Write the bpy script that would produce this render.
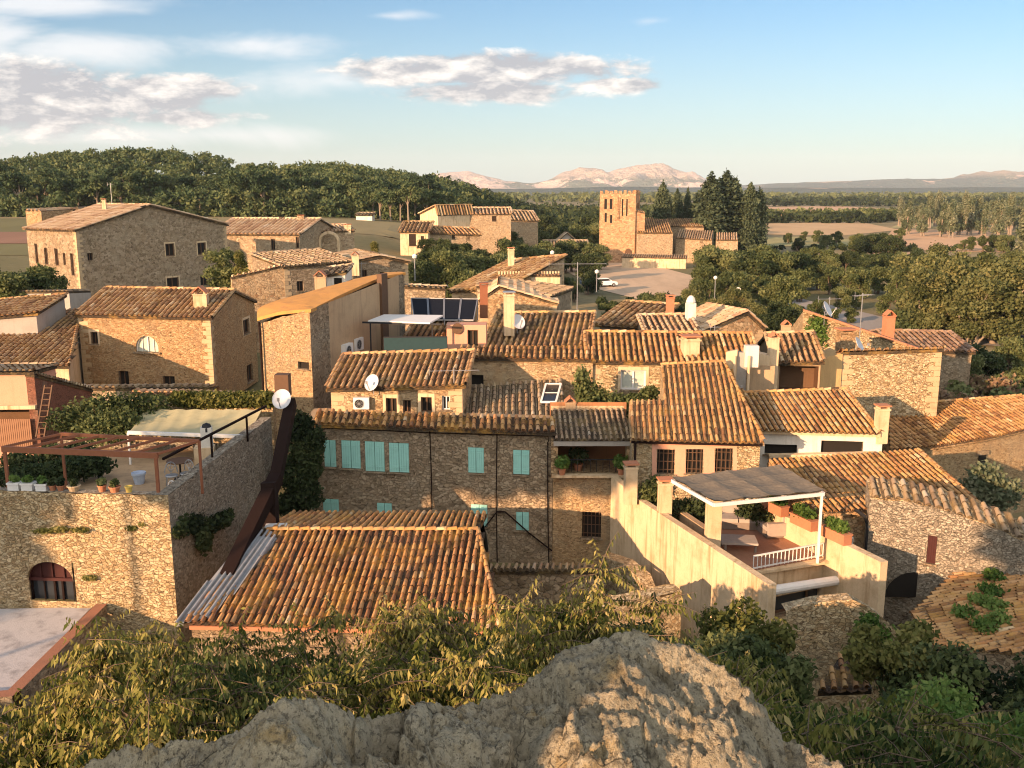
import bpy, math, random
import numpy as np
from mathutils import Vector, noise as mnoise
from mathutils.geometry import tessellate_polygon

random.seed(7)
rng = np.random.default_rng(7)
SC = bpy.context.scene
COL = SC.collection
for _o in list(bpy.data.objects):
    bpy.data.objects.remove(_o)

# ------------------------------------------------------------------ camera
CAMZ, F, PITCH = 17.0, 950.0, math.atan(194.0 / 950.0)
CP, SP = math.cos(PITCH), math.sin(PITCH)
cam_data = bpy.data.cameras.new("camera")
cam = bpy.data.objects.new("camera", cam_data)
COL.objects.link(cam)
cam.location = (0, 0, CAMZ)
cam.rotation_euler = (math.pi / 2 - PITCH, 0, 0)
cam_data.sensor_width = 36.0
cam_data.lens = 36.0 * F / 1024.0
cam_data.clip_start = 0.1
cam_data.clip_end = 60000
SC.camera = cam

# ------------------------------------------------------------------ light
SUN_AZ, SUN_EL = math.radians(42), math.radians(13)     # azimuth measured from behind the camera towards its left
sun_data = bpy.data.lights.new("sun", 'SUN')
sun_data.energy = 5.0
sun_data.angle = math.radians(0.53)
sun_data.color = (1.0, 0.61, 0.35)
sun = bpy.data.objects.new("sun", sun_data)
COL.objects.link(sun)
to_sun = Vector((-math.sin(SUN_AZ) * math.cos(SUN_EL), -math.cos(SUN_AZ) * math.cos(SUN_EL), math.sin(SUN_EL)))
sun.rotation_euler = to_sun.to_track_quat('Z', 'Y').to_euler()
sun.location = (-30, -30, 60)

SC.view_settings.view_transform = 'Standard'
SC.view_settings.look = 'None'
SC.view_settings.exposure = 1.05
SC.view_settings.gamma = 1.0
SC.cycles.max_bounces = 6
SC.cycles.diffuse_bounces = 3
SC.cycles.transparent_max_bounces = 8
SC.cycles.volume_bounces = 0
SC.cycles.filter_width = 1.1

# ------------------------------------------------------------------ node helpers
class NT:
    def __init__(s, tree):
        s.t = tree; s.n = tree.nodes; s.l = tree.links; s.n.clear()
    def node(s, typ, **kw):
        nd = s.n.new(typ)
        for k, v in kw.items():
            setattr(nd, k, v)
        return nd
    def put(s, sock, v):
        if isinstance(v, bpy.types.NodeSocket): s.l.new(v, sock)
        elif v is not None:
            if hasattr(sock.default_value, '__len__') and not hasattr(v, '__len__'): v = [v] * len(sock.default_value)
            if hasattr(v, '__len__') and len(sock.default_value) == 4 and len(v) == 3: v = tuple(v) + (1,)
            sock.default_value = v
    def m(s, op, a, b=None, c=None, clamp=False):
        nd = s.node('ShaderNodeMath', operation=op, use_clamp=clamp)
        for i, v in enumerate((a, b, c)):
            if v is not None: s.put(nd.inputs[i], v)
        return nd.outputs[0]
    def vm(s, op, a, b=None):
        nd = s.node('ShaderNodeVectorMath', operation=op)
        s.put(nd.inputs[0], a)
        if b is not None: s.put(nd.inputs[1], b)
        return nd.outputs[0]
    def mix(s, f, a, b, typ='MIX'):
        nd = s.node('ShaderNodeMix', data_type='RGBA', blend_type=typ)
        s.put(nd.inputs[0], f); s.put(nd.inputs[6], a); s.put(nd.inputs[7], b)
        return nd.outputs[2]
    def noise(s, vec, scale, detail=4, rough=0.6, dist=0.0):
        nd = s.node('ShaderNodeTexNoise')
        s.put(nd.inputs['Vector'], vec)
        nd.inputs['Scale'].default_value = scale; nd.inputs['Detail'].default_value = detail
        nd.inputs['Roughness'].default_value = rough; nd.inputs['Distortion'].default_value = dist
        return nd.outputs['Fac'], nd.outputs['Color']
    def voro(s, vec, scale, feature='F1', rand=1.0):
        nd = s.node('ShaderNodeTexVoronoi', feature=feature)
        s.put(nd.inputs['Vector'], vec); nd.inputs['Scale'].default_value = scale
        nd.inputs['Randomness'].default_value = rand
        return nd
    def ramp(s, f, stops, interp='LINEAR'):
        nd = s.node('ShaderNodeValToRGB'); cr = nd.color_ramp; cr.interpolation = interp
        while len(cr.elements) < len(stops): cr.elements.new(0.5)
        for e, (p, c) in zip(cr.elements, stops):
            e.position = p
            if not hasattr(c, '__len__'): c = (c, c, c)
            e.color = tuple(c) + (1,)
        s.put(nd.inputs[0], f)
        return nd.outputs[0]
    def sstep(s, x, a, b):
        nd = s.node('ShaderNodeMapRange', interpolation_type='SMOOTHSTEP')
        s.put(nd.inputs[0], x); nd.inputs[1].default_value = a; nd.inputs[2].default_value = b
        nd.inputs[3].default_value = 0; nd.inputs[4].default_value = 1
        return nd.outputs[0]
    def scale(s, vec, sc):
        nd = s.node('ShaderNodeMapping'); s.put(nd.inputs['Vector'], vec); nd.inputs['Scale'].default_value = sc
        return nd.outputs[0]

# ------------------------------------------------------------------ world: sky with clouds
world = bpy.data.worlds.new("World"); SC.world = world; world.use_nodes = True
w = NT(world.node_tree)
tc = w.node('ShaderNodeTexCoord')
sky = w.node('ShaderNodeTexSky', sky_type='NISHITA')
sky.sun_disc = False
sky.sun_elevation = SUN_EL
sky.sun_rotation = math.pi + SUN_AZ
sky.air_density = 1.0; sky.dust_density = 0.6; sky.ozone_density = 2.0; sky.altitude = 50
sep = w.node('ShaderNodeSeparateXYZ'); w.put(sep.inputs[0], tc.outputs['Generated'])
X, Y, Z = sep.outputs
yy = w.m('MAXIMUM', Y, 0.05)
u = w.m('DIVIDE', X, yy); v = w.m('DIVIDE', Z, yy)
cmb = w.node('ShaderNodeCombineXYZ'); w.put(cmb.inputs[0], u); w.put(cmb.inputs[1], w.m('MULTIPLY', v, 2.6))
uv = cmb.outputs[0]
fb, fbc = w.noise(uv, 13.0, 10, 0.62, 0.15)
fb2, _ = w.noise(uv, 3.6, 5, 0.6, 0.6)
def cloud_field(lst):
    out = None
    for (u0, v0, ru, rv, st) in lst:
        a = w.m('DIVIDE', w.m('SUBTRACT', u, u0), ru); b = w.m('DIVIDE', w.m('SUBTRACT', v, v0), rv)
        d = w.m('SQRT', w.m('ADD', w.m('MULTIPLY', a, a), w.m('MULTIPLY', b, b)))
        e = w.m('MULTIPLY', w.m('SUBTRACT', 1.0, d), st)
        out = e if out is None else w.m('MAXIMUM', out, e)
    return out
solid = cloud_field([(-0.52, 0.088, 0.27, 0.046, 1.5), (-0.36, 0.100, 0.13, 0.020, 1.1), (-0.34, 0.072, 0.12, 0.012, .9), (-0.03, 0.119, 0.20, 0.022, 1.35),
                     (-0.015, 0.097, 0.12, 0.016, 1.2), (0.10, 0.104, 0.085, 0.010, 1.0)])
wisp = cloud_field([(-0.46, 0.180, 0.20, 0.018, 1.1), (-0.27, 0.143, 0.13, 0.020, 1.0), (-0.42, 0.140, 0.15, 0.022, 1.0),
                    (-0.18, 0.107, 0.16, 0.022, .8), (-0.12, 0.170, 0.05, 0.006, .6), (0.14, 0.165, .04, .006, .4), (-0.3, 0.055, .25, .012, .5), (-0.52, 0.155, .08, .05, .8)])
ds = w.sstep(w.m('ADD', solid, w.m('MULTIPLY', w.m('SUBTRACT', fb, 0.5), 2.6)), 0.12, 0.62)
dw = w.m('MULTIPLY', w.sstep(w.m('ADD', wisp, w.m('MULTIPLY', w.m('SUBTRACT', fb2, 0.5), 3.0)), 0.0, 0.95), 0.7)
gate = w.sstep(Y, 0.05, 0.2)
vsh = w.node('ShaderNodeVectorMath', operation='ADD'); w.put(vsh.inputs[0], uv); vsh.inputs[1].default_value = (-0.010, 0.026, 0)
fbu, _ = w.noise(vsh.outputs[0], 13.0, 10, 0.62, 0.15)
lit = w.m('ADD', w.m('MULTIPLY', w.m('SUBTRACT', fb, fbu), 4.6), 0.36)
thick = w.m('MULTIPLY', w.m('ADD', solid, w.m('SUBTRACT', fb, 0.5)), 0.5)
lit = w.m('SUBTRACT', lit, w.m('MULTIPLY', thick, 0.35), clamp=True)
ccol = w.mix(lit, (2.9, 2.95, 3.2), (7.4, 6.8, 6.2))
skc = w.mix(1.0, sky.outputs[0], (0.60, 0.80, 0.95), 'MULTIPLY')
back = w.sstep(w.m('MULTIPLY', Y, -1.0), -0.15, 0.35)
skc = w.mix(back, skc, w.mix(0.6, sky.outputs[0], (13.0, 12.2, 11.2)))  # bright cloudy sky behind the camera, added to fill the shadows
hz = w.ramp(v, [(0.0, 1.0), (0.05, .62), (0.2, 0.0)], 'EASE')
skc = w.mix(w.m('MULTIPLY', w.m('MULTIPLY', hz, 0.55), w.m('SUBTRACT', 1.0, back)), skc, (4.6, 5.1, 5.0))
c1 = w.mix(w.m('MULTIPLY', dw, gate), skc, (6.6, 6.4, 6.3))
c2 = w.mix(w.m('MULTIPLY', ds, w.m('MULTIPLY', gate, 0.94)), c1, ccol)
bg = w.node('ShaderNodeBackground'); w.put(bg.inputs[0], c2); bg.inputs[1].default_value = 0.085
wo = w.node('ShaderNodeOutputWorld'); w.l.new(bg.outputs[0], wo.inputs[0])

# ------------------------------------------------------------------ geometry helpers
def slope_of(py):
    s = (py - 384) / F
    return (-SP - s * CP) / (CP - s * SP)
def P(px, py, Y):
    s = (py - 384) / F; d = (CP - s * SP)
    return Vector(((px - 512) / F / d * Y, Y, CAMZ + (-SP - s * CP) / d * Y))
def Pz(px, py, z):
    Y = (z - CAMZ) / slope_of(py)
    return P(px, py, Y)
def on_plane(px, py, p0, n):
    d = P(px, py, 1.0) - Vector((0, 0, CAMZ)); o = Vector((0, 0, CAMZ))
    t = (p0 - o).dot(n) / d.dot(n)
    return o + d * t

def tag(o, label=None, cat=None, group=None, kind=None):
    if label: o['label'] = label
    if cat: o['category'] = cat
    if group: o['group'] = group
    if kind: o['kind'] = kind
    return o
def empty(name, loc, label, cat, group=None):
    o = bpy.data.objects.new(name, None); COL.objects.link(o); o.location = loc
    o.empty_display_size = 0.2
    return tag(o, label, cat, group)
def origin_of(o):
    p = Vector((0, 0, 0))
    while o is not None:
        p += o.location; o = o.parent
    return p
def mk(name, verts, faces, mat, parent=None, loc=None, tint=None, smooth=False):
    org = origin_of(parent) if parent is not None else Vector(loc if loc is not None else (0, 0, 0))
    va = np.array([tuple(q) for q in verts], dtype=float).reshape(-1, 3) - np.array(org)
    me = bpy.data.meshes.new(name)
    me.from_pydata(va.tolist(), [], [tuple(f) for f in faces])
    me.materials.append(mat)
    if tint is not None:
        at = me.attributes.new('tint', 'FLOAT', 'FACE')
        at.data.foreach_set('value', np.array(tint, dtype=np.float32))
    if smooth: me.polygons.foreach_set('use_smooth', [True] * len(me.polygons))
    me.update()
    o = bpy.data.objects.new(name, me); COL.objects.link(o)
    if parent is not None: o.parent = parent
    else: o.location = org
    return o
def tree_copy(o, parent=None):
    c = o.copy(); COL.objects.link(c); c.parent = parent
    for ch in list(o.children): tree_copy(ch, c)
    return c

class MB:
    def __init__(s): s.v = []; s.f = []; s.t = []
    def add(s, vs, fs, t=0.5):
        b = len(s.v); s.v += [tuple(q) for q in vs]; s.f += [tuple(i + b for i in f) for f in fs]; s.t += [t] * len(fs); return s
    def box(s, c, sz, rz=0.0, t=0.5, ux=None, uy=None, uz=None):
        c = Vector(c); hx, hy, hz = [q / 2 for q in sz]
        if ux is None: ux = Vector((math.cos(rz), math.sin(rz), 0)); uy = Vector((-math.sin(rz), math.cos(rz), 0)); uz = Vector((0, 0, 1))
        vs = [c + ux * (a * hx) + uy * (b * hy) + uz * (d * hz) for d in (-1, 1) for b in (-1, 1) for a in (-1, 1)]
        return s.add(vs, [(0, 2, 3, 1), (4, 5, 7, 6), (0, 1, 5, 4), (2, 6, 7, 3), (0, 4, 6, 2), (1, 3, 7, 5)], t)
    def bar(s, a, b, wd, ht=None, t=0.5):
        a = Vector(a); b = Vector(b); d = b - a; L = d.length
        if L < 1e-6: return s
        ux = d / L; up = Vector((0, 0, 1)) if abs(ux.z) < .95 else Vector((0, 1, 0))
        uy = up.cross(ux).normalized(); uz = ux.cross(uy)
        return s.box((a + b) / 2, (L, wd, ht or wd), 0, t, ux, uy, uz)
    def tube(s, pts, rad, n=8, t=0.5, cap=True):
        pts = [Vector(q) for q in pts]; b = len(s.v)
        if not hasattr(rad, '__len__'): rad = [rad] * len(pts)
        ref = Vector((0, 0, 1))
        for i, q in enumerate(pts):
            d = (pts[min(i + 1, len(pts) - 1)] - pts[max(i - 1, 0)]).normalized()
            r0 = ref if abs(d.z) < .9 else Vector((0, 1, 0))
            a = d.cross(r0).normalized(); c = d.cross(a)
            for k in range(n):
                an = 2 * math.pi * k / n
                s.v.append(tuple(q + (a * math.cos(an) + c * math.sin(an)) * rad[i]))
        for i in range(len(pts) - 1):
            for k in range(n):
                k2 = (k + 1) % n
                s.f.append((b + i * n + k, b + i * n + k2, b + (i + 1) * n + k2, b + (i + 1) * n + k)); s.t.append(t)
        if cap:
            s.f.append(tuple(b + k for k in range(n))); s.f.append(tuple(b + (len(pts) - 1) * n + k for k in range(n))[::-1]); s.t += [t, t]
        return s
    def lathe(s, c, prof, n=16, t=0.5):
        c = Vector(c); b = len(s.v)
        for (r, z) in prof:
            for k in range(n):
                an = 2 * math.pi * k / n
                s.v.append((c.x + r * math.cos(an), c.y + r * math.sin(an), c.z + z))
        for i in range(len(prof) - 1):
            for k in range(n):
                k2 = (k + 1) % n
                s.f.append((b + i * n + k, b + i * n + k2, b + (i + 1) * n + k2, b + (i + 1) * n + k)); s.t.append(t)
        return s
    def build(s, name, mat, parent=None, loc=None, tint=False, smooth=False):
        return mk(name, s.v, s.f, mat, parent, loc, s.t if tint else None, smooth)

# ------------------------------------------------------------------ materials
MATS = {}
def new_mat(name):
    m = bpy.data.materials.new(name); m.use_nodes = True
    t = NT(m.node_tree)
    b = t.node('ShaderNodeBsdfPrincipled'); o = t.node('ShaderNodeOutputMaterial')
    t.l.new(b.outputs[0], o.inputs[0]); MATS[name] = m
    b.inputs['Specular IOR Level'].default_value = 0.25
    return m, t, b
def objco(t): return t.node('ShaderNodeTexCoord').outputs['Object']
def bump(t, b, h, strength, dist):
    nd = t.node('ShaderNodeBump'); nd.inputs['Strength'].default_value = strength; nd.inputs['Distance'].default_value = dist
    t.put(nd.inputs['Height'], h); t.l.new(nd.outputs[0], b.inputs['Normal'])
def stone(name, cols, mortar, scale=3.2, flat=1.8, wid=0.06, bdist=0.08, stain=(0.35, 0.30, 0.22), mort_amt=0.85, stain_amt=0.45):
    m, t, b = new_mat(name)
    co = objco(t)
    nz, nc = t.noise(co, 1.6, 3, 0.6)
    wv = t.node('ShaderNodeVectorMath', operation='SCALE'); t.put(wv.inputs[0], nc); wv.inputs['Scale'].default_value = 0.35
    nf, nfc = t.noise(co, 9.0, 3, 0.6)
    wv2 = t.node('ShaderNodeVectorMath', operation='SCALE'); t.put(wv2.inputs[0], nfc); wv2.inputs['Scale'].default_value = 0.09
    co2 = t.vm('ADD', t.vm('ADD', co, wv.outputs[0]), wv2.outputs[0])
    cs = t.scale(co2, (1, 1, flat))
    v1 = t.voro(cs, scale); ve = t.voro(cs, scale, 'DISTANCE_TO_EDGE')
    sp = t.node('ShaderNodeSeparateColor'); t.put(sp.inputs[0], v1.outputs['Color'])
    n = len(cols)
    base = t.ramp(sp.outputs[0], [(i / (n - 1), c) for i, c in enumerate(cols)])
    fine, _ = t.noise(co, 22.0, 5, 0.7)
    base = t.mix(t.m('MULTIPLY', t.m('ABSOLUTE', t.m('SUBTRACT', fine, 0.5)), 1.6, clamp=True), base, (cols[0][0] * .35, cols[0][1] * .33, cols[0][2] * .3))
    br = t.m('ADD', t.m('MULTIPLY', sp.outputs[1], 0.75), 0.62)
    base = t.mix(1.0, base, t.ramp(br, [(0.0, 0.0), (1.0, 1.0)]), 'MULTIPLY')
    edge = t.sstep(ve.outputs['Distance'], 0.0, wid)
    gap, _ = t.noise(co, 2.3, 4, 0.7)
    gapm = t.m('MULTIPLY', t.m('SUBTRACT', 1.0, edge), t.m('ADD', .35, t.m('MULTIPLY', t.sstep(gap, .42, .62), .65)))
    base = t.mix(t.m('MULTIPLY', gapm, mort_amt), base, mortar)
    pit, _ = t.noise(t.scale(co, (1, 1, 1.8)), 7.5, 3, 0.55)
    base = t.mix(t.m('MULTIPLY', t.sstep(pit, .60, .67), .75), base, (cols[0][0] * .22, cols[0][1] * .2, cols[0][2] * .18))
    big, _ = t.noise(co, 0.55, 5, 0.65)
    base = t.mix(t.m('MULTIPLY', t.sstep(big, 0.5, 0.72), stain_amt), base, stain)
    big2, _ = t.noise(t.scale(co, (1, 1, .5)), 1.1, 4, 0.6)
    base = t.mix(t.m('MULTIPLY', t.sstep(big2, 0.52, 0.75), stain_amt * .7), base, tuple(min(1, c * 1.35) for c in cols[-1]))
    t.put(b.inputs['Base Color'], base); b.inputs['Roughness'].default_value = 0.95
    h = t.m('ADD', t.m('MULTIPLY', edge, 0.7), t.m('ADD', t.m('MULTIPLY', fine, 0.35), t.m('MULTIPLY', sp.outputs[2], 0.5)))
    bump(t, b, h, 1.0, bdist)
    return m
def plaster(name, col, dirt=(0.28, 0.22, 0.15), amt=0.5, streak=0.5, rough=0.9):
    m, t, b = new_mat(name)
    co = objco(t)
    n1, _ = t.noise(co, 1.3, 6, 0.65); n2, _ = t.noise(t.scale(co, (3.2, 3.2, 0.28)), 1.4, 5, 0.6); n3, _ = t.noise(co, 18, 4, .7)
    c = t.mix(t.m('MULTIPLY', t.sstep(n1, 0.45, 0.75), amt), col, dirt)
    c = t.mix(t.m('MULTIPLY', t.sstep(n2, 0.48, 0.72), streak), c, dirt)
    c = t.mix(t.m('MULTIPLY', t.sstep(n3, 0.45, 0.8), .35), c, tuple(q * .55 for q in col))
    t.put(b.inputs['Base Color'], c); b.inputs['Roughness'].default_value = rough
    bump(t, b, t.m('ADD', n3, n1), 0.6, 0.02)
    return m
def tilemat(name, stops, lichen=(0.38, 0.20, 0.035), lamt=0.4, dark=(0.07, 0.05, 0.035), damt=0.5):
    m, t, b = new_mat(name)
    co = objco(t)
    at = t.node('ShaderNodeAttribute', attribute_name='tint').outputs['Fac']
    n = len(stops)
    c = t.ramp(at, [(i / (n - 1), q) for i, q in enumerate(stops)])
    n1, _ = t.noise(co, 1.1, 6, 0.7); n2, _ = t.noise(co, 7.5, 5, 0.7); n3, _ = t.noise(co, 30, 3, 0.7)
    c = t.mix(t.m('MULTIPLY', t.sstep(n1, 0.45, 0.68), lamt), c, lichen)
    c = t.mix(t.m('MULTIPLY', t.sstep(n2, 0.52, 0.68), damt), c, dark)
    c = t.mix(t.m('MULTIPLY', t.sstep(n3, 0.56, 0.7), .35), c, (0.50, 0.46, 0.36))
    t.put(b.inputs['Base Color'], c); b.inputs['Roughness'].default_value = 0.92
    bump(t, b, t.m('ADD', n3, n2), 0.7, 0.015)
    return m
def plain(name, col, rough=0.6, metal=0.0, var=0.25, scale=6.0, spec=0.3):
    m, t, b = new_mat(name)
    n, _ = t.noise(objco(t), scale, 5, .65)
    c = t.mix(t.m('MULTIPLY', t.sstep(n, .4, .75), var), col, tuple(q * .45 for q in col))
    t.put(b.inputs['Base Color'], c); b.inputs['Roughness'].default_value = rough; b.inputs['Metallic'].default_value = metal
    b.inputs['Specular IOR Level'].default_value = spec
    return m
def leafmat(name, stops, trans=0.35, rnd=0.25):
    m, t, b = new_mat(name)
    at = t.node('ShaderNodeAttribute', attribute_name='tint').outputs['Fac']
    oi = t.node('ShaderNodeObjectInfo').outputs['Random']
    f = t.m('ADD', at, t.m('MULTIPLY', t.m('SUBTRACT', oi, 0.5), rnd), clamp=True)
    n = len(stops)
    c = t.ramp(f, [(i / (n - 1), q) for i, q in enumerate(stops)])
    t.put(b.inputs['Base Color'], c); b.inputs['Roughness'].default_value = 0.7
    b.inputs['Specular IOR Level'].default_value = 0.2
    tr = t.node('ShaderNodeBsdfTranslucent'); t.put(tr.inputs[0], c)
    mx = t.node('ShaderNodeMixShader'); mx.inputs[0].default_value = trans
    t.l.new(b.outputs[0], mx.inputs[1]); t.l.new(tr.outputs[0], mx.inputs[2])
    out = [n_ for n_ in t.n if n_.type == 'OUTPUT_MATERIAL'][0]
    t.l.new(mx.outputs[0], out.inputs[0])
    return m

_st = stone
def stone(name, cols, mortar, scale=3.2, flat=1.8, wid=0.06, *a, **k): return _st(name, cols, mortar, scale * 1.55, flat * .85, wid * 1.15, *a, **k)
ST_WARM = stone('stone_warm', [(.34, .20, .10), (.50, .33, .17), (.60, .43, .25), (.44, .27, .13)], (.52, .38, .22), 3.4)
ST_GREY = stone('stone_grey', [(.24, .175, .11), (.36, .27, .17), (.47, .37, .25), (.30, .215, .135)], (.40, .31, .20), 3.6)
ST_RUBBLE = stone('stone_rubble', [(.38, .26, .13), (.58, .43, .24), (.70, .56, .35), (.46, .31, .16)], (.36, .25, .13), 4.6, 1.9, 0.07, 0.09, stain_amt=.3, mort_amt=.7)
ST_GREYRUB = stone('stone_grey_rubble', [(.24, .20, .15), (.38, .33, .25), (.50, .44, .34), (.30, .24, .17)], (.24, .20, .15), 5.6, 2.0, 0.07, 0.08, mort_amt=.6)
ST_FINE = stone('stone_fine', [(.36, .22, .11), (.52, .36, .19), (.60, .44, .25), (.44, .28, .14)], (.50, .37, .21), 5.2, 2.6, 0.06, 0.06)
ST_CHURCH = stone('stone_church', [(.46, .25, .13), (.58, .34, .18), (.66, .42, .24), (.50, .28, .15)], (.50, .31, .17), 1.3, 2.0, .05, .12, stain_amt=.35)
ST_FAR = stone('stone_far', [(.36, .25, .15), (.48, .35, .21), (.56, .43, .28), (.42, .29, .17)], (.44, .32, .2), 2.4, 1.8, .05, .08)
ST_WARM_B = stone('stone_warm_large', [(.33, .20, .11), (.48, .33, .18), (.58, .43, .27), (.43, .29, .16)], (.56, .43, .27), 2.4, 1.5, .09, .08, stain=(.50, .38, .24), stain_amt=.8)
ST_WARM_C = stone('stone_warm_patched', [(.38, .22, .10), (.54, .34, .17), (.62, .45, .25), (.46, .26, .12)], (.50, .36, .20), 4.4, 2.6, .06, .07, stain=(.30, .20, .12), stain_amt=.6)
ST_GREY_B = stone('stone_grey_large', [(.26, .19, .12), (.38, .29, .18), (.50, .39, .27), (.32, .23, .14)], (.44, .34, .22), 2.5, 1.5, .08, .08, stain=(.42, .34, .23), stain_amt=.75)
ST_FINE_B = stone('stone_fine_patched', [(.34, .21, .11), (.50, .35, .19), (.58, .43, .26), (.42, .27, .14)], (.54, .41, .24), 4.0, 2.0, .07, .07, stain=(.56, .43, .27), stain_amt=.8)
PL_CREAM = plaster('plaster_cream', (.64, .49, .31), (.34, .21, .10), .55, .8)
PL_WHITE = plaster('plaster_white', (.70, .66, .58), (.38, .32, .24), .35, .35)
PL_OCHRE = plaster('plaster_ochre', (.46, .32, .19), (.26, .18, .11), .5, .45)
PL_PINK = plaster('plaster_pink', (.62, .32, .21), (.42, .22, .14), .3, .2)
PL_GREY = plaster('plaster_grey', (.36, .33, .29), (.24, .22, .19), .5, .35)
PL_LILAC = plaster('plaster_pale_floor', (.46, .44, .44), (.17, .16, .16), .8, .25)
PAN_SHADE = (.045, .032, .02)  # near-black pan channels: moss tone deepened with painted groove shade
TL_ORANGE = tilemat('tile_orange', [PAN_SHADE, (.25, .12, .05), (.42, .22, .085), (.56, .34, .15), (.47, .21, .075), (.64, .47, .27)], (.52, .30, .07), .5, damt=.75)
TL_BROWN = tilemat('tile_brown', [PAN_SHADE, (.24, .13, .065), (.37, .21, .10), (.52, .34, .17), (.33, .17, .08), (.60, .46, .28)], (.50, .29, .07), .5, damt=.65)
TL_LICHEN = tilemat('tile_lichen', [PAN_SHADE, (.24, .11, .05), (.41, .20, .08), (.56, .32, .13), (.46, .20, .07), (.60, .44, .26)], (.58, .31, .06), .65, damt=.7)
TL_GREY = tilemat('tile_grey', [PAN_SHADE, (.20, .145, .09), (.31, .22, .14), (.43, .33, .21), (.28, .18, .11), (.50, .41, .30)], (.42, .29, .11), .4)
TL_PALE = tilemat('tile_pale', [PAN_SHADE, (.44, .26, .15), (.54, .36, .21), (.62, .45, .29), (.50, .31, .18), (.64, .51, .36)], (.56, .38, .17), .4, damt=.3)
ORANGE_ROOF = plaster('orange_lichen_roof', (.50, .26, .075), (.32, .16, .07), .7, .3)
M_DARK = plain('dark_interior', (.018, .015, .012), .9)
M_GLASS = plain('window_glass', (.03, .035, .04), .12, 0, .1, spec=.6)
M_WOOD = plain('brown_wood', (.12, .065, .035), .7)
M_BROWN = plain('dark_brown_metal', (.018, .010, .008), .75, spec=.08)
M_RUST = plain('rust_metal', (.26, .10, .05), .7)
M_TURQ = plain('turquoise_paint', (.33, .64, .57), .6, 0, .22, 3)
M_WHITE = plain('white_paint', (.74, .72, .68), .5, 0, .15)
M_METAL = plain('grey_metal', (.40, .40, .40), .4, .6)
M_DISH = plain('dish_grey', (.55, .56, .58), .45)
M_BLACK = plain('black_rubber', (.02, .02, .022), .6)
M_SOLAR = plain('solar_panel', (.012, .014, .02), .55, 0, .2, spec=.08)
M_CURT = plain('pale_curtain', (.50, .52, .44), .8, 0, .3)
M_REED = plain('reed_matting', (.20, .165, .12), .95, 0, .6, 9)
M_TERRA = plain('terracotta', (.45, .19, .10), .85)
M_YELLOW = plain('yellow_pot', (.62, .46, .12), .7)
M_RED = plain('dark_red_wood', (.055, .014, .012), .7)
M_CAR_W = plain('white_car', (.75, .75, .75), .25, 0, .05, spec=.5)
M_CAR_B = plain('blue_grey_car', (.10, .14, .20), .25, .3, .05, spec=.5)
M_AWN = plain('pale_green_awning', (.42, .38, .22), .9, 0, .35, 2)
M_BLUE = plain('teal_screen', (.02, .05, .055), .8)
M_PAVE = plaster('terracotta_paving', (.36, .19, .12), (.22, .13, .09), .4, 0)
M_BARK = plain('bark', (.14, .10, .07), .95)
M_BARKP = plain('pale_bark', (.24, .19, .14), .95)
LF_OLIVE = leafmat('leaf_olive', [(.045, .062, .022), (.09, .115, .04), (.145, .17, .062), (.21, .225, .09)], .35, .5)
LF_DARK = leafmat('leaf_dark', [(.016, .028, .012), (.036, .055, .022), (.065, .09, .033), (.10, .12, .045)])
LF_CYP = leafmat('leaf_cypress', [(.028, .042, .024), (.05, .07, .038), (.075, .10, .052), (.10, .125, .065)], .15)
LF_PINE = leafmat('leaf_pine', [(.020, .040, .020), (.045, .075, .032), (.075, .11, .045), (.125, .15, .06)], .2, .7)
LF_BRIGHT = leafmat('leaf_bright', [(.04, .085, .02), (.09, .165, .035), (.15, .24, .055), (.25, .33, .09)], .45)
LF_YEL = leafmat('leaf_yellow', [(.07, .085, .02), (.14, .15, .04), (.23, .22, .065), (.36, .31, .11)], .4)
LF_ASH = leafmat('leaf_ash', [(.055, .07, .022), (.11, .125, .045), (.18, .185, .07), (.27, .25, .10)], .35)
LF_GREY = leafmat('leaf_greygold', [(.08, .11, .06), (.14, .17, .095), (.20, .22, .13), (.28, .28, .18)], .35)
LF_REDB = leafmat('leaf_reddish', [(.12, .06, .04), (.20, .12, .07), (.28, .18, .11), (.22, .19, .08)], .3)
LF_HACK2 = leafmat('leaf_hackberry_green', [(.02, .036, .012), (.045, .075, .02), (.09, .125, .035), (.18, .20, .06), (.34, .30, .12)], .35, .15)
LF_HACK = leafmat('leaf_hackberry', [(.03, .05, .012), (.09, .115, .022), (.19, .19, .045), (.34, .30, .09), (.46, .38, .16)], .35, .15)
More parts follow.
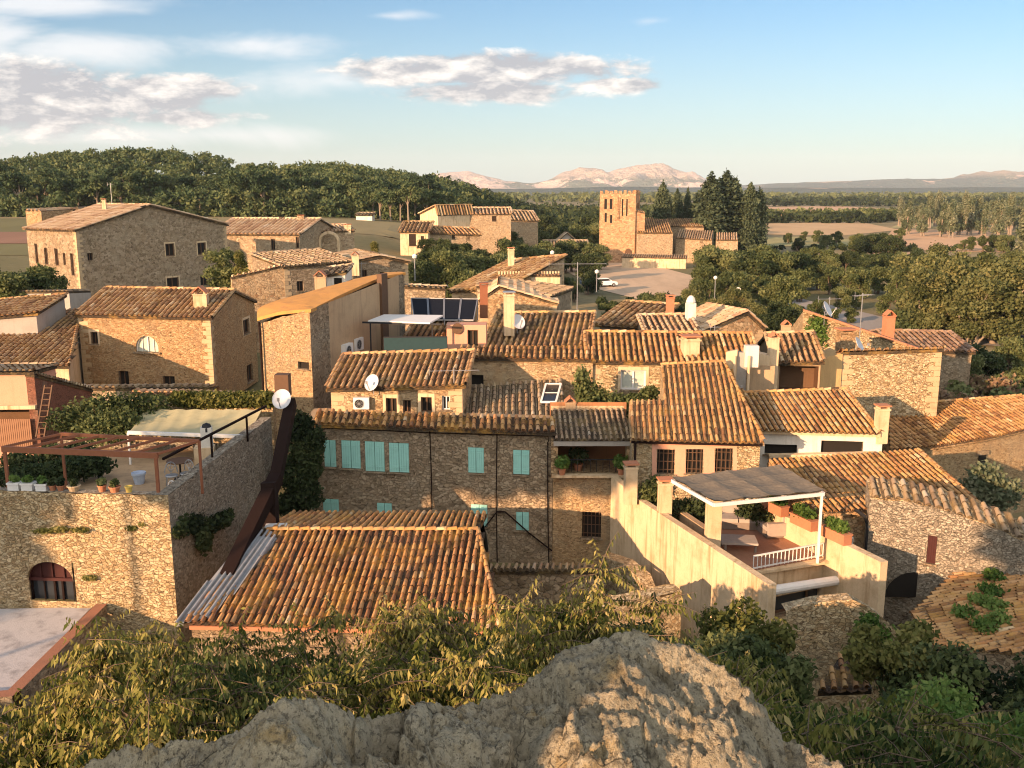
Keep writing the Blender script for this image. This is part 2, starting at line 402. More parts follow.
# ------------------------------------------------------------------ roofs, walls, windows
def tiled(poly, up, pitch, mat, name, parent, rows=None, over=0.06, slab=True, edges=(), rmul=0.305, sag=0.03, slabmat=None, seg=5):
    """real barrel tiles laid in columns over the roof polygon; up = 3D direction the columns run (towards the ridge)"""
    poly = [Vector(p) for p in poly]
    n = Vector((0, 0, 0))
    for i in range(len(poly)): n += (poly[i] - poly[0]).cross(poly[(i + 1) % len(poly)] - poly[0])
    n.normalize()
    if n.z < 0: n = -n
    s = (up - n * up.dot(n)).normalized(); e = s.cross(n).normalized()
    o = poly[0]
    p2 = [((p - o).dot(e), (p - o).dot(s)) for p in poly]
    umin, umax = min(p[0] for p in p2), max(p[0] for p in p2)
    L = rows or pitch * 1.75
    mb = MB(); r = pitch * rmul
    k = 0; nc = max(1, int((umax - umin) / pitch)); pt = (umax - umin) / nc
    def nz(uu, vv): 
        q = o + e * uu + s * vv
        return sag * mnoise.noise(Vector((q.x * .45, q.y * .45, q.z * .45 + 3))) * 1.6
    for c in range(nc):
        uc = umin + (c + .5) * pt
        xs = []
        for i in range(len(p2)):
            (a, b), (a2, b2) = p2[i], p2[(i + 1) % len(p2)]
            if (a <= uc) != (a2 <= uc): xs.append(b + (b2 - b) * (uc - a) / (a2 - a))
        xs.sort()
        for j in range(0, len(xs) - 1, 2):
            v0, v1 = xs[j] - over, xs[j + 1]
            m = max(1, int(round((v1 - v0) / L))); l = (v1 - v0) / m
            ju = random.uniform(-.05, .05) * pitch; ct = random.uniform(-.2, .2)
            for q in range(m):
                a0 = v0 + q * l + (random.uniform(-.03, .03) * l if q else random.uniform(-.05, .05)*l); a1 = v0 + (q + 1) * l + .08 * l
                du = ju + random.uniform(-.06, .06) * pitch; du2 = du + random.uniform(-.05, .05) * pitch
                h0 = .016 + random.uniform(0, .018) + nz(uc, a0); h1 = .0 + nz(uc, a1)
                r0 = r * random.uniform(.97, 1.1); r1 = r * .84
                vs = []
                for (vv, uu, hh, rr) in ((a0, uc + du, h0, r0), (a1, uc + du2, h1, r1)):
                    for g in range(seg + 1):
                        an = math.pi * g / seg
                        vs.append(o + e * (uu - rr * math.cos(an)) + s * vv + n * (hh + rr * 1.25 * math.sin(an)))
                tt = min(1, max(.16, random.gauss(.52, .19) + ct))
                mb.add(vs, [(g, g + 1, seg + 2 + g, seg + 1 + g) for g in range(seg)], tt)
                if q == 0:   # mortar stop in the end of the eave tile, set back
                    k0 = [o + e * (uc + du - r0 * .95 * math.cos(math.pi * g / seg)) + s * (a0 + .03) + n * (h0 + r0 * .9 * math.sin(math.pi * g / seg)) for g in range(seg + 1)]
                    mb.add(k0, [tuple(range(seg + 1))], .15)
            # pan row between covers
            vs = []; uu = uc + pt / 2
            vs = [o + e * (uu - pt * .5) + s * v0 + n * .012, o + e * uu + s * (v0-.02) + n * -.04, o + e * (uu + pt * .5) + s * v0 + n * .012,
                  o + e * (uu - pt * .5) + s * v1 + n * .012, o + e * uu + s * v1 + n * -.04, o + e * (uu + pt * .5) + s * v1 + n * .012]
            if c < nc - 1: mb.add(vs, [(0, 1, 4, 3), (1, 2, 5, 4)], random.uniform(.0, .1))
    for (i, j) in edges:
        a, b = poly[i] + n * .07, poly[j] + n * .07
        d = b - a; m = max(1, int(d.length / (pitch * 1.5))); d /= m
        ax = d.normalized(); sd = ax.cross(n).normalized()
        for q in range(m):
            p0 = a + d * q; p1 = a + d * (q + 1.1); rr = r * 1.15; vs = []
            for (pp, h, r_) in ((p0, .05, rr), (p1, .01, rr * .88)):
                for g in range(seg + 1):
                    an = math.pi * g / seg
                    vs.append(pp + sd * (-r_ * math.cos(an)) + n * (h - .05 + r_ * math.sin(an)))
            mb.add(vs, [(g, g + 1, seg + 2 + g, seg + 1 + g) for g in range(seg)], min(1, max(0, random.gauss(.6, .25))))
    roof = mb.build(name, mat, parent, tint=True, smooth=True) if parent is not None else mb.build(name, mat, None, poly[0], True, True)
    if slab:
        th = Vector((0, 0, -.14)); vv = [p - n * .03 for p in poly]; m = len(vv)
        b = mk('roof_deck', vv + [p + th for p in vv], [tuple(range(m)), tuple(range(2 * m - 1, m - 1, -1))] + [(i, (i + 1) % m, m + (i + 1) % m, m + i) for i in range(m)], slabmat or mat, roof)
    return roof

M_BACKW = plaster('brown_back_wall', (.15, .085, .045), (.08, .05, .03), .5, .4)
ST_QUOIN = plaster('quoin_stone', (.50, .37, .22), (.32, .22, .13), .7, .1)
def window(parent, o, uax, nax, u0, u1, z0, z1, kind, arch=False):
    """o: wall origin, uax: horizontal unit, nax: outward unit"""
    dep = .2 if kind not in ('deep',) else .9
    pt = lambda uu, z, d=0.0: Vector((o.x, o.y, 0)) + uax * uu + Vector((0, 0, z)) + nax * d
    wd, ht = u1 - u0, z1 - z0
    surround = kind.endswith('+'); kind = kind.rstrip('+')
    if kind == 'arch':
        rr_ = wd / 2; sp_ = z1 - min(rr_, ht * .75); lp = [(u0, z0)] + [((u0 + u1) / 2 - rr_ * math.cos(a), sp_ + (z1 - sp_) * math.sin(a)) for a in np.linspace(0, math.pi, 13)] + [(u1, z0)]
        mb = MB(); n_ = len(lp); mb.add([pt(a, z) for a, z in lp] + [pt(a, z, -.25) for a, z in lp], [(i, (i + 1) % n_, (i + 1) % n_ + n_, i + n_) for i in range(n_)])
        body = mb.build('window', ST_GREY, parent); mk('pane', [pt(a, z, -.22) for a, z in lp], [tuple(range(n_))[::-1]], M_CURT, body)
        f = MB(); f.bar(pt((u0 + u1) / 2, z0, -.17), pt((u0 + u1) / 2, z1, -.17), .07); f.bar(pt(u0 + wd * .25, z0, -.17), pt(u0 + wd * .25, z1 - ht * .15, -.17), .04); f.bar(pt(u0 + wd * .75, z0, -.17), pt(u0 + wd * .75, z1 - ht * .15, -.17), .04)
        for i in range(1, n_): f.bar(pt(lp[i - 1][0], lp[i - 1][1], -.16), pt(lp[i][0], lp[i][1], -.16), .1)
        f.build('frame', M_WHITE, body)
        f = MB(); f.box(pt((u0 + u1) / 2, z0 - .05, .04), (wd + .3, .2, .1), 0, .5, uax, nax, Vector((0, 0, 1))); f.build('sill', ST_GREY, body)
        return body
    mb = MB()
    q0 = [pt(u0, z0), pt(u1, z0), pt(u1, z1), pt(u0, z1)]; q1 = [pt(u0, z0, -dep), pt(u1, z0, -dep), pt(u1, z1, -dep), pt(u0, z1, -dep)]
    mb.add(q0 + q1, [(0, 1, 5, 4), (1, 2, 6, 5), (2, 3, 7, 6), (3, 0, 4, 7)])
    body = mb.build('window', ST_GREY if kind != 'deep' else M_WOOD, parent)
    if kind == 'deep':
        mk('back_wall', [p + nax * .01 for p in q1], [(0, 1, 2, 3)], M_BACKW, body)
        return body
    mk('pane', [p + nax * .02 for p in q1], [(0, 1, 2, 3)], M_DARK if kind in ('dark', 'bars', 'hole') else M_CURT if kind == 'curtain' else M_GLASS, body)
    fw = max(.05, min(.09, wd * .08))
    def fr(mat, d, cross=True):
        f = MB()
        for (a, b, c, e_) in ((u0, u0 + fw, z0, z1), (u1 - fw, u1, z0, z1), (u0 + fw, u1 - fw, z0, z0 + fw), (u0 + fw, u1 - fw, z1 - fw, z1)) + (((u0 + u1) / 2 - fw / 2, (u0 + u1) / 2 + fw / 2, z0 + fw, z1 - fw),) * cross:
            c0 = pt((a + b) / 2, (c + e_) / 2, d); f.box(c0, (b - a, .05, e_ - c), 0, .5, uax, nax, Vector((0, 0, 1)))
        f.build('frame', mat, body)
    if kind in ('glass', 'glassw', 'curtain'): fr(M_WHITE if kind != 'glass' else M_WOOD, -dep + .06)
    if kind == 'dark': fr(M_WOOD, -dep + .06)
    if kind == 'shut':
        for sgn in (0, 1):
            f = MB(); a = u0 + .01 + sgn * (wd / 2); b = u0 + wd / 2 - .01 + sgn * (wd / 2)
            f.box(pt((a + b) / 2, (z0 + z1) / 2, -.03), (b - a, .04, ht - .02), 0, .5, uax, nax, Vector((0, 0, 1)))
            nb = 4
            for i in range(nb):
                uu = a + (b - a) * (i + .5) / nb
                f.box(pt(uu, (z0 + z1) / 2, -.002), ((b - a) / nb - .025, .016, ht - .06), 0, .5, uax, nax, Vector((0, 0, 1)))
            for zz in (z0 + ht * .18, z0 + ht * .82):
                f.box(pt((a + b) / 2, zz, .014), (b - a - .04, .015, .06), 0, .5, uax, nax, Vector((0, 0, 1)))
            f.build('shutter', M_TURQ, body)
    if kind == 'reddoor':
        f = MB(); f.box(pt((u0 + u1) / 2, (z0 + z1) / 2, -.08), (wd, .06, ht), 0, .5, uax, nax, Vector((0, 0, 1)))
        for i in range(4): f.box(pt(u0 + wd * (i + .5) / 4, (z0 + z1) / 2, -.04), (wd / 4 - .03, .03, ht - .05), 0, .5, uax, nax, Vector((0, 0, 1)))
        f.build('shutter', M_RED, body)
    if kind == 'bars':
        f = MB(); nb = max(3, int(wd / .16))
        for i in range(nb): f.bar(pt(u0 + wd * (i + .5) / nb, z0, -.06), pt(u0 + wd * (i + .5) / nb, z1, -.06), .025)
        for i in range(3): f.bar(pt(u0, z0 + ht * (i + .5) / 3, -.075), pt(u1, z0 + ht * (i + .5) / 3, -.075), .025)
        f.build('grille', M_WOOD, body)
    if surround:
        f = MB(); t_ = .13
        for (a, b, c, e_) in ((u0 - t_, u0, z0 - t_, z1), (u1, u1 + t_, z0 - t_, z1), (u0 - t_, u1 + t_, z1, z1 + t_ * 1.3), (u0, u1, z0 - t_, z0)):
            f.box(pt((a + b) / 2, (c + e_) / 2, .012), (b - a, .03, e_ - c), 0, .5, uax, nax, Vector((0, 0, 1)))
        f.build('surround', PL_CREAM, body)
    f = MB(); f.box(pt((u0 + u1) / 2, z0 - .03, .03), (wd + .16, .12, .06), 0, .5, uax, nax, Vector((0, 0, 1)))
    f.build('sill', ST_GREY, body)
    return body

def wall_faces(mb, a, b, zb, openings=(), parent=None, extra_top=None, rough=0.0, t=.5):
    """a, b: 3D top corners, left and right seen from outside"""
    a = Vector(a); b = Vector(b)
    uax = Vector((b.x - a.x, b.y - a.y, 0)); L = uax.length; uax /= L
    nax = uax.cross(Vector((0, 0, 1)))
    top = [(L, b.z), (0, a.z)]
    if extra_top:
        top = [(L, b.z)] + sorted([(f * L, z) for f, z in extra_top], reverse=True) + [(0, a.z)]
    if rough > 0:
        nt = [top[0]]
        for i in range(len(top) - 1):
            (u0, z0), (u1, z1) = top[i], top[i + 1]; m = max(1, int(abs(u1 - u0) / .28))
            for k in range(1, m + 1):
                f = k / m; nt.append((u0 + (u1 - u0) * f, z0 + (z1 - z0) * f + (random.uniform(-rough, rough) if k < m else 0)))
        top = nt
    outer = [(0, zb), (L, zb)] + top
    loops = [[Vector((q[0], q[1], 0)) for q in outer]]
    wins = []
    for (x0, y0, x1, y1, kind) in openings:
        if kind.startswith('@'):     # given in metres: u0,z0,u1,z1
            u0, z0, u1, z1 = x0, y0, x1, y1; kind = kind[1:]
        else:
            pc = [on_plane(px, py, a, nax) for px, py in ((x0, (y0 + y1) / 2), (x1, (y0 + y1) / 2), ((x0 + x1) / 2, y0), ((x0 + x1) / 2, y1))]
            u0, u1 = (pc[0] - a).dot(uax), (pc[1] - a).dot(uax); z1, z0 = pc[2].z, pc[3].z
        if u0 > u1: u0, u1 = u1, u0
        u0 = max(u0, .06); u1 = min(u1, L - .06); z0 = max(z0, zb + .05)
        if u1 - u0 < .1 or z1 - z0 < .1: continue
        wins.append((u0, u1, z0, z1, kind))
        if kind.startswith('arch'):
            rr_ = (u1 - u0) / 2; sp_ = z1 - min(rr_, (z1 - z0) * .75); loops.append([Vector((u0, z0, 0))] + [Vector(((u0 + u1) / 2 - rr_ * math.cos(a), sp_ + (z1 - sp_) * math.sin(a), 0)) for a in np.linspace(0, math.pi, 13)] + [Vector((u1, z0, 0))])
        else: loops.append([Vector((u0, z0, 0)), Vector((u0, z1, 0)), Vector((u1, z1, 0)), Vector((u1, z0, 0))])
    flat = [q for l in loops for q in l]
    tris = tessellate_polygon(loops)
    base = Vector((a.x, a.y, 0))
    vs = [base + uax * q.x + Vector((0, 0, q.y)) for q in flat]
    fs = []
    for tr in tris:
        p0, p1, p2 = [vs[i] for i in tr]
        nn = (p1 - p0).cross(p2 - p0)
        fs.append(tuple(tr) if nn.dot(nax) > 0 else tuple(tr[::-1]))
    mb.add(vs, fs, t)
    if parent is not None:
        for (u0, u1, z0, z1, kind) in wins:
            if kind == 'void': continue
            window(parent, a, uax, nax, u0, u1, z0, z1, kind)
    return uax, nax

def solid(root, corners, zb, mat, openings={}, rough=0.0, name='wall', cap=True, skip=()):
    """corners: 3D points (top), ordered so that outside is to the right of travel a->b seen from above... (front left, front right, back right, back left)"""
    mb = MB(); n = len(corners)
    for i in range(n):
        if i in skip: continue
        wall_faces(mb, corners[i], corners[(i + 1) % n], zb, openings.get(i, ()), root, None, rough)
    if cap: mb.add(corners, [tuple(range(n))])
    return mb.build(name, mat, root)

def away(a, b):
    u_ = Vector((b.x - a.x, b.y - a.y, 0)).normalized()
    return Vector((-u_.y, u_.x, 0))
def zrow(py, Y): return CAMZ + slope_of(py) * Y

def house(name, label, L, R, depth, zb, ridge=None, kind='mono', ridge_frac=.5, wall=ST_WARM, tile=TL_BROWN, pitch=.28, ops=(), rops=(), lops=(),
          turn=0.0, over=.18, slope=None, rough=0, cat='house', rows=None, edges=True, group=None, aops=()):
    """L, R: (px, py, Y) of the top corners of the wall that faces the camera. kind mono / ridge (parallel to front) / gable (gable end to the camera)"""
    wall = random.choice({ST_WARM: (ST_WARM, ST_WARM_B, ST_WARM_C), ST_GREY: (ST_GREY, ST_GREY_B), ST_FINE: (ST_FINE, ST_FINE_B)}.get(wall, (wall,)))
    a, b = P(*L), P(*R)
    root = empty(name, ((a.x + b.x) / 2, (a.y + b.y) / 2 + depth / 2, zb), label, cat, group)
    n = away(a, b); n = Vector((n.x * math.cos(turn) - n.y * math.sin(turn), n.x * math.sin(turn) + n.y * math.cos(turn), 0))
    up = Vector((0, 0, 1)); u_ = (b - a).normalized()
    mb = MB()
    if kind == 'mono':
        rise = depth * slope
        c, d = b + n * depth + up * rise, a + n * depth + up * rise
        wall_faces(mb, a, b, zb, ops, root, rough=rough); wall_faces(mb, b, c, zb, rops, root); wall_faces(mb, c, d, zb, (), root); wall_faces(mb, d, a, zb, lops, root)
        sl = (c - b).normalized()
        poly = [a - sl * over - u_ * over, b - sl * over + u_ * over, c + u_ * over, d - u_ * over]
        poly = [p + up * .05 for p in poly]
        tiled(poly, c - b, pitch, tile, 'roof', root, rows, edges=((2, 3), (1, 2), (0, 3)) if edges else ())
    elif kind == 'ridge':
        dr = depth * ridge_frac; rise = dr * slope
        e1, e2 = b + n * dr + up * rise, a + n * dr + up * rise
        bk = rise - (depth - dr) * slope
        c, d = b + n * depth + up * bk, a + n * depth + up * bk
        wall_faces(mb, a, b, zb, ops, root)
        wall_faces(mb, b, c, zb, rops, root, extra_top=[(ridge_frac, e1.z)]); wall_faces(mb, c, d, zb, (), root); wall_faces(mb, d, a, zb, lops, root, extra_top=[(1 - ridge_frac, e2.z)])
        s1 = (e1 - b).normalized(); s2 = (c - e1).normalized(); v = up * .05
        tiled([a - s1 * over - u_ * over + v, b - s1 * over + u_ * over + v, e1 + u_ * over + v, e2 - u_ * over + v], e1 - b, pitch, tile, 'roof', root, rows, edges=((2, 3), (1, 2), (0, 3)) if edges else ())
        tiled([c + s2 * over + u_ * over + v, d + s2 * over - u_ * over + v, e2 - u_ * over + v, e1 + u_ * over + v], e1 - c, pitch, tile, 'roof', root, rows)
    else:   # gable end to camera, apex at fraction ridge_frac, apex height from pixel row `ridge`
        m = a + (b - a) * ridge_frac; m.z = zrow(ridge, m.y)
        c, d, e = b + n * depth, a + n * depth, m + n * depth
        wall_faces(mb, a, b, zb, ops, root, extra_top=[(ridge_frac, m.z)])
        wall_faces(mb, b, c, zb, rops, root); wall_faces(mb, c, d, zb, (), root, extra_top=[(1 - ridge_frac, m.z)]); wall_faces(mb, d, a, zb, lops, root)
        o_ = over; sa = (m - a).normalized(); sb = (m - b).normalized(); v = up * .05
        tiled([d - sa * o_ + n * o_ + v, a - sa * o_ - n * o_ + v, m - n * o_ + v, e + n * o_ + v], m - a, pitch, tile, 'roof', root, rows, edges=((2, 3), (1, 2)) if edges else ())
        tiled([b - sb * o_ - n * o_ + v, c - sb * o_ + n * o_ + v, e + n * o_ + v, m - n * o_ + v], m - b, pitch, tile, 'roof', root, rows, edges=((0, 3),) if edges else ())
    mb.build('wall', wall, root)
    if cat == 'house' and a.y < 115 and wall.name.startswith('stone') and (b - a).length > 3:
        for cnr, su in ((a, 1), (b, -1)):
            q_ = MB(); z_ = cnr.z - .1; k_ = 0
            while z_ > zb + .4 and k_ < 34:
                hq = random.uniform(.2, .34); lf, ls = (.62, .3) if k_ % 2 else (.34, .55); lf *= random.uniform(.8, 1.1)
                uh_ = Vector((u_.x, u_.y, 0)).normalized(); cc_ = Vector((cnr.x, cnr.y, z_ - hq / 2)) + uh_ * su * (lf / 2 - .012) + n * (ls / 2 - .014)
                q_.box(cc_, (lf, ls, hq - .025), 0, .5, uh_, n, up); z_ -= hq; k_ += 1
            q_.build('quoin_bricks', ST_QUOIN, root)
    return root

def chimney(root, x0, x1, y0, y1, Y, mat=PL_CREAM, style='gable', top=None, name='chimney', rz=.1):
    """rectangle of the shaft in the photo at depth Y"""
    a, b = P(x0, (y0 + y1) / 2, Y), P(x1, (y0 + y1) / 2, Y); wd = max(.25, b.x - a.x); z1, z0 = zrow(y0, Y), zrow(y1, Y)
    xc = (a.x + b.x) / 2; mb = MB(); capm = MB()
    hh = z1 - z0; bodyh = hh - wd * .55 if style == 'gable' else hh
    mb.box((xc, Y, z0 - .3 + (bodyh + .3) / 2), (wd, wd * .85, bodyh + .3), rz)
    zt = z0 + bodyh
    if style == 'gable':
        for sx in (-1, 1):
            for sy in (-1, 1):
                mb.box((xc + sx * wd * .4, Y + sy * wd * .33, zt + wd * .11), (wd * .16, wd * .14, wd * .22), rz)
        mb.box((xc, Y, zt + .01), (wd * 1.12, wd * .98, .05), rz)
        z = zt + wd * .22
        for sg in (-1, 1):
            c = Vector((xc + sg * wd * .26, Y, z + wd * .16)); an = sg * .75
            ux = Vector((math.cos(an), 0, -math.sin(an))); uz = Vector((math.sin(an), 0, math.cos(an)))
            capm.box(c, (wd * .75, wd * 1.05, .045), 0, .5, ux, Vector((0, 1, 0)), uz)
    elif style == 'flat':
        mb.box((xc, Y, zt - wd * .1), (wd * 1.15, wd * 1.0, .07), rz); capm.box((xc, Y, zt + .12), (wd * 1.2, wd * 1.1, .06), rz)
        for sx in (-1, 1): mb.box((xc + sx * wd * .4, Y, zt + .03), (wd * .15, wd * .7, .14), rz)
    elif style == 'dome':
        capm.lathe((xc, Y, zt), [(wd * .5, 0), (wd * .55, wd * .15), (wd * .42, wd * .55), (wd * .2, wd * .8), (.01, wd * .85)], 10)
    elif style == 'metal':
        mb.box((xc, Y, zt - .05), (wd * 1.15, wd * .95, .08), rz)
        capm.lathe((xc, Y, zt), [(wd * .2, 0), (wd * .2, wd * .35), (wd * .34, wd * .4), (wd * .34, wd * .5), (wd * .05, wd * .6)], 12)
    ch = mb.build(name, mat, root) if root is not None else None
    capm.build('chimney_cap', top or (M_TERRA if style in ('gable', 'flat', 'dome') else M_METAL), ch)
    return ch

# ------------------------------------------------------------------ small things
def dish(px, py, Y, r, label, az=-.5, pole=.6, group=None, el=.5):
    c = P(px, py, Y); root = empty('satellite_dish', (c.x, Y, c.z - pole), label, 'satellite dish', group)
    d = Vector((math.sin(az) * math.cos(el), -math.cos(az) * math.cos(el), math.sin(el)))
    a = d.cross(Vector((0, 0, 1))).normalized(); b = a.cross(d)
    mb = MB(); n = 20; vs = [c - d * r * .22]; fs = []
    for i, f in enumerate((.35, .7, 1.0)):
        for k in range(n):
            an = 2 * math.pi * k / n; vs.append(c + (a * math.cos(an) + b * math.sin(an) * 1.08) * r * f - d * (r * .22 * (1 - f * f)))
    fs = [(0, 1 + k, 1 + (k + 1) % n) for k in range(n)]
    for i in range(2):
        for k in range(n): fs.append((1 + i * n + k, 1 + (i + 1) * n + k, 1 + (i + 1) * n + (k + 1) % n, 1 + i * n + (k + 1) % n))
    mb.add(vs, fs); rim = [c + (a * math.cos(2 * math.pi * k / n) + b * math.sin(2 * math.pi * k / n) * 1.08) * r for k in range(n + 1)]
    mb.tube(rim, r * .03, 5)
    mb.build('reflector', M_DISH, root, smooth=True)
    m2 = MB(); lnb = c + d * r * .95 - b * r * .35
    m2.bar(c - b * r * .95 , lnb, .03); m2.box(lnb, (.09, .09, .13)); m2.build('receiver_arm', M_METAL, root)
    m3 = MB(); m3.tube([c - d * r * .25, c - d * r * .45 - Vector((0, 0, .1)), Vector((c.x, c.y, c.z - pole)) - d * r * .45], .025, 6)
    m3.build('mounting_pole', M_METAL, root)
    return root
def antenna(px, ytop, ybot, Y, label, bars=5, wid=.9, rz=.3, group=None):
    a, b = P(px, ybot, Y), P(px, ytop, Y); b.x = a.x
    root = empty('tv_antenna', a, label, 'antenna', group)
    m = MB(); m.tube([a, b], .028, 6); m.build('mast', M_METAL, root)
    m = MB(); d = Vector((math.cos(rz), math.sin(rz), 0)); e = Vector((-math.sin(rz), math.cos(rz), 0)); t0 = b - Vector((0, 0, .12))
    m.bar(t0 - d * wid / 2, t0 + d * wid / 2, .025)
    for i in range(bars):
        q = t0 + d * wid * (i / (bars - 1) - .5); ln = .18 + .1 * (i / bars); m.bar(q - e * ln, q + e * ln, .016); 
    m.bar(t0 - d * wid / 2 - Vector((0, 0, .2)), t0 - d * wid / 2 + Vector((0, 0, .2)), .02)
    m.build('boom', M_METAL, root)
    return root
def ac_unit(px, py, Y, label, ax=Vector((1, 0, 0)), s=1.0, group=None):
    c = P(px, py, Y); n = ax.cross(Vector((0, 0, 1))); root = empty('air_conditioner', (c.x, c.y, c.z - .35 * s), label, 'air conditioner', group)
    m = MB(); up = Vector((0, 0, 1)); m.box(c, (.95 * s, .38 * s, .7 * s), 0, .5, ax, n, up); m.build('casing', M_WHITE, root)
    m = MB(); cc = c + n * (.19 * s + .012) - ax * .12 * s
    ring = [cc + (ax * math.cos(k * .5236) + up * math.sin(k * .5236)) * .27 * s for k in range(12)]
    m.add([cc] + ring, [(0, 1 + k, 1 + (k + 1) % 12) for k in range(12)]); m.build('fan_opening', M_BLACK, root)
    m = MB()
    for k in range(6): 
        dd = (ax * math.cos(k * .5236) + up * math.sin(k * .5236)) * .27 * s; m.bar(cc + n * .02 - dd, cc + n * .02 + dd, .012)
    m.tube([q + n * .02 for q in ring + ring[:1]], .012, 4); m.build('fan_guard', M_METAL, root)
    m = MB()
    for sx in (-.35, .35): m.bar(c + ax * sx * s - up * .37 * s + n * .18 * s, c + ax * sx * s - up * .37 * s - n * .45 * s, .04)
    m.build('bracket', M_METAL, root)
    return root
def pot(x, y, z, r, h, mat, label, plant=None, square=False, group=None, kind='flower_pot'):
    root = empty(kind, (x, y, z), label, 'planter' if square else 'flower pot', group)
    m = MB()
    if square:
        m.box((x, y, z + h / 2), (2 * r, 2 * r * .8, h)); m.box((x, y, z + h - .03), (2 * r + .05, 2 * r * .8 + .05, .06))
    else: m.lathe((x, y, z), [(.01, 0), (r * .68, 0), (r * .92, h * .8), (r * 1.05, h * .82), (r * 1.05, h), (r * .9, h), (r * .85, h * .85), (.01, h * .85)], 12)
    m.build('pot', mat, root)
    if plant:
        mat2, pr, cnt = plant
        leaves('plant', [((x, y, z + h + pr * .7), (pr, pr, pr * .8))], cnt, .11, mat2, root)
    return root

# ------------------------------------------------------------------ foliage
def leaf_arrays(blobs, count, size, elong=1.6, droop=0.0, shell=.45, seed=None, up_bias=0.3):
    """rhombic leaves (or leaf clumps) spread through ellipsoid blobs"""
    cs = np.array([b[0] for b in blobs], float); rs = np.array([b[1] for b in blobs], float)
    vol = np.prod(rs, axis=1) ** .7; pr = vol / vol.sum()
    idx = rng.choice(len(blobs), count, p=pr)
    d = rng.normal(size=(count, 3)); d /= np.linalg.norm(d, axis=1)[:, None]
    rad = (1 - shell) + shell * rng.random(count); rad *= rng.random(count) ** .12
    rad += rng.normal(size=count) * .07
    pos = cs[idx] + d * rs[idx] * rad[:, None]
    ax = rng.normal(size=(count, 3))
    ax[:, 2] -= droop * 3; ax /= np.linalg.norm(ax, axis=1)[:, None]
    nr = rng.normal(size=(count, 3)) + d * .9; nr[:, 2] += up_bias
    sd = np.cross(ax, nr); sd /= (np.linalg.norm(sd, axis=1)[:, None] + 1e-9)
    sz = size * (0.55 + .9 * rng.random(count))[:, None]
    btint = rng.random(len(blobs)); tint = np.clip(.5 + (btint[idx] - .5) * .7 + rng.normal(size=count) * .17, 0, 1)
    nr2 = np.cross(sd, ax)
    a = pos - ax * sz * elong * .5; b = pos + sd * sz * .5 + nr2 * sz * .12 ; c = pos + ax * sz * elong * .5; e = pos - sd * sz * .5 + nr2 * sz * .12
    v = np.stack([a, b, c, e], 1).reshape(-1, 3)
    return v, tint
def leaf_obj(name, v, tint, mat, parent=None, loc=None):
    org = np.array(origin_of(parent) if parent is not None else (loc if loc is not None else (0, 0, 0)), float)
    n = len(v) // 4; me = bpy.data.meshes.new(name)
    me.vertices.add(4 * n); me.vertices.foreach_set('co', (v - org).astype(np.float32).ravel())
    me.loops.add(4 * n); me.loops.foreach_set('vertex_index', np.arange(4 * n, dtype=np.int32))
    me.polygons.add(n); me.polygons.foreach_set('loop_start', np.arange(0, 4 * n, 4, dtype=np.int32))
    try: me.polygons.foreach_set('loop_total', np.full(n, 4, dtype=np.int32))
    except Exception: pass
    me.update(calc_edges=True); me.materials.append(mat)
    at = me.attributes.new('tint', 'FLOAT', 'FACE'); at.data.foreach_set('value', tint.astype(np.float32))
    o = bpy.data.objects.new(name, me); COL.objects.link(o)
    if parent is not None: o.parent = parent
    else: o.location = tuple(org)
    return o
def leaves(name, blobs, count, size, mat, parent=None, loc=None, **kw):
    v, t = leaf_arrays(blobs, count, size, **kw)
    return leaf_obj(name, v, t, mat, parent, loc)

def crown_blobs(kind, h):
    """ellipsoids (centre, radii) around the origin for a tree of height h"""
    B = []
    if kind == 'round':
        for i in range(16):
            an = random.uniform(0, 6.28); r = random.uniform(0, .34) * h; z = random.uniform(.38, .84) * h
            k = random.uniform(.13, .21) * h; r *= 1 - .55 * abs(z / h - .55)
            B.append(((r * math.cos(an), r * math.sin(an), z), (k, k, k * .8)))
        for i in range(4):
            an = random.uniform(0, 6.28); B.append(((.2 * h * math.cos(an), .2 * h * math.sin(an), .25 * h), (.17 * h, .17 * h, .14 * h)))
    elif kind == 'cypress':
        for i in range(30):
            f = i / 29; z = (.05 + .9 * f) * h; wd = .155 * h * min(1, .6 + f * 1.8) * (1 - f ** 5) + .02 * h
            an = i * 2.4; k = random.uniform(.78, .95); B.append(((wd * .22 * math.cos(an), wd * .22 * math.sin(an), z), (wd * k, wd * k, h * .07)))
    elif kind == 'pine':
        for i in range(12):
            an = random.uniform(0, 6.28); r = random.uniform(0, .24) * h; z = random.uniform(.62, .93) * h - r * .5
            k = random.uniform(.11, .17) * h; B.append(((r * math.cos(an), r * math.sin(an), z), (k * 1.15, k * 1.15, k * .7)))
    elif kind == 'poplar':
        for i in range(15):
            an = random.uniform(0, 6.28); z = random.uniform(.2, .93) * h; r = random.uniform(0, .18) * h * (1.15 - z / h)
            k = random.uniform(.07, .12) * h; B.append(((r * math.cos(an), r * math.sin(an), z), (k, k, k * 1.5)))
    elif kind == 'shrub':
        for i in range(9):
            an = random.uniform(0, 6.28); r = random.uniform(0, .38) * h; z = random.uniform(.25, .72) * h
            k = random.uniform(.2, .3) * h; B.append(((r * math.cos(an), r * math.sin(an), z), (k, k, k * .8)))
    return B
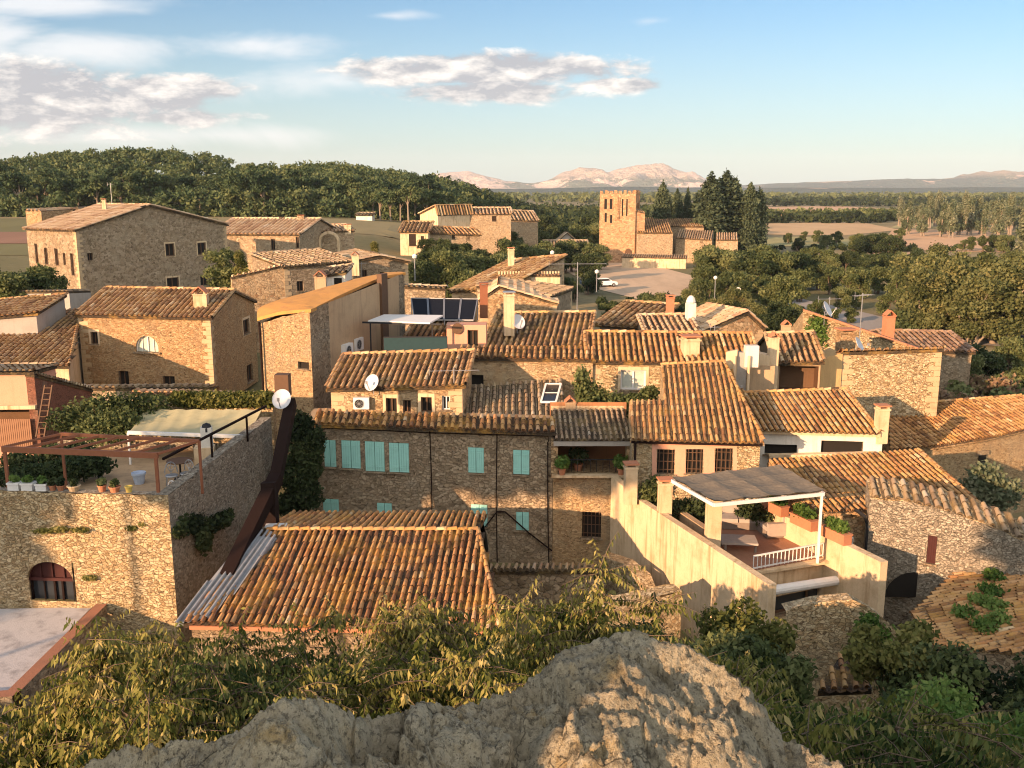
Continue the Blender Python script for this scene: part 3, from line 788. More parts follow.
def make_tree(name, kind, h, mat, bark, leaf, count, label, cat='tree', group=None, trunk=True, elong=1.5):
    root = empty(name, (0, 0, 0), label, cat, group)
    B = crown_blobs(kind, h)
    if trunk:
        m = MB(); n = {'round': 3, 'pine': 1, 'poplar': 3, 'cypress': 1, 'shrub': 4}[kind]
        for k in range(n):
            an = random.uniform(0, 6.28); sp = 0 if n == 1 else .06 * h
            top = B[random.randrange(len(B))][0]
            tp = Vector(top) if kind != 'cypress' else Vector((0, 0, h * .8))
            if kind == 'pine': tp = Vector((0, 0, h * .85))
            b0 = Vector((sp * math.cos(an), sp * math.sin(an), -.5)); md = b0.lerp(tp, .5) + Vector((random.uniform(-.03, .03) * h, random.uniform(-.03, .03) * h, 0))
            r = h * .022; m.tube([b0, md, tp], [r * 1.3, r * .9, r * .3], 7)
        for bl in B[:8]:
            c = Vector(bl[0]); b0 = Vector((0, 0, max(.1 * h, c.z * .55))); m.tube([b0, b0.lerp(c, .5) + Vector((0, 0, -.02 * h)), c], [h * .011, h * .007, h * .003], 5)
        m.build('trunk', bark, root, smooth=True)
    leaves('crown', B, count, leaf, mat, root, elong=elong, shell=.6)
    return root
TREE_N = [0]
def place(proto, x, y, z, s=1.0, label=None, group=None, sz=None, first={}):
    if id(proto) not in first: first[id(proto)] = 1; o = proto
    else: o = tree_copy(proto)
    o.location = (x, y, z); o.rotation_euler = (0, 0, random.uniform(0, 6.28)); k = random.uniform(.93, 1.07) * s
    o.scale = (k, k, (sz or 1) * s * random.uniform(.94, 1.06))
    if label: o['label'] = label
    if group: o['group'] = group
    return o
# ------------------------------------------------------------------ terrain
def ss(a, b, x):
    t = np.clip((x - a) / (b - a), 0, 1); return t * t * (3 - 2 * t)
RIDGE_PX = [(-260, 172), (-80, 166), (0, 170), (40, 163), (100, 156), (165, 152), (215, 158), (250, 167), (290, 171), (330, 166), (370, 172), (410, 176), (450, 182), (480, 192), (520, 205), (560, 214)]
_rx = np.array([(p[0] - 512) / F / .98 * 380 for p in RIDGE_PX]); _rz = np.array([CAMZ + slope_of(p[1]) * 380 - 8.0 for p in RIDGE_PX])
def ground(x, y):
    x = np.asarray(x, float); y = np.asarray(y, float)
    g = 1.0 - 1.0 * ss(45, 90, y)
    # slope of the castle hill the picture is taken from
    yy_ = y + .25 * np.abs(x) * 0
    c = np.interp(yy_, [-60, 1.5, 3.2, 5, 9, 14, 20, 24], [15.4, 15.2, 12.9, 11.9, 10.0, 6.4, 2.6, 1.0]) - 1.0
    side = 1 - .13 * ss(1.8, 5, -x) - .24 * ss(9, 20, -x)
    g = g + np.maximum(c, 0) * side
    g = g + 6.4 * ss(2, 30, -x) * ss(42, 92, y) + 3.0 * ss(-10, 60, -x) * ss(110, 260, y)
    g = np.maximum(g, 5.5 * ss(-8, 18, -x) * ss(95, 150, y))
    top = np.interp(x, _rx, _rz, left=_rz[0], right=9.0)
    top = np.where(x > _rx[-1], 0, top)
    g2 = top * (1 - ss(-20, 40, x))
    g = g + ss(285, 385, y) * (np.maximum(g2, g) - g)
    g = g * (1 - ss(600, 1500, y))
    return g
def gz(x, y): return float(ground(x, y))
ys = np.concatenate([np.linspace(-60, 0, 8), np.linspace(1, 30, 60), np.linspace(31, 120, 60), np.geomspace(124, 1200, 70), np.geomspace(1300, 11900, 20)])
ts = np.linspace(-1.3, 1.3, 131)
gx = np.array([(yv + 90) * ts for yv in ys]); gy = np.repeat(ys[:, None], len(ts), 1)
gzv = ground(gx, gy); nh, nw = gx.shape
tv = np.stack([gx, gy, gzv], -1).reshape(-1, 3)
tf = [(i * nw + j, i * nw + j + 1, (i + 1) * nw + j + 1, (i + 1) * nw + j) for i in range(nh - 1) for j in range(nw - 1)]
gm, t, b = new_mat('ground_earth')
co = objco(t); n1, _ = t.noise(co, .012, 6, .6); n2, _ = t.noise(co, .6, 6, .7); n3, _ = t.noise(co, 6, 4, .7)
c = t.mix(t.sstep(n1, .42, .6), (.15, .14, .06), (.32, .25, .13)); c = t.mix(t.m('MULTIPLY', t.sstep(n2, .45, .7), .5), c, (.06, .065, .025)); c = t.mix(t.m('MULTIPLY', n3, .4), c, (.16, .13, .08))
t.put(b.inputs['Base Color'], c); b.inputs['Roughness'].default_value = 1; bump(t, b, t.m('ADD', n2, n3), .6, .1)
gr = mk('ground', tv, tf, gm, smooth=True); tag(gr, kind='structure')

def field(px_poly, col, name='field', amt=.35, lift=.06, scale=.08, z=0.0):
    pts = [Pz(px, py, z) for px, py in px_poly]
    key = 'field_%s' % str(col)
    if key not in MATS:
        m, t, b = new_mat(key); co = objco(t); n1, _ = t.noise(t.scale(co, (1, .25, 1)), scale, 6, .65); n2, _ = t.noise(co, 1.2, 4, .7)
        c = t.mix(t.m('MULTIPLY', t.sstep(n1, .4, .65), amt), col, tuple(q * .55 for q in col)); c = t.mix(t.m('MULTIPLY', n2, .35), c, tuple(q * 1.3 for q in col))
        t.put(b.inputs['Base Color'], c); b.inputs['Roughness'].default_value = 1
    # follow the terrain: fan grid between polygon edges
    m = len(pts); cen = sum(pts, Vector()) / m; vs = []; fs = []; K = 10
    for i, p in enumerate(pts):
        for k in range(K + 1):
            q = cen.lerp(p, k / K); vs.append((q.x, q.y, gz(q.x, q.y) + lift))
    # subdivide each wedge
    vs = []; fs = []
    for i in range(m):
        a_, b_ = pts[i], pts[(i + 1) % m]; bse = len(vs)
        for k in range(K + 1):
            for l in range(K + 1):
                q = cen.lerp(a_.lerp(b_, l / K), k / K); vs.append((q.x, q.y, gz(q.x, q.y) + lift))
        for k in range(K):
            for l in range(K):
                p0 = bse + k * (K + 1) + l; f = [p0, p0 + K + 1, p0 + K + 2, p0 + 1]
                if k == 0: f = [p0, p0 + K + 1, p0 + K + 2]
                fs.append(tuple(f))
    o = mk(name, vs, fs, MATS[key], None, (cen.x, cen.y, 0)); tag(o, kind='structure'); return o
field([(765, 207), (835, 206), (880, 208), (885, 214), (835, 219), (765, 216)], (.50, .32, .19))
field([(740, 224), (860, 222), (900, 230), (840, 236), (740, 234)], (.48, .33, .18), lift=.08)
field([(893, 229), (985, 231), (1012, 240), (1000, 252), (940, 252), (880, 246)], (.52, .33, .19))
field([(870, 246), (925, 248), (920, 256), (872, 254)], (.48, .31, .18), lift=.1)
field([(1005, 216), (1060, 215), (1060, 222), (1000, 222)], (.48, .34, .19))
field([(700, 203), (780, 202), (780, 206), (700, 207)], (.46, .36, .22), lift=.09)
# dry field in front of the pine wood
def gfield(pts, col, lift=.06):
    c0 = (sum(p[0] for p in pts) / len(pts), sum(p[1] for p in pts) / len(pts))
    class _p: pass
    global Pz
    keep = Pz
    Pz = lambda px, py, z: Vector((px, py, 0))
    o = field(pts, col, lift=lift); Pz = keep; return o
gfield([(-190, 150), (-50, 150), (-62, 262), (-230, 262)], (.15, .14, .06))
gfield([(-170, 170), (-70, 172), (-80, 200), (-190, 200)], (.25, .14, .09), lift=.12)
gfield([(-62, 205), (-10, 205), (-14, 262), (-80, 262)], (.24, .20, .10), lift=.1)
# long hedge-divided strips beyond the road
field([(745, 238), (800, 237), (860, 240), (850, 247), (745, 246)], (.30, .27, .12), lift=.12)
field([(905, 222), (1060, 224), (1060, 228), (890, 228)], (.38, .33, .16), lift=.12)
# church square / car park and the road
pm = field([(585, 262), (640, 262), (700, 278), (712, 300), (640, 300), (600, 290), (560, 268)], (.52, .38, .25), 'car_park', lift=.07, scale=.3)
rd = field([(785, 305), (800, 299), (850, 310), (905, 322), (1024, 336), (1024, 350), (880, 334), (800, 322)], (.30, .27, .24), 'road', .2, .09)

# ------------------------------------------------------------------ far hills
def range_mesh(name, pts, Y, depth, mats, base=-5, seed=0, rough=.16):
    """pts: skyline pixels; ridge at distance Y, falling towards the camera over `depth`"""
    xs = np.array([(p[0] - 512) / F / .98 * Y for p in pts]); zs = np.array([CAMZ + slope_of(p[1]) * Y for p in pts])
    nx, ny = 380, 60; X_ = np.linspace(xs[0], xs[-1], nx); vs = []; top = np.interp(X_, xs, zs)
    k = np.ones(7) / 7; top = np.convolve(np.pad(top, 3, 'edge'), k, 'valid')
    for j in range(ny):
        f = j / (ny - 1); yv = Y - depth + 1.5 * depth * f; pr = math.sin(min(1, f / .667) * math.pi / 2) ** 1.3 if f < .667 else max(0, 1 - (f - .667) / .333) ** 1.2
        for i in range(nx):
            q = Vector((X_[i] / Y * 30 + seed, yv / Y * 30, 0)); nn = mnoise.fractal(q, .9, 2.1, 6)
            rdg = 1 - abs(mnoise.noise(q * 1.1)) * 2
            h = max(0.0, float(top[i])); zz = base + (h - base) * pr * (1 + rough * (nn * 1.0 - .35 * (1 - rdg)) * (4 * pr * (1 - pr) + .12))
            vs.append((X_[i], yv, zz))
    fs = [(j * nx + i, j * nx + i + 1, (j + 1) * nx + i + 1, (j + 1) * nx + i) for j in range(ny - 1) for i in range(nx - 1)]
    o = mk(name, vs, fs, mats, None, (0, Y, 0), smooth=True); tag(o, kind='structure'); return o
def hillmat(name, rock, green, thr, sc):
    m, t, b = new_mat(name); co = objco(t); geo = t.node('ShaderNodeNewGeometry')
    n1, _ = t.noise(co, sc, 8, .68); n2, _ = t.noise(co, sc * 9, 5, .7); sx = t.node('ShaderNodeSeparateXYZ'); t.put(sx.inputs[0], co)
    f = t.sstep(t.m('ADD', n1, t.m('MULTIPLY', n2, .25)), thr - .03, thr + .04)
    hh = t.sstep(sx.outputs[2], 90, 150); f = t.m('MULTIPLY', f, t.m('SUBTRACT', 1.0, t.m('MULTIPLY', hh, .65)))
    f = t.m('MAXIMUM', f, t.m('SUBTRACT', 1.0, t.sstep(sx.outputs[2], 5, 45)))
    c = t.mix(f, rock, green); c = t.mix(t.m('MULTIPLY', t.sstep(n2, .5, .7), .4), c, tuple(q * .5 for q in rock))
    t.put(b.inputs['Base Color'], c); b.inputs['Roughness'].default_value = 1; bump(t, b, t.m('ADD', n1, n2), 1, 60)
    return m
HM1 = hillmat('hill_rock', (.78, .58, .46), (.12, .14, .09), .62, .0022)
HM2 = hillmat('hill_scrub', (.62, .48, .38), (.09, .13, .12), .50, .0022)
range_mesh('mountain', [(380, 196), (430, 176), (452, 172), (470, 171), (485, 176), (505, 181), (530, 183), (545, 181), (560, 174), (578, 167), (592, 168), (603, 173), (612, 169), (630, 166), (655, 166), (672, 171), (690, 179), (720, 188), (780, 192)], 9000, 1500, HM1, seed=3, rough=.62)
range_mesh('mountain_ridge', [(560, 189), (700, 187), (770, 183), (830, 181), (880, 179), (920, 179), (940, 177), (952, 173), (962, 170.5), (970, 173), (978, 177.5), (988, 173), (998, 171), (1012, 169.5), (1020, 173), (1030, 181), (1050, 184), (1150, 188)], 7000, 1400, HM2, seed=11, rough=.4)
range_mesh('low_hills', [(300, 195), (440, 188), (520, 189), (620, 186.5), (700, 188), (800, 187.5), (900, 188), (960, 187), (1080, 188), (1200, 190)], 3500, 500, HM2, seed=21, rough=.1)
# ------------------------------------------------------------------ village houses, near to far
UP = Vector((0, 0, 1))
def V(x, y, z): return Vector((x, y, z))
def extend_root(name, label, cat, pt): return empty(name, pt, label, cat)

# --- terrace house at the lower left: rubble front, long side wall
A = P(-60, 497, 31.6); B = P(168, 495, 31.0); C = P(271, 417, 39.5); ztr = 5.95
A.z = B.z = zrow(495, 31.0)
r = empty('terrace_house', (-16, 34, 1), 'rubble stone house with a roof terrace, arched brown doorway in its sunlit front', 'house')
mb = MB()
wall_faces(mb, A, B, .6, [(29, 562, 75, 601, 'void')], r, rough=.04)
mb.build('wall', ST_RUBBLE, r)
mb = MB(); wall_faces(mb, B, C, .4, (), r, rough=.05)
D = V(A.x, 45, C.z); wall_faces(mb, C - UP * 1.2, V(A.x, 40.2, C.z - 1.2), 3, (), None)
ins = .4
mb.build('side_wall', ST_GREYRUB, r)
# parapet thickness + terrace floor
mb = MB()
mb.add([A + V(0, 0, -.0), B, B + V(-.42, .4, 0), A + V(0, .4, 0)], [(0, 1, 2, 3)])
mb.add([B, C, C + V(-.42, 0, 0), B + V(-.42, .4, 0)], [(0, 1, 2, 3)])
mb.add([A + V(0, .4, 0), B + V(-.42, .4, 0), B + V(-.42, .4, -1), A + V(0, .4, -1)], [(3, 2, 1, 0)])
mb.add([B + V(-.42, .4, 0), C + V(-.42, 0, 0), C + V(-.42, 0, -2), B + V(-.42, .4, -1)], [(3, 2, 1, 0)])
mb.build('parapet', ST_GREYRUB, r)
mk('terrace_floor', [(A.x, A.y + .3, ztr), (B.x - .3, B.y + .3, ztr), (C.x - .3, 40.2, ztr), (A.x, 40.2, ztr)], [(0, 1, 2, 3)], PL_OCHRE, r)
# arched doorway
wa = A; ua = Vector((B.x - A.x, B.y - A.y, 0)).normalized(); na = ua.cross(UP)
q0, q1 = on_plane(29, 600, A, na), on_plane(75, 600, A, na); zt = on_plane(52, 562, A, na).z; zb_ = on_plane(52, 602, A, na).z
dr = MB(); wdd = (q1 - q0).length; mid = (q0 + q1) / 2; ctr = V(mid.x, mid.y, 0)
spring = zt - wdd * .42
dp = -na * .25
# spandrel fill of the square hole above the arch
arc = [ctr + ua * (wdd / 2 * math.cos(a)) + UP * (spring + (zt - spring) * math.sin(a)) for a in np.linspace(math.pi, 0, 15)]
spm = MB(); topL, topR = ctr - ua * wdd / 2 + UP * zt, ctr + ua * wdd / 2 + UP * zt
for i in range(14):
    f0, f1 = topL.lerp(topR, i / 14), topL.lerp(topR, (i + 1) / 14)
    spm.add([arc[i], arc[i + 1], f1, f0], [(0, 1, 2, 3)])
for i in range(14): spm.add([arc[i], arc[i] + dp, arc[i + 1] + dp, arc[i + 1]], [(0, 1, 2, 3)])
for sx in (-1, 1):
    e = ctr + ua * sx * wdd / 2; spm.add([e + UP * zb_, e + UP * spring, e + UP * spring + dp, e + UP * zb_ + dp], [(0, 1, 2, 3)])
spm.build('door_surround', ST_RUBBLE, r)
dm = MB(); arc2 = [p + dp * .95 for p in arc]; dm.add(arc2, [tuple(range(15))[::-1]]); d_ = dm.build('door', M_RED, r)
fm = MB()
for i in range(15): 
    if i: fm.bar(arc2[i - 1] + na * .04, arc2[i] + na * .04, .09)
fm.bar(arc2[0] + na * .05, arc2[14] + na * .05, .11)
for f in (-.25, 0, .25): 
    h = math.sqrt(max(0, 1 - (2 * f) ** 2)); fm.bar(ctr + dp * .95 + ua * wdd * f + UP * spring + na * .03, ctr + dp * .95 + ua * wdd * f + UP * (spring + (zt - spring) * h) + na * .03, .05)
fm.build('door_frame', M_RED, d_)
gm_ = MB(); gm_.add([ctr + dp - ua * wdd / 2 + UP * zb_, ctr + dp + ua * wdd / 2 + UP * zb_, ctr + dp + ua * wdd / 2 + UP * spring, ctr + dp - ua * wdd / 2 + UP * spring], [(0, 1, 2, 3)])
gm_.build('pane', M_GLASS, d_)
fm = MB()
for f in (-.47, -.2, .03, .2, .45):
    fm = MB(); fm.bar(ctr + dp * .8 + ua * wdd * f + UP * zb_, ctr + dp * .8 + ua * wdd * f + UP * spring, .07 if f != -.2 else .04); fm.build('mullion', M_BROWN, d_)

# --- flat pale roof terrace in the bottom left corner
r = empty('flat_roof_annexe', Pz(20, 640, 2.6), 'low stone annexe with pale flat roof and reddish brick coping', 'house')
zf = 2.55
fl = [Pz(-60, 610, zf), Pz(92, 607, zf), Pz(8, 692, zf), Pz(-120, 700, zf)]
mk('flat_roof', fl, [(0, 3, 2, 1)], PL_LILAC, r)
mb = MB(); c1, c2 = Pz(96, 604, zf + .25), Pz(8, 690, zf + .25); dirc = (c2 - c1).normalized(); sc_ = UP.cross(dirc) * -1
sc_ = Vector((dirc.y, -dirc.x, 0)); sc_ = sc_ if sc_.x > 0 else -sc_
mb.add([c1, c2, c2 + sc_ * .38, c1 + sc_ * .38, c1 - UP * .3, c2 - UP * .3], [(0, 1, 2, 3), (0, 4, 5, 1)])
c3 = Pz(-120, 700, zf + .25); dn = V(0, -.35, 0)
mb.add([c2 + sc_ * .38, c2, c3, c3 + dn, c2 + dn + sc_ * .3], [(0, 1, 2, 3, 4)]); mb.build('coping', plaster('brick_coping', (.33, .15, .09), (.2, .11, .07), .5, .1), r)
mb = MB(); wall_faces(mb, c2 + sc_ * .37, c1 + sc_ * .37, .3, [(77, 648, 86, 672, 'hole')], r); wall_faces(mb, c3 + dn, c2 + dn + sc_ * .3, .3, (), r); mb.build('wall', ST_GREY, r)

# --- front tiled roof (single storey) under the terrace wall
E0, E1 = P(184, 633, 27.0), P(500, 618, 26.6)
R0, R1 = P(268, 531, 31.6), P(478, 529, 31.6)
R0.z = R1.z = (R0.z + R1.z) / 2; E0.z = E1.z = (E0.z + E1.z) / 2
r = empty('front_house', (0 - 4, 29, 1), 'low house under a broad orange lichened barrel tile roof beside the chute', 'house')
n_ = (R0 - E0)
tiled([E0, E1, R1, R0], V(0.05, 1, 0), .235, TL_LICHEN, 'roof', r, rows=.40, edges=((2, 3), (1, 2)), sag=.05)
bk = 4.2; K0, K1 = R0 + V(-.2, bk, -bk * .2), R1 + V(.2, bk, -bk * .2)
tiled([K1, K0, R0, R1], V(0, -1, 0), .235, TL_LICHEN, 'roof', r, rows=.5)
mb = MB(); e = V(0, .25, -.12)
cs = [E0 + e + V(.15, 0, 0), E1 + e + V(-.15, 0, 0), K1 + V(-.2, -.2, -.1), K0 + V(.2, -.2, -.1)]
wall_faces(mb, cs[0], cs[1], .5, (), r); wall_faces(mb, cs[1], cs[2], .5, (), r, extra_top=[(.52, R1.z - .15)]); wall_faces(mb, cs[2], cs[3], .5, (), r); wall_faces(mb, cs[3], cs[0], .5, (), r, extra_top=[(.48, R0.z - .15)])
mb.build('wall', ST_GREY, r)
mb = MB(); mb.bar(E0 + V(.2, -.02, -.14), E1 + V(-.2, -.02, -.14), .1, .12); mb.build('gutter', M_TERRA, r)

# --- long shuttered house
TL_, TR_ = P(300, 426, 40.4), P(553, 431, 38.9); TL_.z = TR_.z = zrow(430, 39.4)
r = empty('shuttered_house', (-3, 41, 1), 'long shaded stone house with turquoise shutters and thin tiled eave', 'house')
ops = [(324, 440, 336, 467, 'shut'), (341.5, 440.5, 360.5, 468.5, 'shut'), (365, 441.5, 384.5, 471.5, 'shut'), (389, 443, 409, 472.5, 'shut'),
       (468, 447.5, 484, 473, 'shut'), (513, 450, 529.5, 474.5, 'shut'), (471, 504.5, 487.5, 526.5, 'shut'), (516, 512, 529, 530.5, 'shut'),
       (323, 499, 339, 517, 'shut'), (377, 503, 392, 518, 'shut')]
mb = MB(); bkd = V(0, 3.2, 0)
wall_faces(mb, TL_, TR_, .4, ops, r); wall_faces(mb, TR_, TR_ + bkd, .4, (), r); wall_faces(mb, TR_ + bkd, TL_ + bkd, .4, (), r); wall_faces(mb, TL_ + bkd, TL_, .4, (), r)
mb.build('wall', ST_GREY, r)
up_ = V(0, 1, .34)
ra, rb = TL_ + V(.6, -.28, .1), TR_ + V(.12, -.28, .1)
tiled([ra, rb, rb + up_ * 1.05, ra + up_ * 1.05], up_, .30, TL_LICHEN, 'roof', r, rows=.42)
mk('flat_roof', [TL_ + V(0, .35, .0), TR_ + V(0, .35, .0), TR_ + V(0, 3.2, .0), TL_ + V(0, 3.2, .0)], [(0, 1, 2, 3)], PL_OCHRE, r)
mb = MB()
for (px, y0, y1) in ((429, 432, 522), (497, 432, 562), (547.5, 440, 565)):
    p0, p1 = P(px, y0, 39.2), P(px, y1, 39.2); n0 = V(0, -.12, 0); p0.y = p1.y = TL_.y + (TR_.y - TL_.y) * (p0.x - TL_.x) / (TR_.x - TL_.x) - .07; p1.x = p0.x + random.uniform(-.1, .1)
    mb.tube([p0, (p0 + p1) / 2 + V(random.uniform(-.07, .07), 0, 0), p1], .024, 6)
pL, pR = TL_ + V(.7, -.08, -.12), TR_ + V(-.2, -.08, -.12); mb.tube([pL, (pL + pR) / 2 - UP * .05, pR, pR - UP * .25], .02, 6)
mb.build('downpipe', M_BROWN, r)
# stair string on the wall
sm = MB()
pts = [on_plane(px, py, TL_, away(TL_, TR_)) + V(0, -.1, 0) for px, py in ((482, 530), (497, 511), (505, 511), (530, 533), (552, 550))]
for i in range(4): sm.bar(pts[i], pts[i + 1], .05, .05)
sm.build('drain_pipe', M_BROWN, r)

# --- wall that goes on to the right under the loggia, with the barred window
LW0, LW1 = P(553, 478, 38.9), P(637, 476, 38.4); LW0.z = LW1.z = zrow(477, 38.6)
r = empty('loggia_house', (3.5, 41, 1), 'stone house with a dark planted loggia under a grey roof', 'house')
mb = MB(); wall_faces(mb, LW0, LW1, .3, [(582, 512, 601, 538, 'bars')], r)
wall_faces(mb, LW1, LW1 + V(0, 4, 0), .3); wall_faces(mb, LW0 + V(0, 4, 0), LW0, .3)
mb.add([LW0, LW1, LW1 + V(0, 4, 0), LW0 + V(0, 4, 0)], [(0, 1, 2, 3)]); mb.build('wall', ST_FINE, r)
zt_ = zrow(440, 38.6)
for px, w_ in ((554.5, .28), (630, .3)):
    mb = MB(); p = P(px, 458, 38.7); mb.box((p.x, 38.85, (LW0.z + zt_) / 2), (w_, .4, zt_ - LW0.z + .1)); mb.build('pillar', ST_WARM, r)
bx0, bx1 = P(552, 458, 38.7).x, P(633, 458, 38.7).x
mk('back_wall', [(bx0, 41.4, LW0.z), (bx1, 41.4, LW0.z), (bx1, 41.4, zt_ + 1), (bx0, 41.4, zt_ + 1)], [(0, 1, 2, 3)], plaster('orange_render', (.36, .17, .08), (.2, .1, .05), .6, .5), r)
mb = MB(); mb.box(((bx0 + bx1) / 2, 38.62, LW0.z + .05), (bx1 - bx0, .35, .1)); mb.build('ledge', PL_CREAM, r)
mb = MB()
for i in range(12): mb.bar((bx0 + .3 + i * .27, 39.0, LW0.z + .1), (bx0 + .3 + i * .27, 39.0, LW0.z + .65), .022)
mb.bar((bx0, 39.0, LW0.z + .65), (bx1, 39.0, LW0.z + .65), .04); mb.build('railing', M_BLACK, r)
g0, g1 = V(bx0 + .05, 38.45, zt_ + .06), V(bx1 - .1, 38.45, zt_ + .06); upv = V(0, 3.0, .62)
tiled([g0, g1, g1 + upv, g0 + upv], upv, .22, TL_GREY, 'roof', r, rows=.4, rmul=.3)
mb = MB(); mb.box(((g0.x + g1.x) / 2, 38.5, zt_ - .12), (g1.x - g0.x, .12, .2)); mb.build('fascia', PL_GREY, r)
mb = MB(); t0, t1 = g0 + upv, g1 + upv; mb.bar(t0 + V(0, .1, .05), t1 + V(0, .1, .05), .3, .2); mb.build('ridge_coping', PL_CREAM, r)
chimney(r, 565, 575, 397, 417.5, 41.5, PL_OCHRE, 'gable')

# --- middle house with lichened roof behind the shuttered house
r = house('middle_house', 'small stone house with cream patched front and mid-brown tile roof behind the shuttered house', (331, 387.5, 42.6), (462, 384, 42.0), 2.95, 2, kind='mono', slope=.33, wall=ST_FINE,
      ops=[(386, 398, 397, 413, 'dark+'), (403, 400, 411, 413, 'dark'), (421, 397, 432, 412, 'dark+'), (442, 396, 450, 410, 'glassw')], tile=TL_BROWN, pitch=.285, over=.2)
# --- lit wall with tiled coping behind
a_, b_ = P(462, 358, 46.3), P(592, 358, 46.0)
house('coping_house', 'sunlit rubble gable wall with a row of curved coping tiles, small dark window', (460, 357, 46.4), (593, 359, 46.0), 1.2, 2, kind='mono', slope=.25, wall=ST_FINE,
      ops=[(471.5, 375, 483.5, 385, 'hole')], tile=TL_ORANGE, pitch=.285, edges=False, over=.14, cat='wall')
# --- low tiled roof with skylight between
r = empty('skylight_house', P(515, 400, 43), 'low brown tiled roof with a white framed skylight and raised mortar edge', 'house')
p1 = P(463, 416, 42.2); p2 = P(564, 418, 42.2); p1.z = p2.z = zrow(417, 42.2)
p3 = P(565, 374, 45.6); p4 = P(470, 386, 45.6); zz = zrow(387, 45.2); nrm = (p2 - p1).cross(V(p4.x, 45.4, zz) - p1).normalized()
p3 = on_plane(560, 380, p1, nrm); p4 = on_plane(471, 386.5, p1, nrm)
tiled([p1, p2, p3, p4], V(0, 1, .35), .30, TL_GREY, 'roof', r, rows=.46, edges=((1, 2),), slabmat=ST_GREY)
mb = MB(); wall_faces(mb, p1 + V(0, .1, -.1), p2 + V(0, .1, -.1), 3); wall_faces(mb, p2 + V(0, .1, -.1), p3 - UP * .1, 3); wall_faces(mb, p3 - UP * .1, p4 - UP * .1, 3); wall_faces(mb, p4 - UP * .1, p1 + V(0, .1, -.1), 3); mb.build('wall', ST_FINE, r)
sk = [on_plane(px, py, p1 + nrm * .14, nrm) for px, py in ((541, 402), (556, 402), (561, 384), (546, 384))]
fm = MB()
for i in range(4): fm.bar(sk[i], sk[(i + 1) % 4], .09)
fm.bar(sk[0].lerp(sk[3], .5), sk[1].lerp(sk[2], .5), .05)
f_ = fm.build('skylight', M_WHITE, r); mk('pane', sk, [(0, 1, 2, 3)], M_GLASS, f_)

# --- tall house with the orange lichen roof
c0, c1, c2, c3 = P(261, 323, 47.5), P(309.5, 310, 46.0), P(404, 274, 57.0), P(352, 279, 60.0)
r = empty('orange_roof_house', (-9, 51, 2), 'tall stone house with curved bright orange lichen roof and ochre rendered side', 'house')
mb = MB(); wall_faces(mb, c0, c1, 2, [(298, 362, 309, 369, 'hole')], r, rough=.05); wall_faces(mb, c3, c0, 2, (), r); mb.build('wall', ST_FINE, r)
mid = c1.lerp(c2, .17); mid.z = zrow(302.5, mid.y); mid2 = c1.lerp(c2, .93); mid2.z = zrow(275, mid2.y)
mb = MB(); wall_faces(mb, c1, mid, 2, (), r); mb.build('rubble_wall', ST_GREY, r); mb = MB(); wall_faces(mb, mid2, c2, 2, (), r); wall_faces(mb, c2, c3, 2, (), r); mb.build('rubble_wall', ST_GREY, r)
mb = MB(); wall_faces(mb, mid, mid2, 2, (), r); mb.build('rendered_wall', PL_OCHRE, r)
# curved roof surface as a lofted sheet
def loft(name, A_, B_, n, m, mat, parent, bulge=0, thick=.16):
    vs = []; fs = []
    for i in range(n + 1):
        f = i / n
        a = catmull(A_, f); b = catmull(B_, f)
        for j in range(m + 1):
            g = j / m; p = a.lerp(b, g); p.z += bulge * math.sin(g * math.pi) + .03 * mnoise.noise(p * 1.7); vs.append(p)
    N_ = len(vs)
    for i in range(n):
        for j in range(m): fs.append((i * (m + 1) + j, i * (m + 1) + j + 1, (i + 1) * (m + 1) + j + 1, (i + 1) * (m + 1) + j))
    low = [p - UP * thick for p in vs]; vs = vs + low
    for i in range(n):
        for j in (0, m):
            a = i * (m + 1) + j; b = a + m + 1; fs.append((a, b, b + N_, a + N_))
    for j in range(m):
        for i in (0, n):
            a = i * (m + 1) + j; b = a + 1; fs.append((a, b, b + N_, a + N_))
    return mk(name, vs, fs, mat, parent, smooth=False)
def catmull(pts, f):
    n = len(pts) - 1; x = f * n; i = min(n - 1, int(x)); t_ = x - i
    p = [pts[max(0, i - 1)], pts[i], pts[i + 1], pts[min(n, i + 2)]]
    return 0.5 * ((2 * p[1]) + (p[2] - p[0]) * t_ + (2 * p[0] - 5 * p[1] + 4 * p[2] - p[3]) * t_ ** 2 + (3 * p[1] - p[0] - 3 * p[2] + p[3]) * t_ ** 3)
near = [c1 + V(.1, -.15, .05), P(326, 302, 48), P(350, 290.5, 51), P(383, 277, 55.5), c2 + V(.1, 0, .1)]
far = [P(257, 318, 48.5), P(262, 306, 51), P(300, 294, 55), P(345, 282, 59), P(372, 276, 61)]
loft('roof', near, far, 22, 8, ORANGE_ROOF, r, .12)
mb = MB(); g0 = P(259, 322, 47.3); g1 = P(270, 392, 47.2); mb.tube([g0, g0 + V(.02, 0, -.5), V(g0.x + .05, g0.y, 3)], .05, 6)
p0 = P(357, 298, 52.5); mb.tube([p0 + V(.1, -.1, 0), V(p0.x + .1, p0.y - .1, 5)], .05, 6); mb.build('downpipe', M_BROWN, r)
mb = MB(); pa = P(380, 276, 54.8); uo = (mid2 - mid).normalized(); fo = Vector((uo.x, uo.y, 0)).normalized(); pf = on_plane(383, 310, mid, fo.cross(UP)); mb.box((pf.x, pf.y, pa.z - 3.4), (.8, .3, 7.2), 0, .5, fo, fo.cross(UP), UP); mb.build('chimney_flue', M_WOOD, r)

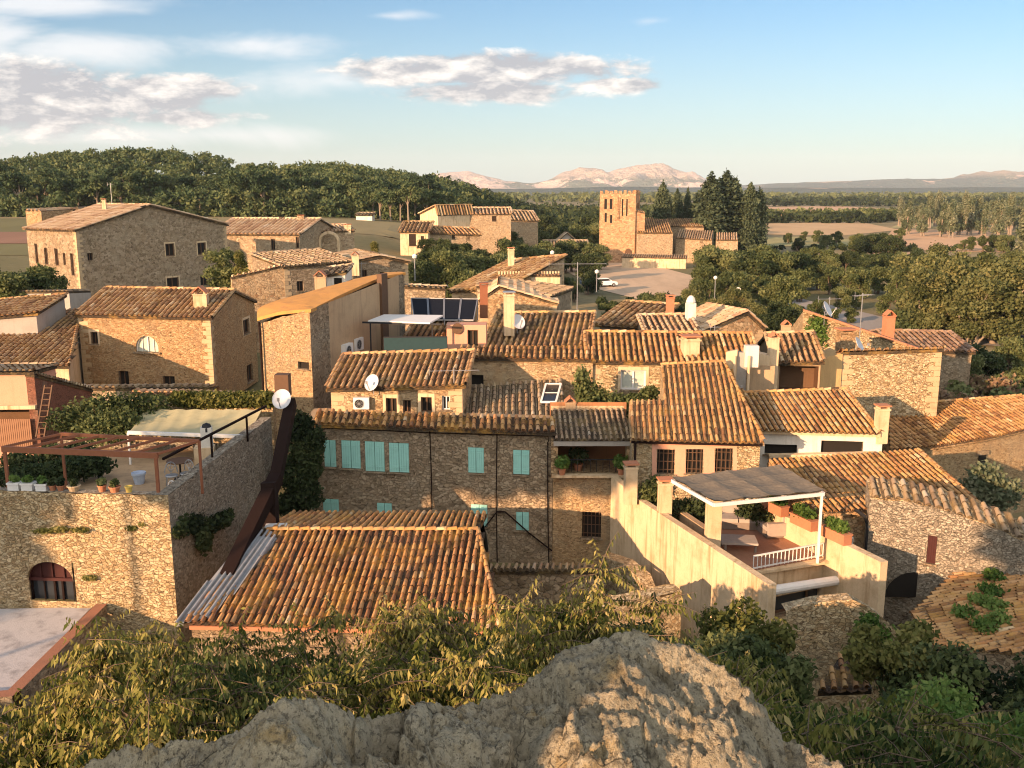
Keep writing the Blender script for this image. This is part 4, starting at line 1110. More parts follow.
# --- square stone house with arched window (left of centre)
r = house('square_stone_house', 'square golden stone house with a white arched window and small chimney', (78, 314.5, 62), (210, 317.5, 60.5), 9.2, 3, kind='ridge', slope=.27, ridge_frac=.5, wall=ST_WARM,
      ops=[(91, 332, 98, 344, 'dark+'), (135.5, 336, 158, 352, 'arch'), (119, 371, 129, 388, 'dark'), (163, 376, 175, 391, 'dark')],
      rops=[(243, 319, 249.5, 334, 'dark+'), (247, 364, 253, 382, 'dark')], tile=TL_BROWN, pitch=.34, turn=.12)
chimney(r, 194.5, 207.5, 287, 310.5, 62.5, PL_CREAM, 'gable')

# --- big manor at the top left
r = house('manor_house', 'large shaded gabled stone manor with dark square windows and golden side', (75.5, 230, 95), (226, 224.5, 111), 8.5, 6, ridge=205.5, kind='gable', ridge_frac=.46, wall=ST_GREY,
      ops=[(87.5, 253, 93, 260.5, 'dark'), (165.5, 243.5, 174.5, 256, 'dark+'), (197.5, 242.5, 206, 254.5, 'dark+'), (167, 277.5, 179, 290, 'dark+'), (200.5, 276, 208, 287, 'dark')],
      lops=[(4.6, 9.5, 5.2, 11.2, '@dark'), (2.8, 9.5, 3.4, 11.2, '@dark'), (7.2, 8.6, 7.7, 10.8, '@dark'), (1.2, 9.6, 1.7, 11.6, '@dark'), (6, 9.6, 6.4, 10.8, '@dark')], tile=TL_PALE, pitch=.4, turn=0, rows=.9, over=.25)
chimney(r, 102.5, 106, 200, 209, 103, PL_CREAM, 'flat')
house('manor_tower', 'square golden stone tower stub at the far corner of the manor', (25.5, 210.5, 106), (41, 211.5, 105), 5, 6, kind='mono', slope=.02, wall=ST_WARM, tile=TL_PALE, pitch=.5, over=0, edges=False, cat='tower', rough=.15, ops=[(31, 226, 34, 232, 'hole')])
house('ruined_manor_wall', 'crumbling grey stone range with uneven top behind the manor roof', (41, 213.5, 108), (80, 209.5, 109), 5, 6, kind='mono', slope=.02, wall=ST_GREY, tile=TL_GREY, pitch=.5, over=0, edges=False, cat='ruin', rough=.4)

# --- left edge roofs
r = empty('brown_roof_house', P(20, 363, 56), 'wide low house under a weathered brown tile roof at the terrace edge', 'house')
k1, k2, k3 = P(-60, 368, 54), P(69, 363.5, 54), P(81, 309, 66); k1.z = k2.z = (k1.z + k2.z) / 2; nrm = (k2 - k1).cross(k3 - k1).normalized()
q = [k1, k2, on_plane(81, 309, k1, nrm), on_plane(35, 311, k1, nrm), on_plane(-60, 312, k1, nrm)]
tiled(q, V(-.12, 1, .2), .32, TL_BROWN, 'roof', r, edges=((1, 2),))
mb = MB(); e = V(-.15, .2, -.1)
for i in range(5): wall_faces(mb, q[i] + e, q[(i + 1) % 5] + e, 3)
mb.build('wall', PL_CREAM, r)
house('white_parapet_house', 'low block with pale grey plaster parapet above the brown roof', (-70, 293, 80), (69, 292, 78), 3, 4, kind='mono', slope=-.08, wall=PL_GREY, tile=TL_GREY, over=0, pitch=.4, edges=False)
house('far_left_roof_house', 'small house end with dark tile roof and white gable edge', (-70, 322, 60), (36, 313, 60), 4, 4, kind='mono', slope=.17, wall=PL_GREY, tile=TL_BROWN, pitch=.34, over=.2)
# pink house
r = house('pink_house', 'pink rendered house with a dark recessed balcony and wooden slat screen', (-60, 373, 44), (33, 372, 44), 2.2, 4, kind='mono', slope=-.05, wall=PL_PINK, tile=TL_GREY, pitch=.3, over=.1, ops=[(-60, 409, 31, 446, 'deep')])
mb = MB()
for i in range(46):
    p = P(-62 + i * 2.05, 433, 43.8); mb.box((p.x, 43.85, p.z), (.075, .05, 1.35))
mb.build('slat_screen', plain('wood_slats', (.30, .16, .09), .8), r)
mb = MB(); pa, pb = P(-60, 408, 43.7), P(36, 407, 43.7); mb.bar(pa, pb, .2, .18); mb.build('lintel', PL_CREAM, r)
house('brick_garden_wall', 'red brown brick wall with sloping grey coping beside the pink house', (34, 375, 44), (92, 390, 50), .4, 4, kind='mono', slope=.1, wall=stone('brick', [(.22, .09, .06), (.30, .13, .08), (.26, .11, .07)], (.25, .17, .12), 6, 3, .05, .03), tile=TL_GREY, pitch=.3, edges=False, cat='wall', over=.05)
# low lit wall and retaining wall behind the awning
house('garden_wall', 'low sunlit rubble garden wall with rounded top behind the awning', (131, 393, 42.6), (272, 397, 42.2), .5, 4, kind='mono', slope=.0, wall=ST_RUBBLE, tile=TL_PALE, pitch=.3, edges=False, cat='wall', over=.02, rough=.1)
house('yard_wall', 'dark rough stone wall of the yard under the square stone house', (70, 389, 52), (215, 388, 51), .5, 3, kind='mono', slope=.0, wall=ST_GREY, tile=TL_GREY, pitch=.4, edges=False, cat='wall', over=.02, rough=.12)

# --- three window house (right of centre)
e0, e1 = P(632, 443, 36.9), P(762, 441.5, 36.4); e0.z = e1.z = zrow(442, 36.6)
sl = .33; uh = (e1 - e0).normalized(); nh_ = Vector((-uh.y, uh.x, 0)); nrm = uh.cross((nh_ + UP * sl).normalized()).normalized()
q = [e0 + V(-.08, 0, .06), e1 + V(.1, 0, .06)] + [on_plane(px, py, e0 + UP * .06, nrm) for px, py in ((724, 362), (661, 365), (665, 400), (629, 401))]
r = empty('three_window_house', ((e0.x + e1.x) / 2, 39, 1), 'house with three brown shuttered windows in a pink band under a long tiled roof', 'house')
tiled(q, nh_ + UP * sl, .235, TL_ORANGE, 'roof', r, rows=.46, edges=((1, 2), (2, 3)), slabmat=ST_WARM, over=.12)
mb = MB(); w0, w1 = e0 + V(.02, .15, -.03), e1 + V(-.02, .15, -.03)
wall_faces(mb, w0, w1, .5, [(657, 449.5, 674.5, 474, 'bars'), (686, 449, 703, 473.5, 'bars'), (715, 448.5, 732.5, 472.5, 'bars')], r)
wb = [on_plane(px, py, e0 - UP * .1, nrm) for px, py in ((724, 362), (661, 365), (665, 400), (629, 401))]
seq = [w1] + wb + [w0]
for i in range(len(seq) - 1): wall_faces(mb, seq[i], seq[i + 1], .5, (), None)
mb.build('wall', ST_RUBBLE, r)
mb = MB()      # pink plaster between the windows
nf = away(w0, w1)
def wp(px, py, d): 
    p = on_plane(px, py, w0, nf); return p - nf * d
for (xa, xb, ya, yb) in ((652, 656.6, 443.5, 476), (674.9, 685.6, 443.5, 476), (703.4, 714.6, 443.5, 476), (732.9, 737, 443.5, 476), (656.6, 674.9, 443.5, 449), (685.6, 703.4, 443.5, 449), (714.6, 732.9, 443.5, 448)):
    vs = [wp(xa, yb, .015), wp(xb, yb, .015), wp(xb, ya, .015), wp(xa, ya, .015)]; mb.add(vs, [(0, 1, 2, 3)])
mb.build('plaster_band', PL_PINK, r)
mb = MB(); mb.bar(w0 + V(-.05, -.12, -.05), w1 + V(.05, -.12, -.05), .1, .1); p0 = w0 + V(.12, -.1, 0); mb.tube([p0, V(p0.x, p0.y, 4.6)], .05, 6); mb.build('gutter', M_BROWN, r)


# --- long roof behind
r = house('long_roof_house', 'long low house with a wide sunlit tile roof and pale chimneys', (590, 360, 46.2), (757, 362, 45.8), 6.3, 2, kind='ridge', slope=.36, ridge_frac=.42, wall=ST_RUBBLE,
          ops=[(620.5, 370, 646, 390, 'curtain+')], tile=TL_ORANGE, pitch=.285, over=.2)
chimney(r, 682, 698, 338, 358, 46.6, PL_CREAM, 'flat')
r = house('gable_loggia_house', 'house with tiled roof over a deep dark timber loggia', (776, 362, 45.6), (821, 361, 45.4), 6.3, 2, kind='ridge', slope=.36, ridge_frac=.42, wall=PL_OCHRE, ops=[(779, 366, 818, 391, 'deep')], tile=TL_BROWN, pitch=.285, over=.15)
chimney(r, 768, 777, 333, 392, 44.6, PL_CREAM, 'gable')
chimney(r, 782, 790, 321, 336, 50.5, PL_OCHRE, 'gable')
# chimney cluster and service stack between
r = empty('stair_block', P(735, 375, 43.6), 'narrow plastered stair block with white vent pipes above the three window house', 'house')
solid(r, [P(726, 352, 43.2), P(737.5, 350, 43.1), P(738, 349, 44.6), P(727, 351, 44.6)], 5, PL_CREAM, name='wall')
solid(r, [P(737.6, 352, 43.25), P(747.5, 353, 43.2), P(747.5, 352, 44.6), P(738.2, 351, 44.6)], 5, PL_GREY, name='rear_wall')
solid(r, [P(754, 352, 44.5), P(770, 356, 44.2), P(770, 354, 46), P(754, 350, 46)], 5, PL_CREAM, name='side_wall')
mb = MB(); 
for px in (747.5, 733): p0 = P(px, 393, 43.0); p1 = P(px, 356, 43.0); mb.tube([p0, V(p0.x, 43.0, p1.z)], .07, 8)
mb.build('vent_pipe', PL_CREAM, r)
mb = MB(); pa = P(751, 356, 43.3); mb.box(pa, (.62, .4, 1.0)); mb.build('meter_box', PL_WHITE, r)
solid(r, [P(749, 366, 44), P(775, 366, 44), P(775, 364, 45), P(749, 364, 45)], 6.2, PL_OCHRE, name='terrace_wall')

# --- courtyard wall behind the loggia
house('courtyard_wall', 'broken sunlit rubble wall half covered in climbing plants', (573, 360, 44.4), (660, 364, 44.0), .6, 3, kind='mono', slope=0, wall=ST_RUBBLE, tile=TL_GREY, pitch=.35, edges=False, cat='wall', rough=.12, over=0,
      ops=[(573, 362, 580, 372, 'hole')]) if False else None

# --- pale plaster house with ribbon windows
f0, f1 = P(764, 436, 39.2), P(880, 430.5, 38.6); f0.z = f1.z = zrow(433, 38.9)
r = empty('ribbon_window_house', P(820, 450, 41), 'pale plastered house with two long dark ribbon windows under tiles', 'house')
u3 = (f1 - f0).normalized(); n3_ = Vector((-u3.y, u3.x, 0)); sl3 = .27; nrm3 = u3.cross((n3_ + UP * sl3).normalized()).normalized()
q = [f0 + V(-.3, 0, .06), f1 + V(.05, 0, .06)] + [on_plane(px, py, f0 + UP * .06, nrm3) for px, py in ((846, 389.5), (737, 393.5))]
tiled(q, q[2] - q[1], .235, TL_ORANGE, 'roof', r, rows=.46, edges=((2, 3), (1, 2)), slabmat=PL_CREAM, over=.1)
mb = MB(); w0, w1 = f0 + V(-.1, .15, -.03), f1 + V(.2, .15, -.03)
wall_faces(mb, w0, w1, .5, [(764.6, 444.5, 797, 454.5, 'hole'), (821, 441, 863, 453.5, 'hole')], r)
seq = [w1, q[2] - UP * .15, q[3] - UP * .15, w0]
for i in range(3): wall_faces(mb, seq[i], seq[i + 1], .5, (), None)
mb.build('wall', PL_WHITE, r)
chimney(r, 876, 887, 408, 436, 38.9, PL_CREAM, 'flat', name='corner_pillar')
mb = MB(); p0 = P(772, 459, 38.4); p1 = P(878, 456, 38.0); mb.bar(V(p0.x, 38.9, p0.z), V(p1.x, 38.4, p1.z), .3, .12); mb.build('ledge', PL_CREAM, r)

# --- lower tiled roof in part shade
r = empty('shadow_roof_house', P(880, 500, 38), 'low stone house with raking tile roof beside the pergola terrace', 'house')
g1_, g2_, g3_ = P(918, 450, 38.6), P(981, 506, 33.9), P(822, 512, 33.1); nrm = (g2_ - g1_).cross(g3_ - g1_).normalized()
q = [g3_, g2_, g1_, on_plane(768, 460, g1_, nrm), on_plane(790, 490, g1_, nrm)]
tiled(q, g1_ - g2_, .235, TL_ORANGE, 'roof', r, rows=.46, edges=((1, 2),), slabmat=ST_WARM)
mb = MB(); dn = V(0, .1, -.15); wall_faces(mb, g3_ + dn, g2_ + dn, .5, (), None); wall_faces(mb, g2_ + dn, g1_ + dn, .5); wall_faces(mb, g1_ + dn, q[3] + dn, .5); wall_faces(mb, q[3] + dn, q[4] + dn, .5); wall_faces(mb, q[4] + dn, g3_ + dn, .5); mb.build('wall', ST_WARM, r)
mb = MB(); p0 = P(855, 512, 32.9); mb.tube([p0 + V(0, 0, .1), p0 + V(.35, -.05, -.15), p0 + V(.5, -.05, -.6), p0 + V(.5, -.05, -2.6)], .07, 8); mb.build('downpipe', M_BLACK, r)

# --- right hand roof
r = empty('right_roof_house', P(960, 450, 46), 'long rubble house with sunlit orange roof and one slit window', 'house')
h1, h2, h3 = P(889, 406, 48.5), P(1021, 396, 50), P(926, 447.5, 43.3); nrm = (h3 - h1).cross(h2 - h1).normalized()
qq = [on_plane(891, 449.5, h1, nrm), h3, on_plane(985, 438, h1, nrm), on_plane(1060, 421, h1, nrm), on_plane(1060, 398, h1, nrm), h2, h1]
if nrm.z < 0: nrm = -nrm
tiled(qq, V(-.12, 1, .25), .235, TL_ORANGE, 'roof', r, rows=.46, edges=((5, 6),), slabmat=ST_WARM)
mb = MB(); dn = V(0, .15, -.15)
seq = [qq[0], qq[1], qq[2], qq[3], qq[4], qq[5], qq[6], qq[0]]
wall_faces(mb, seq[0] + dn, seq[1] + dn, .5); wall_faces(mb, seq[1] + dn, seq[2] + dn, .5); wall_faces(mb, seq[2] + dn, seq[3] + dn, .5, (), r)
for i in range(3, 7): wall_faces(mb, seq[i] + dn, seq[i + 1] + dn, .5)
wall_ = mb.build('wall', ST_FINE, r)
mb = MB(); s0 = on_plane(981, 464, seq[1] + dn, away(seq[1], seq[2])); 
# slit window set in the wall by its own small opening
r2u = (seq[2] - seq[1]); r2u.z = 0; r2u.normalize(); r2n = r2u.cross(UP)
mb.box(s0 + r2n * .02, (.42, .1, .95), 0, .5, r2u, r2n, UP); mb.build('window', M_DARK, r)
mb = MB(); mb.box(s0 + r2n * .03 + UP * .58, (.7, .12, .2), 0, .5, r2u, r2n, UP); mb.build('lintel', ST_GREY, r)

# --- tall sunlit wall + gable house behind
r = house('tall_stone_block', 'tall sunlit rubble gable wall with yellow plaster corner and jagged edge', (843, 353, 47), (942, 350, 47), 5, 3, kind='mono', slope=-.4, wall=ST_RUBBLE, tile=TL_BROWN, pitch=.33, over=.08, rough=.05)
mb = MB(); a, b = P(821, 364, 46.6), P(842.8, 354, 46.9); wall_faces(mb, a, b, 4, (), None, extra_top=[(.3, a.z + .35), (.6, b.z - .05)]); wall_faces(mb, a + V(0, 2, 0), a, 4); mb.add([a, b, b + V(0, 2, 0), a + V(0, 2, 0)], [(0, 1, 2, 3)]); mb.build('plaster_corner', plaster('yellow_plaster', (.58, .38, .17), (.4, .25, .12), .4, .5), r)
r = empty('gabled_ruin_house', P(860, 340, 57), 'sunlit gable wall falling to the right, ivy patch and terracotta chimney on top', 'house')
a, b, c = P(803.5, 311, 57), P(840, 323, 56.6), P(920, 350, 55.5)
solid(r, [a, b, c, c + V(1, 7, -2.6), a + V(1, 7, -2.6)], 2, ST_RUBBLE, name='wall', rough=.06)
mb = MB(); 
for p_, q_ in ((a, b), (b, c)): mb.bar(p_ + UP * .06, q_ + UP * .06, .5, .12)
mb.build('coping', TL_ORANGE if False else M_TERRA, r)
chimney(r, 884, 893.5, 311, 333, 57, M_TERRA, 'gable')
chimney(r, 838, 853, 331, 353, 52, ST_WARM, 'flat')
leaves('ivy', [(tuple(P(817, 333, 56.7)), (.9, .25, 1.3)), (tuple(P(819, 325, 56.7)), (.5, .2, .8))], 900, .12, LF_BRIGHT, r)
house('rust_roof_barn', 'collapsed overgrown barn with reddish tile roof among the shrubs', (900, 350, 68), (972, 352, 68), 8, 1, kind='ridge', slope=.2, ridge_frac=.5, wall=ST_GREY, tile=tilemat('tile_dusky', [PAN_SHADE, (.20, .12, .08), (.30, .20, .14), (.34, .25, .18)], damt=.8), pitch=.4, cat='barn', over=.2)

# --- curved ruined barn at the right
r = empty('ruined_barn', P(940, 545, 33), 'shaded rubble barn with sloping stone topped wall, dark red door and black archway', 'barn')
pts = [P(870, 498, 32.8), P(903, 501, 32.3), P(942, 510, 31.7), P(985, 524, 31.0), P(1024, 541, 30.3), P(1090, 560, 29.2)]
mb = MB()
wall_faces(mb, pts[0], pts[1], .3, (), r, rough=.06)
wall_faces(mb, pts[1], pts[2], .3, [(927, 536, 940, 564, 'reddoor')], r, rough=.06)
for i in range(2, 5): wall_faces(mb, pts[i], pts[i + 1], .3, (), r, rough=.06)
inner = [p + V(.25, 1.1, .38) for p in pts]
wall_faces(mb, V(inner[0].x, inner[0].y, inner[0].z), pts[0], .3)
mb.build('wall', ST_GREYRUB, r)
for i in range(5):
    tiled([pts[i] + UP * .05, pts[i + 1] + UP * .05, inner[i + 1] + UP * .05, inner[i] + UP * .05], V(.2, 1, .3), .3, TL_GREY, 'coping', r, rows=.4, slabmat=ST_RUBBLE)
k = MB()
aw = away(pts[0], pts[1]); c_ = on_plane(911, 596, pts[1], away(pts[0], pts[2]))
k.add([c_ + V(1.0 * math.cos(a), -.02 - .12 * 0, .95 * math.sin(a)) + V(0, -.06, 0) for a in np.linspace(0, math.pi, 13)] , [tuple(range(13))[::-1]])
k.build('archway', M_DARK, r)

# --- rubble pantile roof at lower right
r = empty('broken_roof_shed', P(975, 610, 28), 'low shed under a broken mixed red and grey tile roof crossed by ivy', 'shed')
a, b, c = P(915, 612, 28.5), P(930, 642, 27), P(1070, 642, 27.5); nrm = (b - a).cross(c - a).normalized()
a = P(912, 611, 29); d = P(1000, 548, 33); nrm = (b - a).cross(d - a).normalized()
q = [a, P(932, 645, 26.5)]; nrm = (q[1] - a).cross(d - a).normalized()
q += [on_plane(1075, 655, a, nrm), on_plane(1075, 548, a, nrm), d, on_plane(958, 573, a, nrm)]
tiled(q, V(1, .1, .15), .2, TL_ORANGE, 'roof', r, rows=.5, slabmat=ST_WARM, sag=.12, rmul=.42)
cc = sum(q, Vector()) / len(q)
mb = MB(); 
for i in range(len(q)): wall_faces(mb, q[i] - UP * .15, q[(i + 1) % len(q)] - UP * .15, .3)
mb.build('wall', ST_GREY, r)
leaves('ivy', [(tuple(on_plane(px, py, a + UP * .15, nrm)), (rr * .7, rr * .8, .2)) for px, py, rr in ((985, 545, .5), (988, 560, .6), (993, 575, .55), (992, 590, .7), (980, 600, .6), (995, 605, .7), (965, 612, .6), (1000, 618, .6), (985, 625, .7), (970, 560, .4))], 2300, .09, LF_BRIGHT, r)

# --- pergola terrace
def zT(z, px, py): return Pz(px, py, z)
r = empty('terrace_block', P(720, 560, 33), 'cream walled block with a roof terrace, glazed room and stained outer wall', 'house')
zp, zfl = 4.9, 4.05
OL = Pz(611, 484, zp + .05); OM = Pz(636, 498, zp); OR = Pz(769, 585, zp)
OL = P(611, 487, 38.3); OL.z = zp + .35
mb = MB(); wall_faces(mb, OL, OM, .5, (), None); wall_faces(mb, OM, OR, .5, (), None)
dirw = (OR - OM).normalized(); nin = Vector((-dirw.y, dirw.x, 0)); nin = nin if nin.x > 0 else -nin
I1, I2 = OM + nin * .28, OR + nin * .28
wall_faces(mb, OR, I2, .5); wall_faces(mb, I2, I1, .5)
mb.add([OL, OM, I1, OL + nin * .28], [(0, 1, 2, 3)]); mb.add([OM, OR, I2, I1], [(0, 1, 2, 3)])
# right parapet and lower patio wall
RT = [Pz(765, 503, zp), Pz(853, 544, zp), Pz(888, 561, zp)]
dr_ = (RT[2] - RT[1]).normalized(); nr_ = Vector((-dr_.y, dr_.x, 0)); nr_ = nr_ if nr_.x < 0 else -nr_
for i in range(2):
    a, b = RT[i], RT[i + 1]; ai, bi = a + nr_ * .3, b + nr_ * .3
    wall_faces(mb, b, a, .5); wall_faces(mb, ai, bi, .5); mb.add([a, b, bi, ai], [(0, 1, 2, 3)])
wall_faces(mb, RT[2] + nr_ * .3, RT[2], .5)
# front face of the terrace slab with the glazed room
FL, FR = Pz(757, 566, zfl), Pz(852, 552, zfl)
FL = Pz(753, 571, zfl)
_plaster = PL_CREAM
wall_faces(mb, FL, FR, .5, [(774, 590, 842, 608, 'glass')], r)
mb.build('wall', PL_CREAM, r)
back = [P(640, 492, 37.2), P(765, 490, 37.2)]
fl = [OM + nin * .1, FL, FR, RT[0] + nr_ * .2, V(RT[0].x, 37, 0), V(OM.x, 37, 0)]
mk('terrace_floor', [V(p.x, p.y, zfl) for p in fl], [(0, 1, 2, 3), (5, 0, 3, 4)], M_PAVE, r)
mb = MB(); 
for i in range(27):
    p = (FL + UP * .05).lerp(FR + UP * .05, i / 26); mb.bar(p, p + UP * .5, .025)
mb.bar(FL + UP * .55, FR + UP * .55, .05); mb.bar(FL + UP * .1, FR + UP * .1, .04); mb.build('railing', M_WHITE, r)
mb = MB(); off = V(-.1, -.28, 0); mb.tube([Pz(768, 591, 3.45) , Pz(855, 577.5, 3.45)], .17, 12); ar = mb.build('rolled_awning', M_WHITE, r)
mb = MB(); pq = Pz(842, 575, 3.7); mb.bar(pq, pq + V(.6, .1, .45), .05); mb.bar(pq + V(.6, .1, .45), pq + V(1.0, 0, .5), .05); mb.build('awning_arm', M_BLACK, ar)
mb = MB(); a, b = Pz(752, 572, 3.98), Pz(851, 557, 3.98); mb.bar(a - V(0, .05, 0), b - V(0, .05, 0), .25, .1); mb.build('floor_edge', PL_CREAM, r)
fl2 = [OR, RT[2], V(RT[1].x, RT[1].y, 0), V(FL.x, FL.y, 0)]
mk('patio_floor', [V(p.x, p.y, 1.1) for p in fl2], [(0, 1, 2, 3)], PL_GREY, r)
# chimney pillars on the terrace
for (x0, x1, y0, y1, Y, st, tp) in ((624.5, 636.5, 466, 496, 36.2, 'flat', M_TERRA), (658.5, 671, 482, 515, 34.8, 'flat', M_TERRA)):
    chimney(r, x0, x1, y0, y1, Y, PL_CREAM, st, tp)
chimney(r, 706.5, 720, 494, 548, 32.3, PL_CREAM, 'metal', M_METAL)
# low planter wall inside
mb = MB(); a, b = Pz(668, 508, 4.5), Pz(706, 534, 4.5); mb.bar(a, b, .25, .5); mb.build('planter_wall', PL_OCHRE, r)
# wood railing at left inner edge
# pergola
zr = 6.6; pg = [Pz(672, 481, zr), Pz(714, 505, zr), Pz(824, 494, zr), Pz(779, 468.5, zr)]
r = empty('pergola', (sum(p.x for p in pg) / 4, sum(p.y for p in pg) / 4, zfl), 'white metal pergola with grey reed mat roof on the right terrace', 'pergola')
nx_, ny_ = 30, 30; vs = []; fs = []
for i in range(nx_ + 1):
    for j in range(ny_ + 1):
        p = pg[0].lerp(pg[3], i / nx_).lerp(pg[1].lerp(pg[2], i / nx_), j / ny_); sagv = -.05 * abs(math.sin(i / nx_ * math.pi * 4)) - .03 * abs(math.sin(j / ny_ * 3 * math.pi))
        vs.append(p + UP * (.17 + sagv + .015 * mnoise.noise(p * 5)))
for i in range(nx_):
    for j in range(ny_): a = i * (ny_ + 1) + j; fs.append((a, a + 1, a + ny_ + 2, a + ny_ + 1))
N_ = len(vs); vs += [p - UP * .03 for p in vs]; fs += [tuple(q_ + N_ for q_ in f[::-1]) for f in fs[:]]
mk('reed_roof', vs, fs, M_REED, r)
mb = MB()
for i in range(4): mb.bar(pg[i], pg[(i + 1) % 4], .08, .12)
for f in (.33, .66): mb.bar(pg[0].lerp(pg[3], f), pg[1].lerp(pg[2], f), .06, .1)
mb.bar(pg[0].lerp(pg[1], .5), pg[3].lerp(pg[2], .5), .06, .1)
fr_ = mb.build('frame', M_WHITE, r)
for p in (pg[1].lerp(pg[2], .98), pg[3]):
    mb = MB(); mb.bar(V(p.x, p.y, zfl), p, .08); mb.build('post', M_WHITE, r)
# ------------------------------------------------------------------ houses beyond, church
house('grey_lane_house', 'long grey stone house with plain lit garden wall in front of the fig tree', (284, 267.5, 78), (352, 262, 82), 6, 2, kind='mono', slope=.12, wall=ST_GREY, tile=TL_GREY, pitch=.4, ops=[(297, 281, 303.5, 291, 'dark')], over=.1)
house('lit_garden_wall', 'plain sunlit garden wall of pale stone sloping down beside the orange roof', (232, 278, 76), (283.5, 266, 78), .5, 3, kind='mono', slope=0, wall=ST_WARM, tile=TL_PALE, pitch=.4, edges=False, cat='wall', over=.03)
r = house('ruined_gable_house', 'grey house with a shallow gable and crumbling tiles behind the orange roof', (350, 262, 84), (408, 262, 86), 9, 1, ridge=256, kind='gable', wall=ST_GREY, tile=TL_GREY, pitch=.4, ridge_frac=.5, over=.2, ops=[(362, 270, 367, 277, 'dark'), (380, 272, 385, 280, 'dark')])
chimney(r, 352, 359, 252, 272, 82, PL_CREAM, 'gable')
r2 = house('white_dormer_house', 'small white plastered roof house with dark openings beside two chimneys', (322, 276, 70), (345, 273, 70), 3, 2, kind='mono', slope=.1, wall=PL_WHITE, tile=TL_GREY, pitch=.4, ops=[(334, 278, 342, 287, 'hole')], over=.1)
chimney(r2, 315, 326, 271, 290, 69, PL_OCHRE, 'gable')
chimney(r2, 388, 393, 246, 256, 88, PL_CREAM, 'flat') if False else None
r = house('pink_roof_house', 'long house with pinkish tile roof behind the fig tree', (212, 233.5, 125), (299, 234, 122), 12, 4, kind='ridge', slope=.28, ridge_frac=.5, wall=ST_FAR, tile=TL_PALE, pitch=.55, rows=1.2, ops=[(271, 239, 275, 250, 'dark'), (296, 237, 299, 248, 'dark')], over=.3)
r = house('chimney_gable_house', 'grey gabled house with a square pale chimney between lit walls', (299, 230, 130), (311, 229.5, 131), 10, 3, ridge=222, kind='gable', wall=ST_FAR, tile=TL_BROWN, pitch=.55, rows=1.2, over=.3)
chimney(r, 298, 304, 216, 224, 128, ST_FAR, 'flat')
r = house('arch_wall_house', 'stone house with a large blind arch in its front wall', (312, 232.5, 128), (354, 231, 130), 6, 3, kind='mono', slope=.1, wall=ST_FAR, tile=TL_PALE, pitch=.5, rows=1.2, over=.1, rough=.1)
m = MB(); c = P(329.5, 246, 127.8); 
pts_ = [c + V(1.25 * math.cos(a), -.08, 1.2 * math.sin(a) + .6) for a in np.linspace(0, math.pi, 13)]
for i in range(12): m.bar(pts_[i], pts_[i + 1], .3, .35)
m.bar(pts_[0], pts_[0] - UP * 1.6, .3, .35); m.bar(pts_[12], pts_[12] - UP * 1.6, .3, .35); m.build('blind_arch', PL_CREAM, r)
chimney(r, 344, 351, 225, 232, 130, PL_CREAM, 'flat')
r = house('lit_end_house', 'house with bright lit gable wall and large shuttered brown window', (400, 232, 172), (428, 232, 172), 9, 0, kind='mono', slope=.16, wall=PL_CREAM, tile=TL_BROWN, pitch=.7, rows=1.5, ops=[(409, 234, 416, 246, 'bars'), (421, 236, 424, 244, 'dark')], over=.3)
r = house('long_stone_barn', 'long low stone house behind trees, pale tile roof and two small windows', (428, 233, 175), (480, 235, 178), 9, 0, kind='ridge', slope=.22, ridge_frac=.5, wall=ST_FAR, tile=TL_BROWN, pitch=.7, rows=1.5, ops=[(452, 234.5, 455, 239, 'dark'), (466, 234, 470, 240, 'dark')], over=.3)
r = house('hilltop_farmhouse', 'cream farmhouse with low tile roof and one red window below the wood', (438, 214, 205), (511, 214, 206), 11, 0, kind='ridge', slope=.20, ridge_frac=.5, wall=ST_FAR, tile=TL_PALE, pitch=.8, rows=1.6, ops=[(492, 216, 496.5, 221.5, 'bars')], over=.3)
r = house('farmhouse_wing', 'sunlit gabled wing joined to the cream farmhouse', (420, 214, 203), (438, 214.5, 199), 10, 0, ridge=206, kind='gable', ridge_frac=.9, wall=PL_CREAM, tile=TL_BROWN, pitch=.8, rows=1.6, over=.2)
r = house('shed_by_trees', 'dark low shed roof beyond the farmhouse', (511, 220, 225), (538, 221, 226), 8, 0, kind='mono', slope=.25, wall=ST_FAR, tile=TL_GREY, pitch=.8, rows=1.6, over=.3, cat='shed')
r = house('lane_cottage', 'low cottage roof with pale stone wall below the olive trees', (545, 249, 212), (588, 249, 212), 6, 0, kind='mono', slope=.25, wall=ST_FAR, tile=TL_GREY, pitch=.7, rows=1.5, over=.3, cat='cottage')
r = house('lane_cottage', 'tiny pale cottage half hidden behind the low cottage', (558, 241, 230), (576, 241, 230), 6, 0, ridge=233, kind='gable', wall=PL_GREY, tile=TL_GREY, pitch=.7, rows=1.5, over=.3, cat='cottage')
# blue and white hut at the wood edge
r = house('white_hut', 'small white hut with bluish roof at the edge of the pine wood', (356, 215.5, 262), (372, 215.5, 262), 5, 7, kind='mono', slope=.1, wall=PL_WHITE, tile=TL_GREY, pitch=.8, rows=1.6, over=.2, cat='hut')
